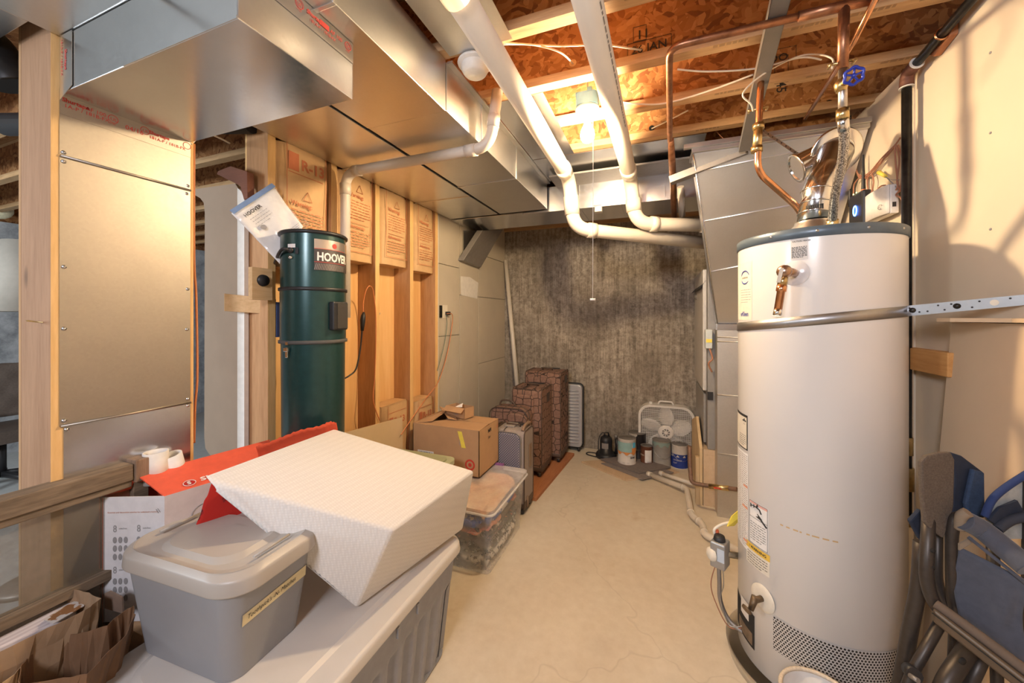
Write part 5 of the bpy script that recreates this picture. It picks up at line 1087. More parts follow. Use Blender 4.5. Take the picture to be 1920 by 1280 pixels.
MB().slab([(-hx, -hy, h), (hx, -hy, h), (hx*1.02, -hy - .04, h - .025), (-hx*.9, -hy - .045, h - .025)], (0, 0, .003)).build('box_flap', M['card'], sb_, local=True)
MB().slab([(-.03, -.02, h - .01), (.03, -.01, h - .005), (.01, .02, h + .015)], (0, 0, .003)).build('paper_insert', M['paper'], sb_, local=True)
text_w('fragile', .02, (-hx*.2, -hy - .0008, h*.3), (1, 0, 0), (0, 0, 1), M['greyink'], sb_, name='handwriting', shear=.3)
# green tote
gt_ = thing('green_tote', 'pale green plastic tote lid corner in front of the big cardboard box', 'storage bin', (-1.32, 1.88, 0))
gm2 = plain('pale_green_plastic', (.42, .44, .27), .45)
cg = U(862, 855, Y=2.02)
m = MB().rbox(-1.36, 1.875, 0, .55, .16, .09, .04, .19, .11); m.build('bin_body', gm2, gt_)
MB().rbox(-1.345, 1.88, .55, .575, .22, .12, .05).build('bin_lid', gm2, gt_); MB().rbox(-1.345, 1.88, .575, .585, .185, .09, .05).build('lid_panel', plain('pale_green2', (.36, .38, .22), .45), gt_)

# clear bin
cbn = thing('clear_bin', 'clear plastic bin full of folded patterned clothes, beside the grey suitcase', 'storage bin', (-1.05, 2.08, 0))
y0, y1 = 1.875, 2.42
ccl = clear('clear_polypropylene', (.90, .87, .83), .30, .12)
mm = (-1.07, (y0 + y1)/2)
MB().rbox(mm[0], mm[1], .002, .345, .205, .262, .03, .225, .285, cap1=False).build('bin_body', ccl, cbn)
MB().rbox(mm[0], mm[1], .345, .375, .245, .305, .04, cap0=False).build('bin_lid', clear('clear_lid_plastic', (.92, .88, .84), .40, .15), cbn)
MB().tube([(mm[0] + x, mm[1] + y, .35) for x, y in rr(.245, .305, .04)], .007, 8, closed=True).build('lid_rim', clear('milky_rim', (.9, .88, .86), .6, .25), cbn)
MB().box((mm[0] - .10, mm[1] + .295, .35), (mm[0] + .06, mm[1] + .318, .385)).build('handle_latch', clear('purple_latch', (.30, .12, .33), .85, .3), cbn)
def cloth_mat(name, base, accent, sc, amt):
    m, t, b = nt(name); vo = t.nodes.new('ShaderNodeTexVoronoi'); vo.inputs['Scale'].default_value = sc; lk(t, coords(t), vo.inputs['Vector']); n = noise(t, coords(t), sc * .6, 3)
    lk(t, mixc(t, ramp(t, n, [(amt, (0, 0, 0)), (amt + .04, (1, 1, 1))]), base, accent), b.inputs['Base Color']); b.inputs['Roughness'].default_value = .95; return m
def folded(label, z0, z1, mat, seed, hx=.196, hy=.252):
    R = random.Random(seed); zc = (z0+z1)/2; h = (z1 - z0)/2; o1, o2 = R.uniform(0, 6), R.uniform(0, 6)
    def fn(u, v):
        q = 2*math.pi*u; ph = math.pi*(v - .5); n4 = 7.0
        cx = math.copysign(abs(math.cos(q))**(2/n4), math.cos(q)); cy = math.copysign(abs(math.sin(q))**(2/n4), math.sin(q)); cr = abs(math.cos(ph))**.25
        return (mm[0] + hx*cx*cr*(1 + .03*math.sin(5*q+o1)), mm[1] + hy*cy*cr*(1 + .03*math.sin(6*q+o2)), zc + h*math.sin(ph) + .012*math.sin(4*q + o1) * cr + .01 * math.sin(9*q+o2)*cr)
    return tag(MB().grid(fn, 48, 10).build('folded_garment', mat), label, 'clothes', 'clothes inside the clear bin')
folded('white garment with dark floral print, lowest in the clear bin', .018, .09, cloth_mat('floral', (.62, .60, .55), (.05, .06, .07), 60, .52), 1)
folded('grey green floral garment second from the bin bottom', .085, .135, cloth_mat('floral2', (.10, .12, .12), (.48, .50, .46), 75, .55), 2)
folded('dark dotted garment in the middle of the clear bin', .13, .175, cloth_mat('dots', (.06, .055, .06), (.48, .18, .14), 60, .6), 3)
folded('black garment with cream edging inside the clear bin', .17, .215, cloth_mat('blackc', (.05, .045, .04), (.55, .48, .38), 12, .66), 4)
folded('salmon red garment under the blue one in the clear bin', .205, .24, cloth_mat('salmon', (.55, .16, .13), (.60, .25, .16), 14, .5), 5)
folded('blue printed garment near the top of the clear bin', .235, .30, cloth_mat('blue', (.03, .10, .42), (.60, .58, .58), 28, .56), 6)
folded('peach coloured garment on top inside the clear bin', .29, .34, cloth_mat('peach', (.75, .42, .26), (.80, .56, .38), 20, .5), 7)

# luggage
def weave(name, a, b_, scale, uvlike=True):
    m, t, b = nt(name); ch = t.nodes.new('ShaderNodeTexChecker'); ch.inputs['Scale'].default_value = scale; ch.inputs['Color1'].default_value = (*a, 1); ch.inputs['Color2'].default_value = (*b_, 1); lk(t, coords(t, (1, 1, 1)), ch.inputs['Vector'])
    n = noise(t, coords(t), 30, 3); lk(t, mixc(t, ramp(t, n, [(.3, (.25,)*3), (.7, (.0,)*3)]), ch.outputs[0], [(x+y)/2 for x, y in zip(a, b_)]), b.inputs['Base Color']); b.inputs['Roughness'].default_value = .85; return m
def giraffe():
    m, t, b = nt('giraffe_fabric'); vo = t.nodes.new('ShaderNodeTexVoronoi'); vo.feature = 'DISTANCE_TO_EDGE'; vo.inputs['Scale'].default_value = 15.5; vo.inputs['Randomness'].default_value = .45; lk(t, coords(t, (1, 1, 1)), vo.inputs['Vector'])
    n = noise(t, coords(t), 60, 3); lk(t, mixc(t, ramp(t, vo.outputs['Distance'], [(.03, (1, 1, 1)), (.055, (0, 0, 0))]), ramp(t, n, [(.3, (.19, .105, .075)), (.7, (.27, .16, .12))]), (.035, .022, .018)), b.inputs['Base Color']); b.inputs['Roughness'].default_value = .85; return m
gir = giraffe(); brown = plain('brown_trim', (.085, .055, .04), .55); dkz = plain('dark_zip', (.05, .04, .035), .5)
def rbx(m, x0, x1, y0, y1, z0, z1, r, mi=0, seg=5, axis='x'):
    """box with rounded vertical-profile corners, extruded along an axis"""
    if axis == 'y':   # rounded rectangle in XZ, extruded in Y
        pr = rr((x1-x0)/2, (z1-z0)/2, r, seg); pts = [((x0+x1)/2 + a, y0, (z0+z1)/2 + b) for a, b in pr]; m.slab(pts, (0, y1-y0, 0), mi, True)
    else:
        pr = rr((y1-y0)/2, (z1-z0)/2, r, seg); pts = [(x0, (y0+y1)/2 + a, (z0+z1)/2 + b) for a, b in pr]; m.slab(pts, (x1-x0, 0, 0), mi, True)
    return m
def suitcase(label, x0, x1, y0, y1, z0, z1, fab, soft=True, rz=0.0, pocket=True):
    cx, cy = (x0+x1)/2, (y0+y1)/2; hx, hy = (x1-x0)/2, (y1-y0)/2; h = z1 - z0
    t = thing('suitcase', label, 'suitcase', (cx, cy, z0), rz); L = dict(local=True); wz = .045
    m = MB(); rbx(m, -hx, hx, -hy, hy, wz, h, .035); m.build('shell', fab, t, bevel=.008, **L)
    for (zz, e) in ((wz + .004, 0), ):
        m = MB(); rbx(m, -hx - .003, hx + .003, -hy - .003, hy + .003, wz, wz + .05, .02); m.build('base_guard', brown, t, bevel=.004, **L)
    for x in (-hx, hx):
        m = MB().tube([(x, a, wz + (h - wz)/2 + b) for a, b in rr(hy, (h - wz)/2, .035)], .0045, 6, closed=True); m.build('edge_piping', brown, t, **L)
    m = MB().tube([(-hx*.3, a*1.003, wz + (h-wz)/2 + b*1.003) for a, b in rr(hy, (h-wz)/2, .035)], .004, 6, closed=True); m.build('zipper', dkz, t, **L)
    if pocket:
        m = MB(); rbx(m, -hx*.86, hx*.5, -hy - .028, -hy, wz + .04, h - .05, .04, axis='y'); m.build('front_pocket', fab, t, bevel=.01, **L)
    m = MB().tube([(-.05 , .02, h), (-.05, .0, h + .018), (.05, -.0, h + .018), (.05, .02, h)], .007, 8); m.build('carry_handle', brown, t, **L)
    m = MB().box((-hx*.55, hy - .055, h - .004), (hx*.55, hy - .015, h + .008)); m.build('trolley_handle', M['black'], t, bevel=.003, **L)
    for sx in (-1, 1):
        for sy in (-1, 1):
            c = (sx*(hx - .025), sy*(hy - .025), .022); m = MB().lathe([(0, -.011), (.02, -.011), (.022, 0), (.02, .011), (0, .011)], c, (1, 0, 0), 16); wq = m.build('wheel', M['black'], t, **L)
            MB().box((c[0] - .016, c[1] - .016, .03), (c[0] + .016, c[1] + .016, wz)).build('wheel_fork', brown, wq, local=True)
    return t, hx, hy, h
zb = .03
s1_, hx, hy, h = suitcase('medium giraffe-print brown suitcase, in front of the tallest brown one', -1.20, -.93, 3.12, 3.44, zb, .79, gir)
m = MB(); m.box((hx + .001, hy*.0, h - .14), (hx + .006, hy*.5, h - .06)); m.build('side_tag', dkz, s1_, bevel=.002, local=True)
s2_, hx, hy, h = suitcase('tallest giraffe-print brown suitcase at the far end of the board', -1.21, -.855, 3.50, 3.82, zb, .885, gir)
m = MB(); m.box((hx + .001, 0, h - .12), (hx + .006, hy*.6, h - .05)); m.build('side_tag', dkz, s2_, bevel=.002, local=True)
# small brown overnight bag
ob2 = thing('overnight_bag', 'small giraffe-print brown bag behind the grey suitcase, left of the brown ones', 'bag', (-1.32, 3.1, 0))
bx0, bx1 = -1.335, -1.0; by0, by1 = 2.93, 3.10
m = MB(); rbx(m, bx0, bx1, by0, by1, .34, .655, .07, axis='y'); m.build('bag_body', gir, ob2, bevel=.02)
m = MB(); rbx(m, bx0 + .16, bx1 + .01, by0 - .05, by0, .37, .63, .06, axis='y'); m.build('front_pocket', gir, ob2, bevel=.012)
for yy in (by0 - .001, by0 + .06): MB().tube([((bx0+bx1)/2 + a, yy, .4975 + b) for a, b in rr(.170, .158, .07)], .0045, 6, closed=True).build('edge_piping', brown, ob2)
MB().tube(smooth_path([(-1.27, 3.0, .65), (-1.25, 3.0, .70), (-1.16, 3.0, .70), (-1.12, 3.0, .65)]), .008, 8).build('carry_handle', brown, ob2)
MB().box((bx0 + .01, by0 + .01, 0.03), (bx1 - .01, by1 - .01, .335)).build('lower_case', brown, ob2, bevel=.01)
# grey tweed carry-on
tw = weave('tweed', (.46, .40, .36), (.17, .14, .135), 190); bl_ = weave('blue_mesh', (.06, .07, .13), (.30, .27, .28), 110)
gs, hx, hy, h = suitcase('grey tweed carry-on suitcase with blue mesh front pocket and tan handles', -1.13, -.885, 2.535, 2.74, 0, .60, tw, pocket=False)
m = MB(); rbx(m, -hx*.75, hx*.78, -hy - .022, -hy, .10, h - .015, .05, axis='y'); m.build('front_pocket', bl_, gs, bevel=.01, local=True)
m = MB().tube([(a*1.0 + hx*.01, -hy - .010, .05 + h/2 + b) for a, b in rr(hx*.80, h/2 - .06, .05)], .005, 6, closed=True); m.build('pocket_piping', M['grey_metal'], gs, local=True)
for dx in (-.10, -.125): MB().tube([(dx, a, .05 + (h-.05)/2 + b) for a, b in rr(hy + .01, (h-.05)/2 + .004, .05)], .007, 8, closed=True).build('leather_trim', brown, gs, local=True)
tan = plain('tan_handle', (.26, .17, .11), .4)
MB().tube(smooth_path([(hx - .02, -.08, h + .0), (hx - .015, -.05, h + .03), (hx - .015, .05, h + .03), (hx - .02, .08, h)]), .012, 10).build('side_handle', tan, gs, local=True)
MB().box((-.06, -.03, h), (.02, .06, h + .015)).build('trolley_handle', plain('silver_grip', (.55, .5, .45), .3, .6), gs, bevel=.004, local=True)
MB().box((hx + .002, -.0, h*.52), (hx + .006, hy*.5, h*.80)).build('leather_patch', tan, gs, bevel=.002, local=True)
MB().tube([(hx + .004, -hy*.4, h*.2), (hx + .004, -hy*.4, h*.06)], .008, 8).build('corner_guard', tan, gs, local=True)
# silver hard case
sv = thing('hard_suitcase', 'silver ribbed hard-shell suitcase standing against the concrete wall', 'suitcase', (-.85, 4.0, 0))
silv = plain('silver_shell', (.46, .46, .48), .38, .25)
m = MB(); rbx(m, -.98, -.735, 3.93, 4.05, .05, .705, .04, axis='y'); m.build('shell', silv, sv, bevel=.01)
for k in range(17): MB().tube([(-.955, 3.928, .10 + k*.034), (-.765, 3.928, .10 + k*.034)], .0085, 8).build('rib', silv, sv)
m = MB().tube([(-.857 + a, 3.985, .378 + b) for a, b in rr(.128, .333, .045)], .010, 8, closed=True); m.build('black_frame', M['black'], sv)
MB().box((-.955, 3.918, .60), (-.90, 3.93, .68)).build('lock_plate', M['black'], sv, bevel=.004)
for x in (-.77, -.94):
    for y in (3.955, 4.03): MB().lathe([(0, -.012), (.022, -.012), (.025, 0), (.022, .012), (0, .012)], (x, y, .026), (1, 0, 0), 16).build('wheel', M['black'], sv)
MB().box((-.96, 3.945, .035), (-.75, 4.04, .056)).build('base_guard', M['black'], sv, bevel=.003)
tag(MB().slab([(-1.30, 2.80, 0), (-.868, 2.77, 0), (-.79, 3.82, 0), (-1.30, 3.84, 0)], (0, 0, .028)).build('wood_plank', M['redwood'], bevel=.003), 'reddish brown wood board on the floor under the brown suitcases', 'board')
# ---- mats and plywood with paint cans
tag(MB().slab([(-.69, 3.66, 0), (-.25, 3.385, 0), (.19, 3.74, 0), (-.16, 4.0, 0)], (0, 0, .014)).build('plywood_sheet', M['plyflat'], bevel=.001), 'square plywood sheet on the floor under two grey tiles', 'board')
gmt = plain('grey_tile', (.25, .215, .20), .8, 0, .12, 40)
tag(MB().slab([(-.50, 3.66, .016), (-.12, 3.43, .016), (.14, 3.68, .016), (-.20, 3.90, .016)], (0, 0, .008)).build('carpet_tile', gmt), 'lower grey carpet tile lying on the plywood sheet', 'tile', 'grey tiles on the plywood')
tag(MB().slab([(-.52, 3.74, .026), (-.15, 3.52, .026), (.12, 3.77, .026), (-.23, 3.96, .026)], (0, 0, .008)).build('carpet_tile', plain('grey_tile2', (.20, .17, .16), .8, 0, .12, 40)), 'upper grey carpet tile with paint cans standing on it', 'tile', 'grey tiles on the plywood')
def can(label, px, py, Zb, r, h, colors, lid='grey_metal', handle=True, dirt=None):
    c = U(px, py, Z=Zb); c = c + V((fw[0], fw[1], 0)) * r; t = thing('paint_can', label, 'paint can', (c.x, c.y, Zb), group='paint cans by the box fan')
    MB().lathe([(0, 0), (r, 0), (r, .004), (r*.985, .006), (r*.985, h*.97), (r, h*.975), (r, h)], (c.x, c.y, Zb), n=40).build('can_body', M['paper'] if colors is None else colors[0], t)
    MB().lathe([(r, h), (r*.95, h + .002), (r*.93, h - .006), (r*.80, h - .006), (r*.78, h - .002), (0, h - .003)], (c.x, c.y, Zb), n=40).build('can_lid', M[lid], t)
    if handle:
        d = V(fw + (0,)); s = V(rt + (0,)); pts = [c + s * (r + .003) * math.cos(q) - d * (r + .004) * math.sin(q) * .95 + V((0, 0, h*.72 - h*.38*math.sin(q))) for q in [k*math.pi/12 for k in range(13)]]
        MB().tube(pts, .0015, 6).build('wire_handle', M['screw'], t)
        for sg in (-1, 1): MB().lathe([(0, .006), (.008, .006), (.010, 0)], c + s * (sg * r * .98) + V((0, 0, h*.72)), s * sg, 10).build('handle_ear', M['screw'], t)
    return t, c, r, h
face = math.atan2(-3.7, .1)
def cring(t, c, r, nm, mat, q0, q1, z0, z1, dr=.0012, wob=0):
    m = MB(); vs = []; n = 16; base = math.atan2(-c.y, -c.x)
    for i in range(n + 1): q = base + q0 + (q1-q0)*i/n; w = wob * math.sin(i*1.3); vs += [(c.x + (r+dr)*math.cos(q), c.y + (r+dr)*math.sin(q), c.z + z0 + w), (c.x + (r+dr)*math.cos(q), c.y + (r+dr)*math.sin(q), c.z + z1)]
    m.add(vs, [(2*i, 2*i+2, 2*i+3, 2*i+1) for i in range(n)], 0, True); return m.build(nm, mat, t)
def ctext(t, c, r, s, size, q0, z, mat, **k):
    base = math.atan2(-c.y, -c.x); R_ = r + .0025
    return text(s, size, (0,0,0), (1,0,0), (0,1,0), mat, t, 'printing', warp=lambda x, y: (c.x + R_*math.cos(base + q0 + x/R_), c.y + R_*math.sin(base + q0 + x/R_), c.z + z + y), **k)
wcan = [plain('can_white', (.72, .68, .62), .45)]
t, c, r, h = can('white paint can with teal and orange label, nearest on the grey tiles', 1180.5, 872, .034, .085, .235, wcan)
cring(t, c, r, 'label_band', plain('orange_label', (.70, .28, .08), .5), -1.5, 1.3, h*.42, h*.66, wob=.012); cring(t, c, r, 'label_band', plain('teal_label', (.28, .46, .45), .5), -1.3, .55, h*.5, h*.88, .002); cring(t, c, r, 'label_patch', plain('sky_label', (.1, .5, .75), .5), .65, 1.1, h*.68, h*.88, .0022)
ctext(t, c, r, '2500', .024, .35, h*.26, M['ink'], bold=.03); ctext(t, c, r, '1 GAL  3.78 L', .012, -.5, h*.06, M['greyink'])
t, c, r, h = can('black paint can with rusty open rim behind the white and orange one', 1200, 860, .034, .085, .235, [plain('can_black', (.035, .03, .03), .4)]); cring(t, c, r, 'paint_drip', plain('drip', (.5, .45, .38), .6), -1.2, .0, h*.9, h, wob=.01)
t, c, r, h = can('small brown labelled can with white panel between the larger cans', 1216, 869, .034, .055, .155, [plain('can_brown', (.17, .065, .035), .5)], handle=False); cring(t, c, r, 'label_panel', M['paper'], -.25, .95, h*.04, h*.80); ctext(t, c, r, 'QUART', .015, .1, h*.06, M['ink']); ctext(t, c, r, 'Stain', .022, -1.1, h*.45, M['cream'])
t, c, r, h = can('pale grey paint can with teal drips in front of the fan', 1247, 877, 0.0, .085, .24, [plain('can_grey', (.36, .34, .30), .5)]); cring(t, c, r, 'paint_drip', plain('teal_drip', (.24, .33, .30), .6), -1.3, 1.1, h*.82, h*.96, wob=.012)
m = MB(); t2 = rows_of(.13, 10, .013, 0, .015, 5)
base = math.atan2(-c.y, -c.x); strokes(m, t2, 0*V((1,1,1)), (1,0,0), (0,1,0), .003, warp=lambda x, y: (c.x + (r+.001)*math.cos(base - .6 + x/r), c.y + (r+.001)*math.sin(base - .6 + x/r), c.z + h*.75 + y)); m.build('printing', M['greyink'], t)
t, c, r, h = can('blue and white paint can at the right, next to the platform', 1281, 880, 0.0, .075, .215, wcan); cring(t, c, r, 'label_band', plain('cobalt_label', (.02, .05, .28), .4), -1.6, 1.6, h*.03, h*.50, .001); cring(t, c, r, 'label_band', plain('cobalt_label2', (.03, .06, .25), .4), -1.2, 1.4, h*.5, h*.62, .001, wob=.02); ctext(t, c, r, 'INTERIOR', .018, -.75, h*.34, M['paper']); ctext(t, c, r, 'FLAT', .016, -.75, h*.22, M['paper'])
# box fan
fn_ = thing('box_fan', 'white square box fan standing against the concrete wall behind paint cans', 'fan', (.10, 4.0150, 0))
fx0, fx1 = U(1197, 800, Y=3.9650).x, U(1303, 800, Y=3.9650).x; fc = (fx0+fx1)/2; fh = (fx1-fx0)/2; fz0, fz1 = .03, U(1240, 760, Y=3.9650).z; zc = (fz0+fz1)/2; fv = (fz1-fz0)/2
fwhite = plain('fan_white', (.74, .71, .66), .4)
out = rr(fh, fv, .11, 8); inn = rr(fh - .022, fv - .022, .095, 8); n = len(out); vs = []
for (P, y) in ((out, 3.9600), (inn, 3.9600), (inn, 4.0800), (out, 4.0800)): vs += [(fc + a, y, zc + b) for a, b in P]
fs = [(k*n + i, k*n + (i+1) % n, ((k+1) % 4)*n + (i+1) % n, ((k+1) % 4)*n + i) for k in range(4) for i in range(n)]
MB().add(vs, fs, 0, False).build('fan_housing', fwhite, fn_)
for y in (3.9670,):
    m = MB(); 
    for k in range(27):
        x = -fh + .02 + k * (2*fh - .04) / 26; zl = fv - .022 if abs(x) < fh - .11 else fv - .022 - .088*(1 - math.sqrt(max(0, 1 - ((abs(x) - (fh - .11))/.095)**2))); m.box((fc + x - .0014, y, zc - zl), (fc + x + .0014, y + .002, zc + zl))
    m2 = MB()
    for k in range(34):
        z = -fv + .02 + k * (2*fv - .04) / 33; xl = fh - .022 if abs(z) < fv - .11 else fh - .022 - .088*(1 - math.sqrt(max(0, 1 - ((abs(z) - (fv - .11))/.095)**2))); m2.box((fc - xl, y + .001, zc + z - .0022), (fc + xl, y + .003, zc + z + .0022))
    m.v += []; b0 = len(m.v); m.v += m2.v; m.f += [[b0 + i for i in f] for f in m2.f]; m.m += m2.m; m.s += m2.s
    gr = m.build('front_grille', fwhite, fn_)
MB().lathe([(0, .008), (.055, .008), (.066, .004), (.07, 0)], (fc, 3.9660, zc), (0, -1, 0), 36).build('hub_disc', fwhite, fn_)
m = MB()
for ring_ in (.022, .032):
    for k in range(8): q0 = k*math.pi/4; m.tube([(fc + ring_*math.cos(q0 + j*.13), 3.9572, zc + ring_*math.sin(q0 + j*.13)) for j in range(5)], .0032, 4)
m.build('hub_slots', M['ink'], fn_)
for k in range(5):
    q = math.radians(90 + 72*k); m = MB()
    def bf(u, v): 
        r_ = .05 + .19*u; w = (.035 + .036*math.sin(math.pi*min(1, u*1.05))) * (v - .5) * 2; return (fc + r_*math.cos(q) - w*math.sin(q), 4.0200 + w*.45, zc + r_*math.sin(q) + w*math.cos(q))
    MB().grid(bf, 8, 4).build('fan_blade', plain('blade_white', (.85, .82, .78), .4) if k == 0 else bpy.data.materials['blade_white'], fn_, solid=.003)
MB().lathe([(0, .06), (.06, .06), (.062, 0)], (fc, 4.0550, zc), (0, -1, 0), 24).build('motor', M['grey_metal'], fn_)
MB().box((fc - fh + .03, 4.0670, zc - .012), (fc + fh - .03, 4.0750, zc + .012)).box((fc - .012, 4.0670, zc - fv + .03), (fc + .012, 4.0750, zc + fv - .03)).build('motor_brace', M['grey_metal'], fn_)
m = MB()
for k in range(24): z = -fv + .04 + k*(2*fv - .08)/23; m.box((fc - fh + .03, 4.0760, zc + z - .002), (fc + fh - .03, 4.0780, zc + z + .002))
m.build('rear_grille', fwhite, fn_)
MB().tube(fillet([(fc - .07, 4.0200, fz1 - .005), (fc - .06, 4.0200, fz1 + .03), (fc + .06, 4.0200, fz1 + .03), (fc + .07, 4.0200, fz1 - .005)], .02), .009, 10).build('carry_handle', fwhite, fn_)
MB().lathe([(0, .025), (.016, .025), (.02, 0)], (fc - .14, 4.0200, fz1 - .004), n=16).build('speed_knob', fwhite, fn_)
for x in (-.2, .2): MB().box((fc + x - .02, 3.9650, 0), (fc + x + .02, 4.0750, .034)).build('foot', fwhite, fn_, bevel=.004)
# sump pump
c = U(1140, 852, Z=0); sp_ = thing('sump_pump', 'black sump pump with coiled cord by the concrete wall', 'pump', (c.x, 3.93, 0)); cx, cy = c.x - .01, 3.90
MB().lathe([(0, .0), (.10, .0), (.105, .03), (.09, .05), (.06, .055), (.062, .17), (.055, .20), (.03, .215), (0, .215)], (cx, cy, 0), n=28).build('pump_body', M['black'], sp_)
MB().lathe([(.0625, .10), (.0625, .155)], (cx, cy, 0), a0=-2.2, a1=-1.1, n=8).build('pump_label', plain('grey_sticker', (.25, .23, .22), .5), sp_)
MB().tube([(cx + .10, cy, .05), (cx + .115, cy, .12), (cx + .10, cy, .20)], [.02, .024, .018], 12).build('float_switch', M['black'], sp_); MB().tube([(cx + .095, cy, .20), (cx + .10, cy, .235)], .014, 10).build('discharge_port', M['grey_metal'], sp_)
MB().tube(smooth_path([(cx, cy, .21), (cx - .03, cy, .245), (cx - .065, cy - .02, .20), (cx - .07, cy - .05, .10), (cx - .06, cy - .06, .02), (cx - .14, cy - .04, .008), (cx - .20, cy, .008), (cx - .18, cy + .05, .008), (cx - .10, cy + .05, .008)]), .005, 8).build('power_cord', M['black'], sp_)
MB().tube([(cx - .02, cy - .01, .21), (cx - .01, cy - .01, .25), (cx + .02, cy, .25), (cx + .03, cy, .21)], .008, 8).build('lift_handle', M['black'], sp_)
# floor pipes
p = lambda px, py, z=.024: U(px, py, Z=z)
fp = thing('drain_pipe', 'white plastic drain pipe zigzagging along the floor toward the heater', 'pipe', p(1290, 920))
P1 = [p(1216, 889), p(1288, 916, .05), p(1296, 965, .03), p(1317, 982, .03), p(1322, 1003, .03), p(1345, 1013, .03), p(1400, 1040, .03)]
MB().tube(fillet(P1, .035, 5), .0215, 16).build('pipe_run', M['pvc'], fp)
for i in (1, 2, 3, 4): MB().tube([along(P1[i], P1[i-1], .045), along(P1[i], P1[i-1], .03)], .0255, 16).build('pipe_joint', M['pvc'], fp)
MB().tube([P1[0] + (P1[0]-P1[1]).normalized()*.01, along(P1[0], P1[1], .03)], .0265, 16).build('pipe_joint', M['pvc'], fp)
fp2 = thing('drain_pipe', 'thinner white plastic pipe lying behind the zigzag one', 'pipe', p(1240, 890))
MB().tube([p(1238, 887, .035), p(1300, 907, .05)], .017, 14).build('pipe_run', M['pvc'], fp2); MB().tube([p(1237, 886.5, .035), p(1243, 888.5, .036)], .0215, 14).build('pipe_joint', M['pvc'], fp2)
gs2 = thing('gas_branch', 'rusty gas pipe with red handled valve crossing the platform front', 'pipe', (.3, 3.0, .25))
q1 = [U(1293, 862, Y=3.06), U(1296, 905, Y=3.0), U(1330, 911, Y=2.98), U(1382, 917, Y=2.90)]
rst = plain('rusty_pipe', (.22, .13, .085), .6, .4, .3, 30)
MB().tube(fillet([V((q1[0].x, q1[0].y, .47))] + q1, .035, 5), .0145, 14).build('pipe_run', rst, gs2)
MB().tube([q1[2], along(q1[2], q1[3], .13)], .018, 10).build('brass_valve', M['brass'], gs2); cv = along(q1[2], q1[3], .06); MB().tube([cv + V((-.03, -.02, .0)), cv + V((.03, -.022, .0))], .006, 8).build('red_lever', plain('red_lever', (.55, .05, .02), .4), gs2)
# ================================================================ FOREGROUND LEFT
# big tote
bt = thing('large_tote', 'very large grey tote with fluted sides and cream lid, carrying the foam cushion', 'storage bin', (-1.11, .97, 0))
bx0, bx1, by0, by1 = -1.42, -.812, .50, 1.470; cx, cy = (bx0+bx1)/2, (by0+by1)/2; hx, hy = (bx1-bx0)/2, (by1-by0)/2
tg_ = plain('grey_blue_plastic', (.30, .31, .35), .5)
def flute(u, v):
    P = rr(hx, hy, .07, 6); n = len(P); per = [0]
    for i in range(n): a, b = P[i], P[(i+1) % n]; per.append(per[-1] + math.hypot(b[0]-a[0], b[1]-a[1]))
    s = u * per[-1]; i = max(k for k in range(n) if per[k] <= s + 1e-9); a, b = P[i], P[(i+1) % n]; L = per[i+1] - per[i]; f = (s - per[i]) / L if L > 0 else 0
    x, y = a[0] + (b[0]-a[0])*f, a[1] + (b[1]-a[1])*f; z = .008 + v * .40; tp = .90 + .10 * v; w = 0
    if v < .72: w = .022 * min(1, max(0, .5 + 2.2 * math.sin(2*math.pi*s/.088))) * min(1, (.72 - v) / .04)
    l = math.hypot(x, y); return (cx + x*tp - x/l*w, cy + y*tp - y/l*w, z)
MB().grid(flute, 320, 30).build('tote_body', tg_, bt, weld=True)
MB().rbox(cx, cy, .006, .012, hx*.9, hy*.9, .07).build('tote_base', tg_, bt)
lidc = plain('cream_lid_plastic', (.60, .565, .52), .42, 0, .03, 5)
MB().rbox(cx, cy, .405, .415, hx + .01, hy + .01, .08, hx + .022, hy + .022).rbox(cx, cy, .415, .448, hx + .024, hy + .024, .09, hx + .020, hy + .020, cap1=False).rbox(cx, cy, .448, .455, hx + .020, hy + .020, .09, hx + .008, hy + .008, cap0=False).build('tote_lid', lidc, bt, weld=True, bevel=.006, seg=3)
MB().rbox(cx, cy, .4545, .462, hx - .06, hy - .06, .09, hx - .075, hy - .075, cap0=False).build('lid_panel', lidc, bt)
for yy in (1.13, 1.02): MB().box((bx1 + .012, yy - .006, .372), (bx1 + .022, yy + .006, .405)).build('lid_clip', M['greyink'], bt)

# small tote with handwritten tape
ga = math.radians(3); sm = thing('small_tote', 'small grey tote with domed lid and handwritten masking tape, on the large tote', 'storage bin', (-1.228, .752, .463), ga); sm.scale = (1.13, 1.02, 1.12)
gp1 = plain('grey_plastic', (.285, .29, .305), .42, 0, .03, 8); gp2 = plain('grey_lid_plastic', (.42, .385, .345), .38, 0, .03, 8)
MB().rbox(0, 0, .0, .245, .165, .112, .045, .195, .138, cap1=False).build('tote_body', gp1, sm, local=True)
MB().rbox(0, 0, .225, .260, .222, .152, .085, .218, .150, cap0=True, cap1=False).rbox(0, 0, .260, .272, .218, .150, .085, .200, .136, cap0=False, cap1=False).rbox(0, 0, .272, .262, .200, .136, .08, .176, .112, cap0=False).build('tote_lid', gp2, sm, local=True, weld=True, bevel=.005, seg=3)
MB().rbox(0, 0, .262, .272, .135, .100, .06, .122, .088, cap0=False).build('lid_panel', gp2, sm, local=True)
for x in (-.172, .172): MB().tube([(x, -.055, .274), (x, .055, .274)], .0035, 8).build('lid_ridge', gp2, sm, local=True)
text('Sterilite', .011, (-.02, .045, .2735), (1, 0, 0), (0, 1, 0), gp2, sm, 'embossing', local=True)
# the tape sticks to the long side that faces the photographer's right: tape follows the tapered wall
wallpt = lambda s, z: V((.165 + (.195-.165)*z/.245 + .0012, s, z))
tp_col = plain('masking_tape', (.72, .62, .38), .8)
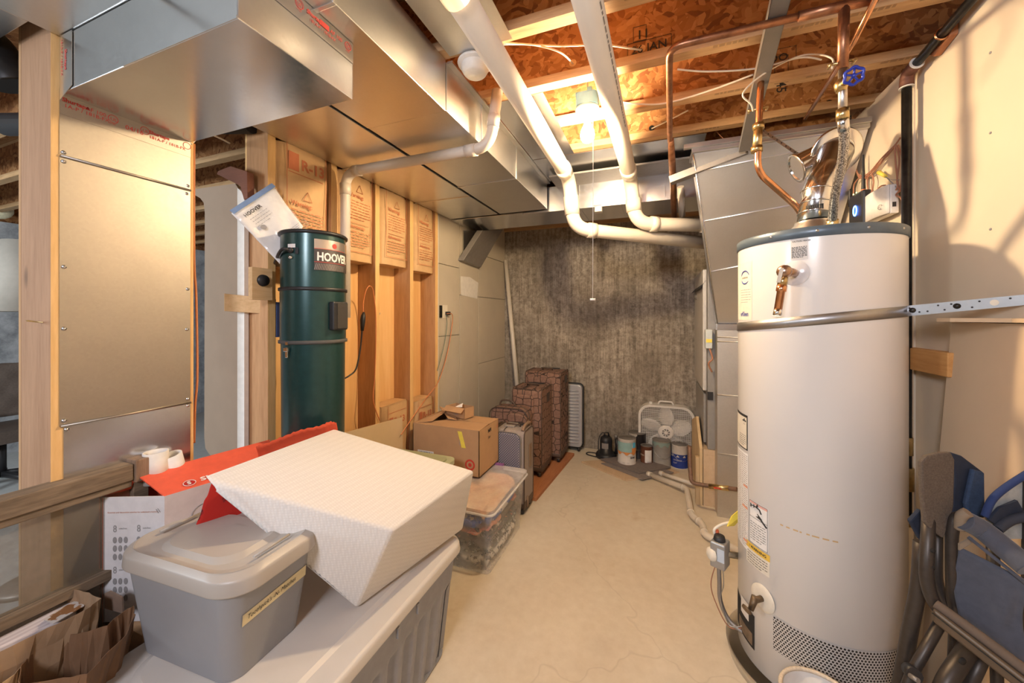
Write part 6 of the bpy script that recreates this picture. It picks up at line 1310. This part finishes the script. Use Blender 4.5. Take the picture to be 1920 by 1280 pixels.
# side that the camera sees is the -Y long wall
wp = lambda s, z: V((s, -(.112 + (.138-.112)*z/.245) - .0012, z))
right = lambda s, z: V(((.165 + .03*z/.245) + .0012, s, z))
ta, tb_ = V((.195*.93, -.095, .12)), V((.195*.97, .098, .178))
A_, B_ = right(-.095, .135), right(.100, .143)
xd = (B_ - A_).normalized(); nrm_ = V((1, 0, -.12)).normalized(); yd = nrm_.cross(xd).normalized()
if yd.z < 0: yd = -yd
m = MB().add([A_ - yd*.002, B_ - yd*.002, B_ + yd*.027, A_ + yd*.027], [(0,1,2,3)]); tpo = m.build('masking_tape', tp_col, sm, local=True)
text("Toothpick's -N- Matches", .0165, A_ + xd*.012 + yd*.008, xd, yd, M['ink'], tpo, 'handwriting', local=True, shear=.25, raise_=.0012, sx=.88)

# foam cushion
fo = [V((-1.262, .705, .955)), V((-1.278, 1.215, .955)), V((-.742, 1.47, .758)), V((-.785, .985, .744)), V((-1.215, .722, .912)), V((-1.27, 1.205, .905)), V((-.805, 1.485, .478)), V((-.925, .968, .464))]
def foam():
    m, t, b = nt('white_knit_cover'); w1 = t.nodes.new('ShaderNodeTexVoronoi'); w1.inputs['Scale'].default_value = 115; w1.inputs['Randomness'].default_value = .15; lk(t, coords(t), w1.inputs['Vector'])
    b.inputs['Base Color'].default_value = (.84, .80, .75, 1); b.inputs['Roughness'].default_value = .9; lk(t, mixc(t, ramp(t, w1.outputs['Distance'], [(.2, (0, 0, 0)), (.6, (.5, .5, .5))]), (.78, .745, .70), (.64, .605, .56)), b.inputs['Base Color']); bump(t, b, w1.outputs['Distance'], .5, .002); return m
def fq(a, b, c, d, u, v): return (a*(1-u) + b*u)*(1-v) + (d*(1-u) + c*u)*v
m = MB().add(fo, [(0,3,2,1), (4,5,6,7), (0,4,7,3), (3,7,6,2), (2,6,5,1), (1,5,4,0)])
fc_ = tag(m.build('foam_cushion', foam(), bevel=.017, seg=5), 'big white waffle-textured foam wedge lying on the large tote', 'cushion')
for pl_ in fc_.data.polygons: pl_.use_smooth = True

# sewing machine carton
sx0, sx1 = -1.572, -1.31; sy0, sy1 = .63, 1.08; sz0, sz1 = .465, .858
sg = thing('sewing_machine_box', 'white and red sewing machine carton, open flap, behind the small tote', 'box', (-1.44, .85, sz0))
wp_ = plain('white_board', (.70, .69, .70), .6); ro = plain('orange_red_board', (.80, .12, .06), .6); dr = plain('dark_red_board', (.35, .02, .02), .6)
A0, A1, A2, A3 = V((-1.632, .640, 0)), V((-1.458, .716, 0)), V((-1.385, 1.04, 0)), V((-1.632, 1.06, 0))
def wall(a, b, nm, mat, inward):
    return MB().slab([a + V((0,0,sz0)), b + V((0,0,sz0)), b + V((0,0,sz1)), a + V((0,0,sz1))], inward).build(nm, mat, sg)
fr = wall(A0, A1, 'front_panel', wp_, V((0, .004, 0))); rs = wall(A1, A2, 'side_panel', plain('lavender_board', (.56, .50, .50), .6), V((-.004, 0, 0))); wall(A2, A3, 'back_panel', ro, V((0, -.004, 0))); wall(A3, A0, 'side_panel', ro, V((.004, 0, 0)))
MB().slab([A0 + V((.005, .005, sz1 - .10)), A1 + V((-.005, .005, sz1 - .10)), A2 + V((-.005, 0, sz1 - .10)), A3 + V((.005, 0, sz1 - .10))], (0, 0, .004)).build('inner_flap', dr, sg)
F0, F1, F2, F3 = A1 + V((0, 0, sz1)), A2 + V((0, 0, sz1)), V((-1.55, 1.13, .900)), V((-1.60, .712, .905))
nf = (F1 - F0).cross(F3 - F0).normalized(); nf = nf if nf.z > 0 else -nf
fp_ = MB().slab([F0, F1, F2, F3], -nf * .004).build('top_flap', ro, sg)
MB().slab([A0 + V((0, 0, sz1)), A3 + V((0, 0, sz1)), A3 + V((.08, 0, sz1 + .01)), A0 + V((.03, .06, sz1 + .03))], (0, 0, .003)).build('top_flap', ro, sg)
xd = (F1 - F0).normalized(); yd = nf.cross(xd).normalized(); o_ = F0 + xd * .075 + yd * .018
o_ = F0 + xd * .070 + yd * .028
MB().add([o_ + nf*.001 + xd*.015*math.cos(k*math.pi/12) + yd*.013*math.sin(k*math.pi/12) for k in range(24)], [tuple(range(24))]).build('logo', plain('badge_red', (.45, .01, .01), .4), fp_)
MB().tube([o_ + nf*.0015 + xd*.0165*math.cos(k*math.pi/12) + yd*.0145*math.sin(k*math.pi/12) for k in range(24)], .0011, 5, closed=True).build('logo', M['paper'], fp_)
text('S', .022, o_ + nf*.001 - xd*.0065 - yd*.0078, xd, yd, M['paper'], fp_, 'logo', bold=.04, raise_=.0015)
text('SI', .028, o_ + xd*.030 - yd*.006, xd, yd, M['paper'], fp_, 'lettering', bold=.03, sx=1.25, raise_=.001)
text('NGER', .026, o_ + xd*.072 - yd*.006, xd, yd, M['paper'], fp_, 'lettering', bold=.03, sx=1.25, raise_=.001)
xd = (A1 - A0).normalized(); yd = V((0, 0, 1)); o_ = A0 + V((0, 0, sz1))
text('Essential and decorative stitches for unlimited creativity', .0068, o_ + xd*.018 - yd*.05, xd, yd, M['rust'], fr, 'lettering', raise_=.001)
gy = M['greyink']; m = MB()
for (bx_, top) in ((.034, .105), (.106, .105), (.034, .235), (.106, .235)):
    text('8', .032, o_ + xd*bx_ - yd*(top + .005), xd, yd, gy, fr, 'lettering', raise_=.001, sx=.75); text('stitches', .008, o_ + xd*(bx_ + .018) - yd*(top - .004), xd, yd, gy, fr, 'lettering', raise_=.001)
    for r_ in range(3):
        for c_ in range(3):
            q = o_ + xd*(bx_ + .006 + c_*.0165) - yd*(top + .03 + r_*.0265); m.add([q + V((0, -.001, 0)) + xd*.0062*math.cos(k*.6283) + yd*.0105*math.sin(k*.6283) for k in range(10)], [tuple(range(10))])
m.build('stitch_icon', gy, fr)
m = MB(); m.tube([o_ + xd*.165 - yd*.04 + V((0, -.001, 0)), o_ + xd*.173 - yd*.052 + V((0, -.001, 0))], .001, 4).tube([o_ + xd*.170 - yd*.038 + V((0, -.001, 0)), o_ + xd*.178 - yd*.05 + V((0, -.001, 0))], .001, 4); m.build('recycle_mark', gy, fr)
cq = A1 + (A2 - A1).normalized()*.10 + V((.0015, 0, sz1 - .095)); s2 = (A2 - A1).normalized()
MB().tube([cq + s2*.032*math.cos(k*math.pi/12) + V((0, 0, .032*math.sin(k*math.pi/12))) for k in range(24)], .0012, 5, closed=True).build('round_seal', gy, rs); text('SINGER', .012, cq - s2*.022 - V((0, 0, .004)), s2, (0, 0, 1), M['ink'], rs, 'lettering', raise_=.001, bold=.02)
# red cloths
redc = cloth_mat('red_print', (.50, .02, .012), (.10, .01, .015), 22, .57)
def drape(label, q, mat, name='red_cloth', amp=.008, th=.004, n=18):
    R = random.Random(2); 
    def fn(u, v): p = fq(*q, u, v); return p + V((0, 0, amp * math.sin(13*u + 4*v) + amp * .6 * math.sin(17*v)))
    return tag(MB().grid(fn, n, n).build(name, mat, solid=th), label, 'cloth')
drape('dark red patterned cloth stuffed between the carton and the foam', [U(400, 903, D=1.215), U(490, 900, D=1.34), U(495, 1000, D=1.33), U(362, 1000, D=1.19)], redc)
rib = [(480, 838, 1.43), (505, 829, 1.45), (535, 817, 1.48), (565, 806, 1.51), (598, 799, 1.545), (618, 791, 1.57), (630, 793, 1.585)]
topl = smooth_path([U(*q[:2], D=q[2]) for q in rib], 6); nT = len(topl) - 1
def ribf(u, v): 
    p = topl[round(u * nT)]; return p + V((0, 0, -.10 * v)) + V(fw + (0,)) * (.015 * math.sin(math.pi * v)) + V((0, 0, .0025 * math.sin(u * 140)))
tag(MB().grid(ribf, nT, 8).build('red_cloth', plain('red_rib', (.62, .08, .03), .9), solid=.006), 'orange red ribbed cloth peeping out between the foam wedge and green vacuum', 'cloth')
for (px, py, l, tilt, r_) in ((292, 845, 'grey white paper roll standing by the metal panel foot', 0, .034), (321, 852, 'white paper roll leaning beside the other roll behind the red flap', .35, .034)):
    c = U(px, py, X=-1.605) - V((0, 0, .022)); ax = V((.0, math.sin(tilt)*-.6, math.cos(tilt))); t = thing('paper_roll', l, 'roll', c - V((0, 0, .09)))
    MB().lathe([(.026, 0), (r_, 0), (r_, .105), (.029, .105), (.027, .09), (.027, .02)], c - ax*.085, ax, 32).build('roll_body', M['drywhite'] if tilt == 0 else M['paper'], t)
    MB().lathe([(.0, .03), (.026, .03)], c - ax*.085, ax, 24).build('roll_core', M['cardlight'], t)
tag(MB().box((-1.632, .66, 0), (-1.455, 1.04, .462)).build('tall_carton', M['card'], bevel=.002), 'narrow brown carton on the floor carrying the sewing machine box', 'box')

# old window sash
ow = thing('old_window', 'old weathered wooden window sash with dusty glass, leaning by the post', 'window', (-1.66, .3, 0))
wy0, wy1 = -.45, .752
MB().box((-1.652, wy0, .895), (-1.592, .70, .948)).box((-1.645, wy0, .872), (-1.600, .70, .894)).build('top_rail', M['oldwood'], ow, bevel=.003)
MB().box((-1.655, .702, .885), (-1.585, wy1, .958)).build('rail_end', wood('weathered_end', 'z', (.12, .075, .05), (.34, .23, .15), 40, knots=False), ow, bevel=.003)
for z in (.60, .0): MB().box((-1.645, wy0, z), (-1.605, .73, z + .03)).build('lower_rail', M['oldwood'], ow, bevel=.002)
MB().box((-1.645, .705, 0), (-1.605, .745, .885)).build('stile', M['oldwood'], ow, bevel=.002)
gl = clear('dusty_glass', (.22, .18, .13), .42, .08)
MB().box((-1.628, wy0, .63), (-1.624, .705, .872)).build('glass_pane', gl, ow); MB().box((-1.628, wy0, .03), (-1.624, .705, .60)).build('glass_pane', gl, ow)

# paper bags
kb = plain('brown_paper', (.33, .215, .125), .85, 0, .10, 14, .3); kb2 = plain('dark_brown_paper', (.21, .115, .06), .85, 0, .12, 12, .4)
def paperbag(label, rim, foot, mat, seed):
    R = random.Random(seed); n = len(rim); rim = [V(p) for p in rim]; foot = [V(p) for p in foot]; vs = []; K = 8
    P = []
    for i in range(n):
        a, b = rim[i], rim[(i+1) % n]; fa, fb = foot[i], foot[(i+1) % n]
        for k in range(4): P.append((a*(1-k/4) + b*(k/4), fa*(1-k/4) + fb*(k/4)))
    for v in range(K + 1):
        for (a, f) in P:
            p = a*(1 - v/K) + f*(v/K); j = .006 if 0 < v < K else .002; vs.append(p + V((R.uniform(-j, j), R.uniform(-j, j), R.uniform(-j, j) * .5)))
    N = len(P); m = MB().add(vs, [(v*N+i, v*N+(i+1) % N, (v+1)*N+(i+1) % N, (v+1)*N+i) for v in range(K) for i in range(N)] + [tuple(K*N + i for i in range(N))])
    return tag(m.build('paper_bag', mat, solid=.0012), label, 'bag', None)
pz = lambda px, py, z: U(px, py, Z=z)
rimA = [pz(-60, 1190, .62), pz(0, 1157, .62), pz(122, 1104, .62), pz(158, 1108, .625), pz(188, 1122, .615), pz(160, 1143, .615), pz(88, 1178, .61), pz(0, 1222, .61), pz(-60, 1255, .61)]
ca = sum(rimA, V()) / len(rimA); footA = [V((ca.x + (p.x-ca.x)*.9 - .01, ca.y + (p.y-ca.y)*.9, .205)) for p in rimA]
paperbag('brown paper bag holding a striped white package, nearest the window sash', rimA, footA, kb, 3)
m, t, b = nt('striped_wrap'); wv = t.nodes.new('ShaderNodeTexWave'); wv.inputs['Scale'].default_value = 22; wv.bands_direction = 'X'; lk(t, coords(t), wv.inputs['Vector']); lk(t, ramp(t, wv.outputs[0], [(.3, (.60, .53, .54)), (.7, (.72, .66, .66))]), b.inputs['Base Color']); wrapm = m
q = [pz(-50, 1235, .575), pz(-50, 1195, .585), pz(150, 1118, .585), pz(140, 1150, .575)]
pk = MB().slab(q, (0, 0, -.30)); pko = tag(pk.build('striped_package', wrapm, bevel=.004), 'pale lilac striped package standing inside the paper bag', 'package')
mm_ = MB().slab([pz(82, 1163, .588), pz(122, 1135, .588), pz(150, 1124, .588), pz(158, 1136, .588), pz(100, 1170, .588)], (0, 0, .002)); mm_.build('printed_picture', cloth_mat('brown_print', (.60, .56, .52), (.30, .14, .05), 40, .5), pko)
rimC = [pz(-60, 1250, .56), pz(0, 1226, .56), pz(37, 1208, .565), pz(62, 1214, .56), pz(48, 1240, .55), pz(30, 1262, .55), pz(-60, 1330, .55)]
rimB = [pz(38, 1248, .56), pz(67, 1219, .56), pz(90, 1200, .56), pz(128, 1190, .565), pz(165, 1184, .56), pz(200, 1172, .565), pz(228, 1148, .57), pz(252, 1135, .575), pz(252, 1152, .56), pz(236, 1190, .555), pz(200, 1224, .555), pz(165, 1262, .555), pz(100, 1275, .56), pz(36, 1284, .56)]
cb_ = V((-1.50, .45, 0)); footB = [V((min(cb_.x + (p.x-cb_.x)*.35, -1.455), cb_.y + (p.y-cb_.y)*.6, .0)) for p in rimB]
paperbag('crumpled dark brown paper bag, open and empty, left of the large tote lid', rimB, footB, kb2, 5)
cc_ = sum(rimC, V()) / len(rimC); footC = [V((cc_.x + (p.x-cc_.x)*.8, cc_.y + (p.y-cc_.y)*.8 - .05, .0)) for p in rimC]
paperbag('light brown paper bag cut by the bottom left corner of the view', rimC, footC, M['cardlight'], 6)
tag(MB().box((-1.60, .15, 0), (-1.49, .56, .20)).build('low_carton', M['card'], bevel=.003), 'low brown carton on the floor under the bag with the striped package', 'box')
tag(MB().slab([pz(196, 1112, .60), pz(205, 1108, .61), pz(228, 1120, .60), pz(230, 1150, .55), pz(196, 1140, .55)], (.0, .004, -.0)).build('cardboard_flap', plain('brown_flap', (.22, .15, .11), .9)), 'dark brown cardboard flap standing between the bags and the white carton', 'cardboard')

# ================================================================ FOREGROUND RIGHT
tube_m = plain('bronze_tube', (.065, .054, .046), .42, .5, .1, 60); fab = plain('blue_grey_canvas', (.075, .083, .11), .9, 0, .10, 60, .15, sheen=.2); fabn = plain('navy_canvas', (.02, .028, .05), .9, 0, .1, 60); bind = plain('tan_binding', (.26, .20, .14), .9)
mesh_m = plain('taupe_mesh', (.11, .085, .065), .9, 0, .25, 220)
G = lambda px, py, D: U(px, py, D=D)
ch = thing('folding_chair', 'folded camp chair with slate blue canvas and bronze tube frame, nearest at right', 'chair', G(1800, 1500, .98) * 1.0)
def T(nm, pts, r, mat=None, fil=.05, n=14, flat=1.0): return MB().tube(fillet(pts, fil, 6) if len(pts) > 2 else pts, r, n, flat=flat).build(nm, mat or tube_m, ch)
T('back_tube', [G(1742, 960, 1.02), G(1736, 1085, 1.01), G(1748, 1128, 1.0), G(1775, 1160, .99)], .0145)
T('back_tube', [G(1758, 975, 1.05), G(1757, 1085, 1.04), G(1768, 1125, 1.03), G(1800, 1165, 1.01)], .011)
T('seat_hoop', [G(1800, 1165, 1.0), G(1786, 1130, 1.0), G(1784, 1000, 1.0), G(1793, 963, .995), G(1830, 975, .99), G(1925, 1060, .90)], .0125, fil=.03)
pad = [G(1806, 974, .975), G(1840, 992, .965), G(1880, 1024, .93), G(1930, 1066, .885)]
MB().tube(smooth_path(pad), [.022] + [.026]*30, 16).build('top_pad', fab, ch) if False else MB().tube(smooth_path(pad), .025, 16).build('top_pad', fab, ch)
MB().tube(smooth_path([G(1800, 990, .985), G(1803, 968, .975), G(1815, 960, .965)]), .012, 10).build('corner_binding', bind, ch)
pan = [G(1797, 1024, .985), G(1822, 1008, .975), G(1930, 1090, .89), G(1930, 1250, .89), G(1880, 1205, .92), G(1838, 1168, .95), G(1797, 1150, .98)]
ctr = sum(pan, V()) / len(pan); nn_ = (pan[1] - pan[0]).cross(pan[3] - pan[0]).normalized()
def pf_(u, v):
    a = pan[0]*(1-u) + pan[2]*u; c = pan[6]*(1-u) + pan[3]*u; p = a*(1-v) + c*v
    return p + V(fw + (0,)) * (.012*math.sin(7*u + 2*v) * math.sin(3.1*v))
MB().grid(pf_, 20, 14).build('seat_canvas', fab, ch, solid=.004)
T('piping', [G(1815, 1006, .965), G(1930, 1098, .88)], .004, fab)
MB().slab([G(1796, 1030, .98), G(1796, 1018, .98), G(1820, 1006, .97), G(1822, 1014, .97), G(1810, 1022, .975)], V(fw + (0,)) * -.004).build('corner_binding', bind, ch)
ar0, ar1 = G(1752, 1150, .985), G(1935, 1292, .84)
d = (ar1 - ar0).normalized(); u_ = V((0, 0, 1)); s_ = d.cross(u_).normalized()
MB().slab([ar0 - u_*.018 - s_*.012, ar0 + u_*.018 - s_*.012, ar0 + u_*.018 + s_*.012, ar0 - u_*.018 + s_*.012], ar1 - ar0).build('arm_rail', plain('bronze_rail', (.15, .115, .085), .38, .6), ch, bevel=.006)
T('arm_groove', [ar0 + u_*.006 + s_*.0125, ar1 + u_*.006 + s_*.0125], .0016, M['dark'])
MB().tube(smooth_path([ar0 + u_*.024 - s_*.006, (ar0+ar1)/2 + u_*.026 - s_*.008, ar1 + u_*.026 - s_*.008]), .012, 10).build('arm_pad', plain('brown_foam', (.12, .09, .07), .9), ch)
fl0 = lambda p: V((p.x, p.y, 0.012))
T('leg', [G(1728, 1016, 1.06), G(1724, 1095, 1.06), G(1706, 1180, 1.07), G(1678, 1340, 1.10), fl0(G(1650, 1500, 1.12))], .0175, fil=.1)
T('leg', [G(1770, 1155, 1.03), G(1705, 1270, 1.03), fl0(G(1620, 1430, 1.03))], .0125)
T('leg', [G(1830, 1195, 1.0), G(1765, 1290, .97), fl0(G(1700, 1400, .95))], .020)
T('leg', [G(1850, 1215, .98), G(1810, 1300, .98), fl0(G(1790, 1500, .98))], .014)
MB().tube([G(1704, 1255, 1.025), G(1716, 1266, 1.0)], .017, 12).build('joint_bracket', M['black'], ch); MB().tube([G(1706, 1266, .99), G(1722, 1276, .97)], .006, 10).build('white_rivet', M['grey_metal'], ch)
for (px, py) in ((1749, 1032), (1748, 1064)): MB().lathe([(0, .002), (.006, .002), (.006, 0)], G(px, py, 1.0), -V(fw + (0,)), 10).build('tube_hole', M['dark'], ch)
MB().lathe([(0, .003), (.009, .003), (.009, 0)], G(1803, 1238, .95), -V(fw + (0,)), 10).build('leg_rivet', M['dark'], ch)
T('brace', [G(1790, 1100, 1.04), G(1783, 1280, 1.04)], .009)
off = V(fw + (0,)) * .012
def flap(nm, pts, mat, D): return MB().slab([G(x, y, D) for x, y in pts], off).build(nm, mat, ch, bevel=.004)
flap('mesh_sleeve', [(1728, 866), (1738, 855), (1760, 849), (1784, 848), (1791, 862), (1789, 950), (1778, 990), (1770, 1010), (1748, 995), (1735, 980), (1730, 930)], mesh_m, 1.005)
flap('navy_sleeve', [(1784, 848), (1805, 855), (1846, 886), (1847, 972), (1800, 962), (1785, 970), (1791, 890)], fabn, 1.03)
flap('navy_sleeve', [(1826, 880), (1847, 886), (1848, 972), (1815, 962), (1812, 945)], plain('navy_light', (.03, .055, .11), .9, 0, .2, 120), 1.015)
flap('hanging_corner', [(1707, 977), (1727, 955), (1740, 970), (1738, 1000), (1727, 1014)], fabn, 1.05)
# second chair
ch2 = thing('folding_chair', 'second folded camp chair with pale blue fabric arc, behind the slate blue one', 'chair', G(1880, 1500, .98))
D2 = .975
MB().slab([G(1850, 965, D2), G(1866, 935, D2), G(1890, 912, D2), G(1930, 890, D2), G(1935, 1010, D2), G(1880, 1010, D2)], off).build('seat_canvas', plain('pale_blue_cloth', (.36, .38, .37), .95, 0, .25, 25), ch2)
MB().tube(smooth_path([G(1846, 968, .97), G(1860, 937, .968), G(1888, 912, .965), G(1935, 882, .955)]), .008, 8).build('edge_binding', plain('navy_fringe', (.02, .04, .13), .9), ch2)
MB().slab([G(1855, 975, .96), G(1875, 952, .96), G(1908, 938, .96), G(1922, 962, .96), G(1880, 992, .96)], off*.5).build('dark_strap', fabn, ch2)
MB().tube(smooth_path([G(1870, 992, .955), G(1895, 975, .955), G(1935, 966, .94)]), .011, 10).build('frame_tube', plain('dark_canvas_tube', (.03, .035, .05), .8), ch2)
MB().tube([G(1930, 900, .97), fl0(G(1925, 1500, .96))], .012, 10).build('leg', tube_m, ch2); MB().tube([G(1860, 985, .99), fl0(G(1880, 1500, .985))], .012, 10).build('leg', tube_m, ch2)
# canvas basket and leather bag at the bottom edge
c = pz(1541, 1312, .28); bk = thing('canvas_basket', 'pale canvas basket rim peeping in at the bottom by the drain pan', 'basket', (c.x, c.y, 0))
MB().lathe([(0, .004), (.085, .004), (.104, .28), (.098, .28), (.08, .01)], (c.x, c.y, 0), n=40).build('basket_wall', M['drywhite'], bk)
MB().tube([(c.x + .101*math.cos(k*math.pi/24), c.y + .101*math.sin(k*math.pi/24), .28) for k in range(48)], .006, 8, closed=True).build('rope_rim', plain('rope', (.70, .60, .46), .95, 0, .15, 150), bk)
c = pz(1625, 1312, .30); c = c + V((.02, -.0, 0)); lb_ = thing('leather_bag', 'brown leather bag with strap, bottom edge beside the pale basket', 'bag', (c.x, c.y, 0))
lea = plain('brown_leather', (.20, .075, .035), .5, 0, .2, 20)
MB().rbox(c.x, c.y, .0, .27, .075, .05, .03, .065, .03).build('bag_body', lea, lb_, bevel=.01)
MB().tube(smooth_path([(c.x - .05, c.y, .26), (c.x - .04, c.y, .305), (c.x + .01, c.y, .315), (c.x + .05, c.y, .28), (c.x + .06, c.y, .24)]), .006, 8).build('shoulder_strap', M['grey_metal'], lb_)
MB().slab([(c.x - .07, c.y - .055, .20), (c.x + .07, c.y - .055, .20), (c.x + .06, c.y - .03, .275), (c.x - .06, c.y - .03, .275)], (0, -.004, 0)).build('front_flap', lea, lb_)

# ================================================================ NEXT ROOM
ofc = thing('office_chair', 'brown padded office chair on casters in the next room', 'chair', (-4.75, 1.30, 0))
uph = plain('brown_upholstery', (.10, .075, .06), .9, 0, .15, 80)
cc = U(2, 800, D=3.15); ox, oy = cc.x, cc.y
m = MB().rbox(ox, oy, .40, .50, .25, .25, .07); m.build('seat', uph, ofc, bevel=.03, seg=3)
m = MB(); m.grid(lambda u, v: (ox - .22 + .06*(abs(2*v-1)) - .02*math.cos(6*math.pi*v)*math.cos(4*math.pi*u)*.6 - .05*u, oy - .25 + .5*v, .55 + .46*u), 14, 14); m.build('backrest', uph, ofc, solid=.07)
MB().tube([(ox, oy, .09), (ox, oy, .40)], .03, 12).build('gas_post', M['black'], ofc)
for k in range(5):
    q = k*1.2566 + .3; e = (ox + .28*math.cos(q), oy + .28*math.sin(q), .075); MB().tube([(ox, oy, .11), e], [.028, .018], 10).build('base_arm', M['black'], ofc)
    MB().lathe([(0, -.02), (.028, -.02), (.030, 0), (.028, .02), (0, .02)], (e[0], e[1], .031), (math.cos(q+1.2), math.sin(q+1.2), 0), 14).build('caster', M['black'], ofc)
for s in (-1, 1): MB().tube(fillet([(ox - .05, oy + s*.27, .42), (ox - .05, oy + s*.30, .62), (ox + .18, oy + s*.30, .62)], .05), .016, 10).build('armrest', M['black'], ofc)
lc = U(62, 520, D=2.0); lp = thing('floor_lamp', 'floor lamp with tapered cream shade, partly behind the wooden post', 'lamp', (lc.x, lc.y, 0))
zt, zb = U(30, 455, D=2.0).z, U(30, 584, D=2.0).z
MB().lathe([(.105, zt), (.215, zb)], (lc.x, lc.y, 0), n=48).build('lamp_shade', plain('cream_shade', (.42, .40, .35), .9), lp, solid=.003)
MB().tube([(lc.x, lc.y, .02), (lc.x, lc.y, zt - .05)], .012, 12).build('pole', M['grey_metal'], lp); MB().lathe([(0, .03), (.12, .025), (.13, 0), (0, 0)], (lc.x, lc.y, 0), n=32).build('base', M['grey_metal'], lp)
wf = thing('fibreglass_roll', 'pale yellow fibreglass batt lying on the far wall top in the next room', 'insulation', (-6.2, 1.6, 2.40))
MB().ball((-6.15, 1.66, 2.49), .10, 14, 0, (.6, 1, .9)).build('batt_bundle', plain('yellow_fibreglass', (.75, .70, .48), .95, 0, .2, 30), wf); MB().ball((-6.15, 1.52, 2.48), .09, 14, 0, (.6, 1, .9)).build('batt_bundle', bpy.data.materials['yellow_fibreglass'], wf)
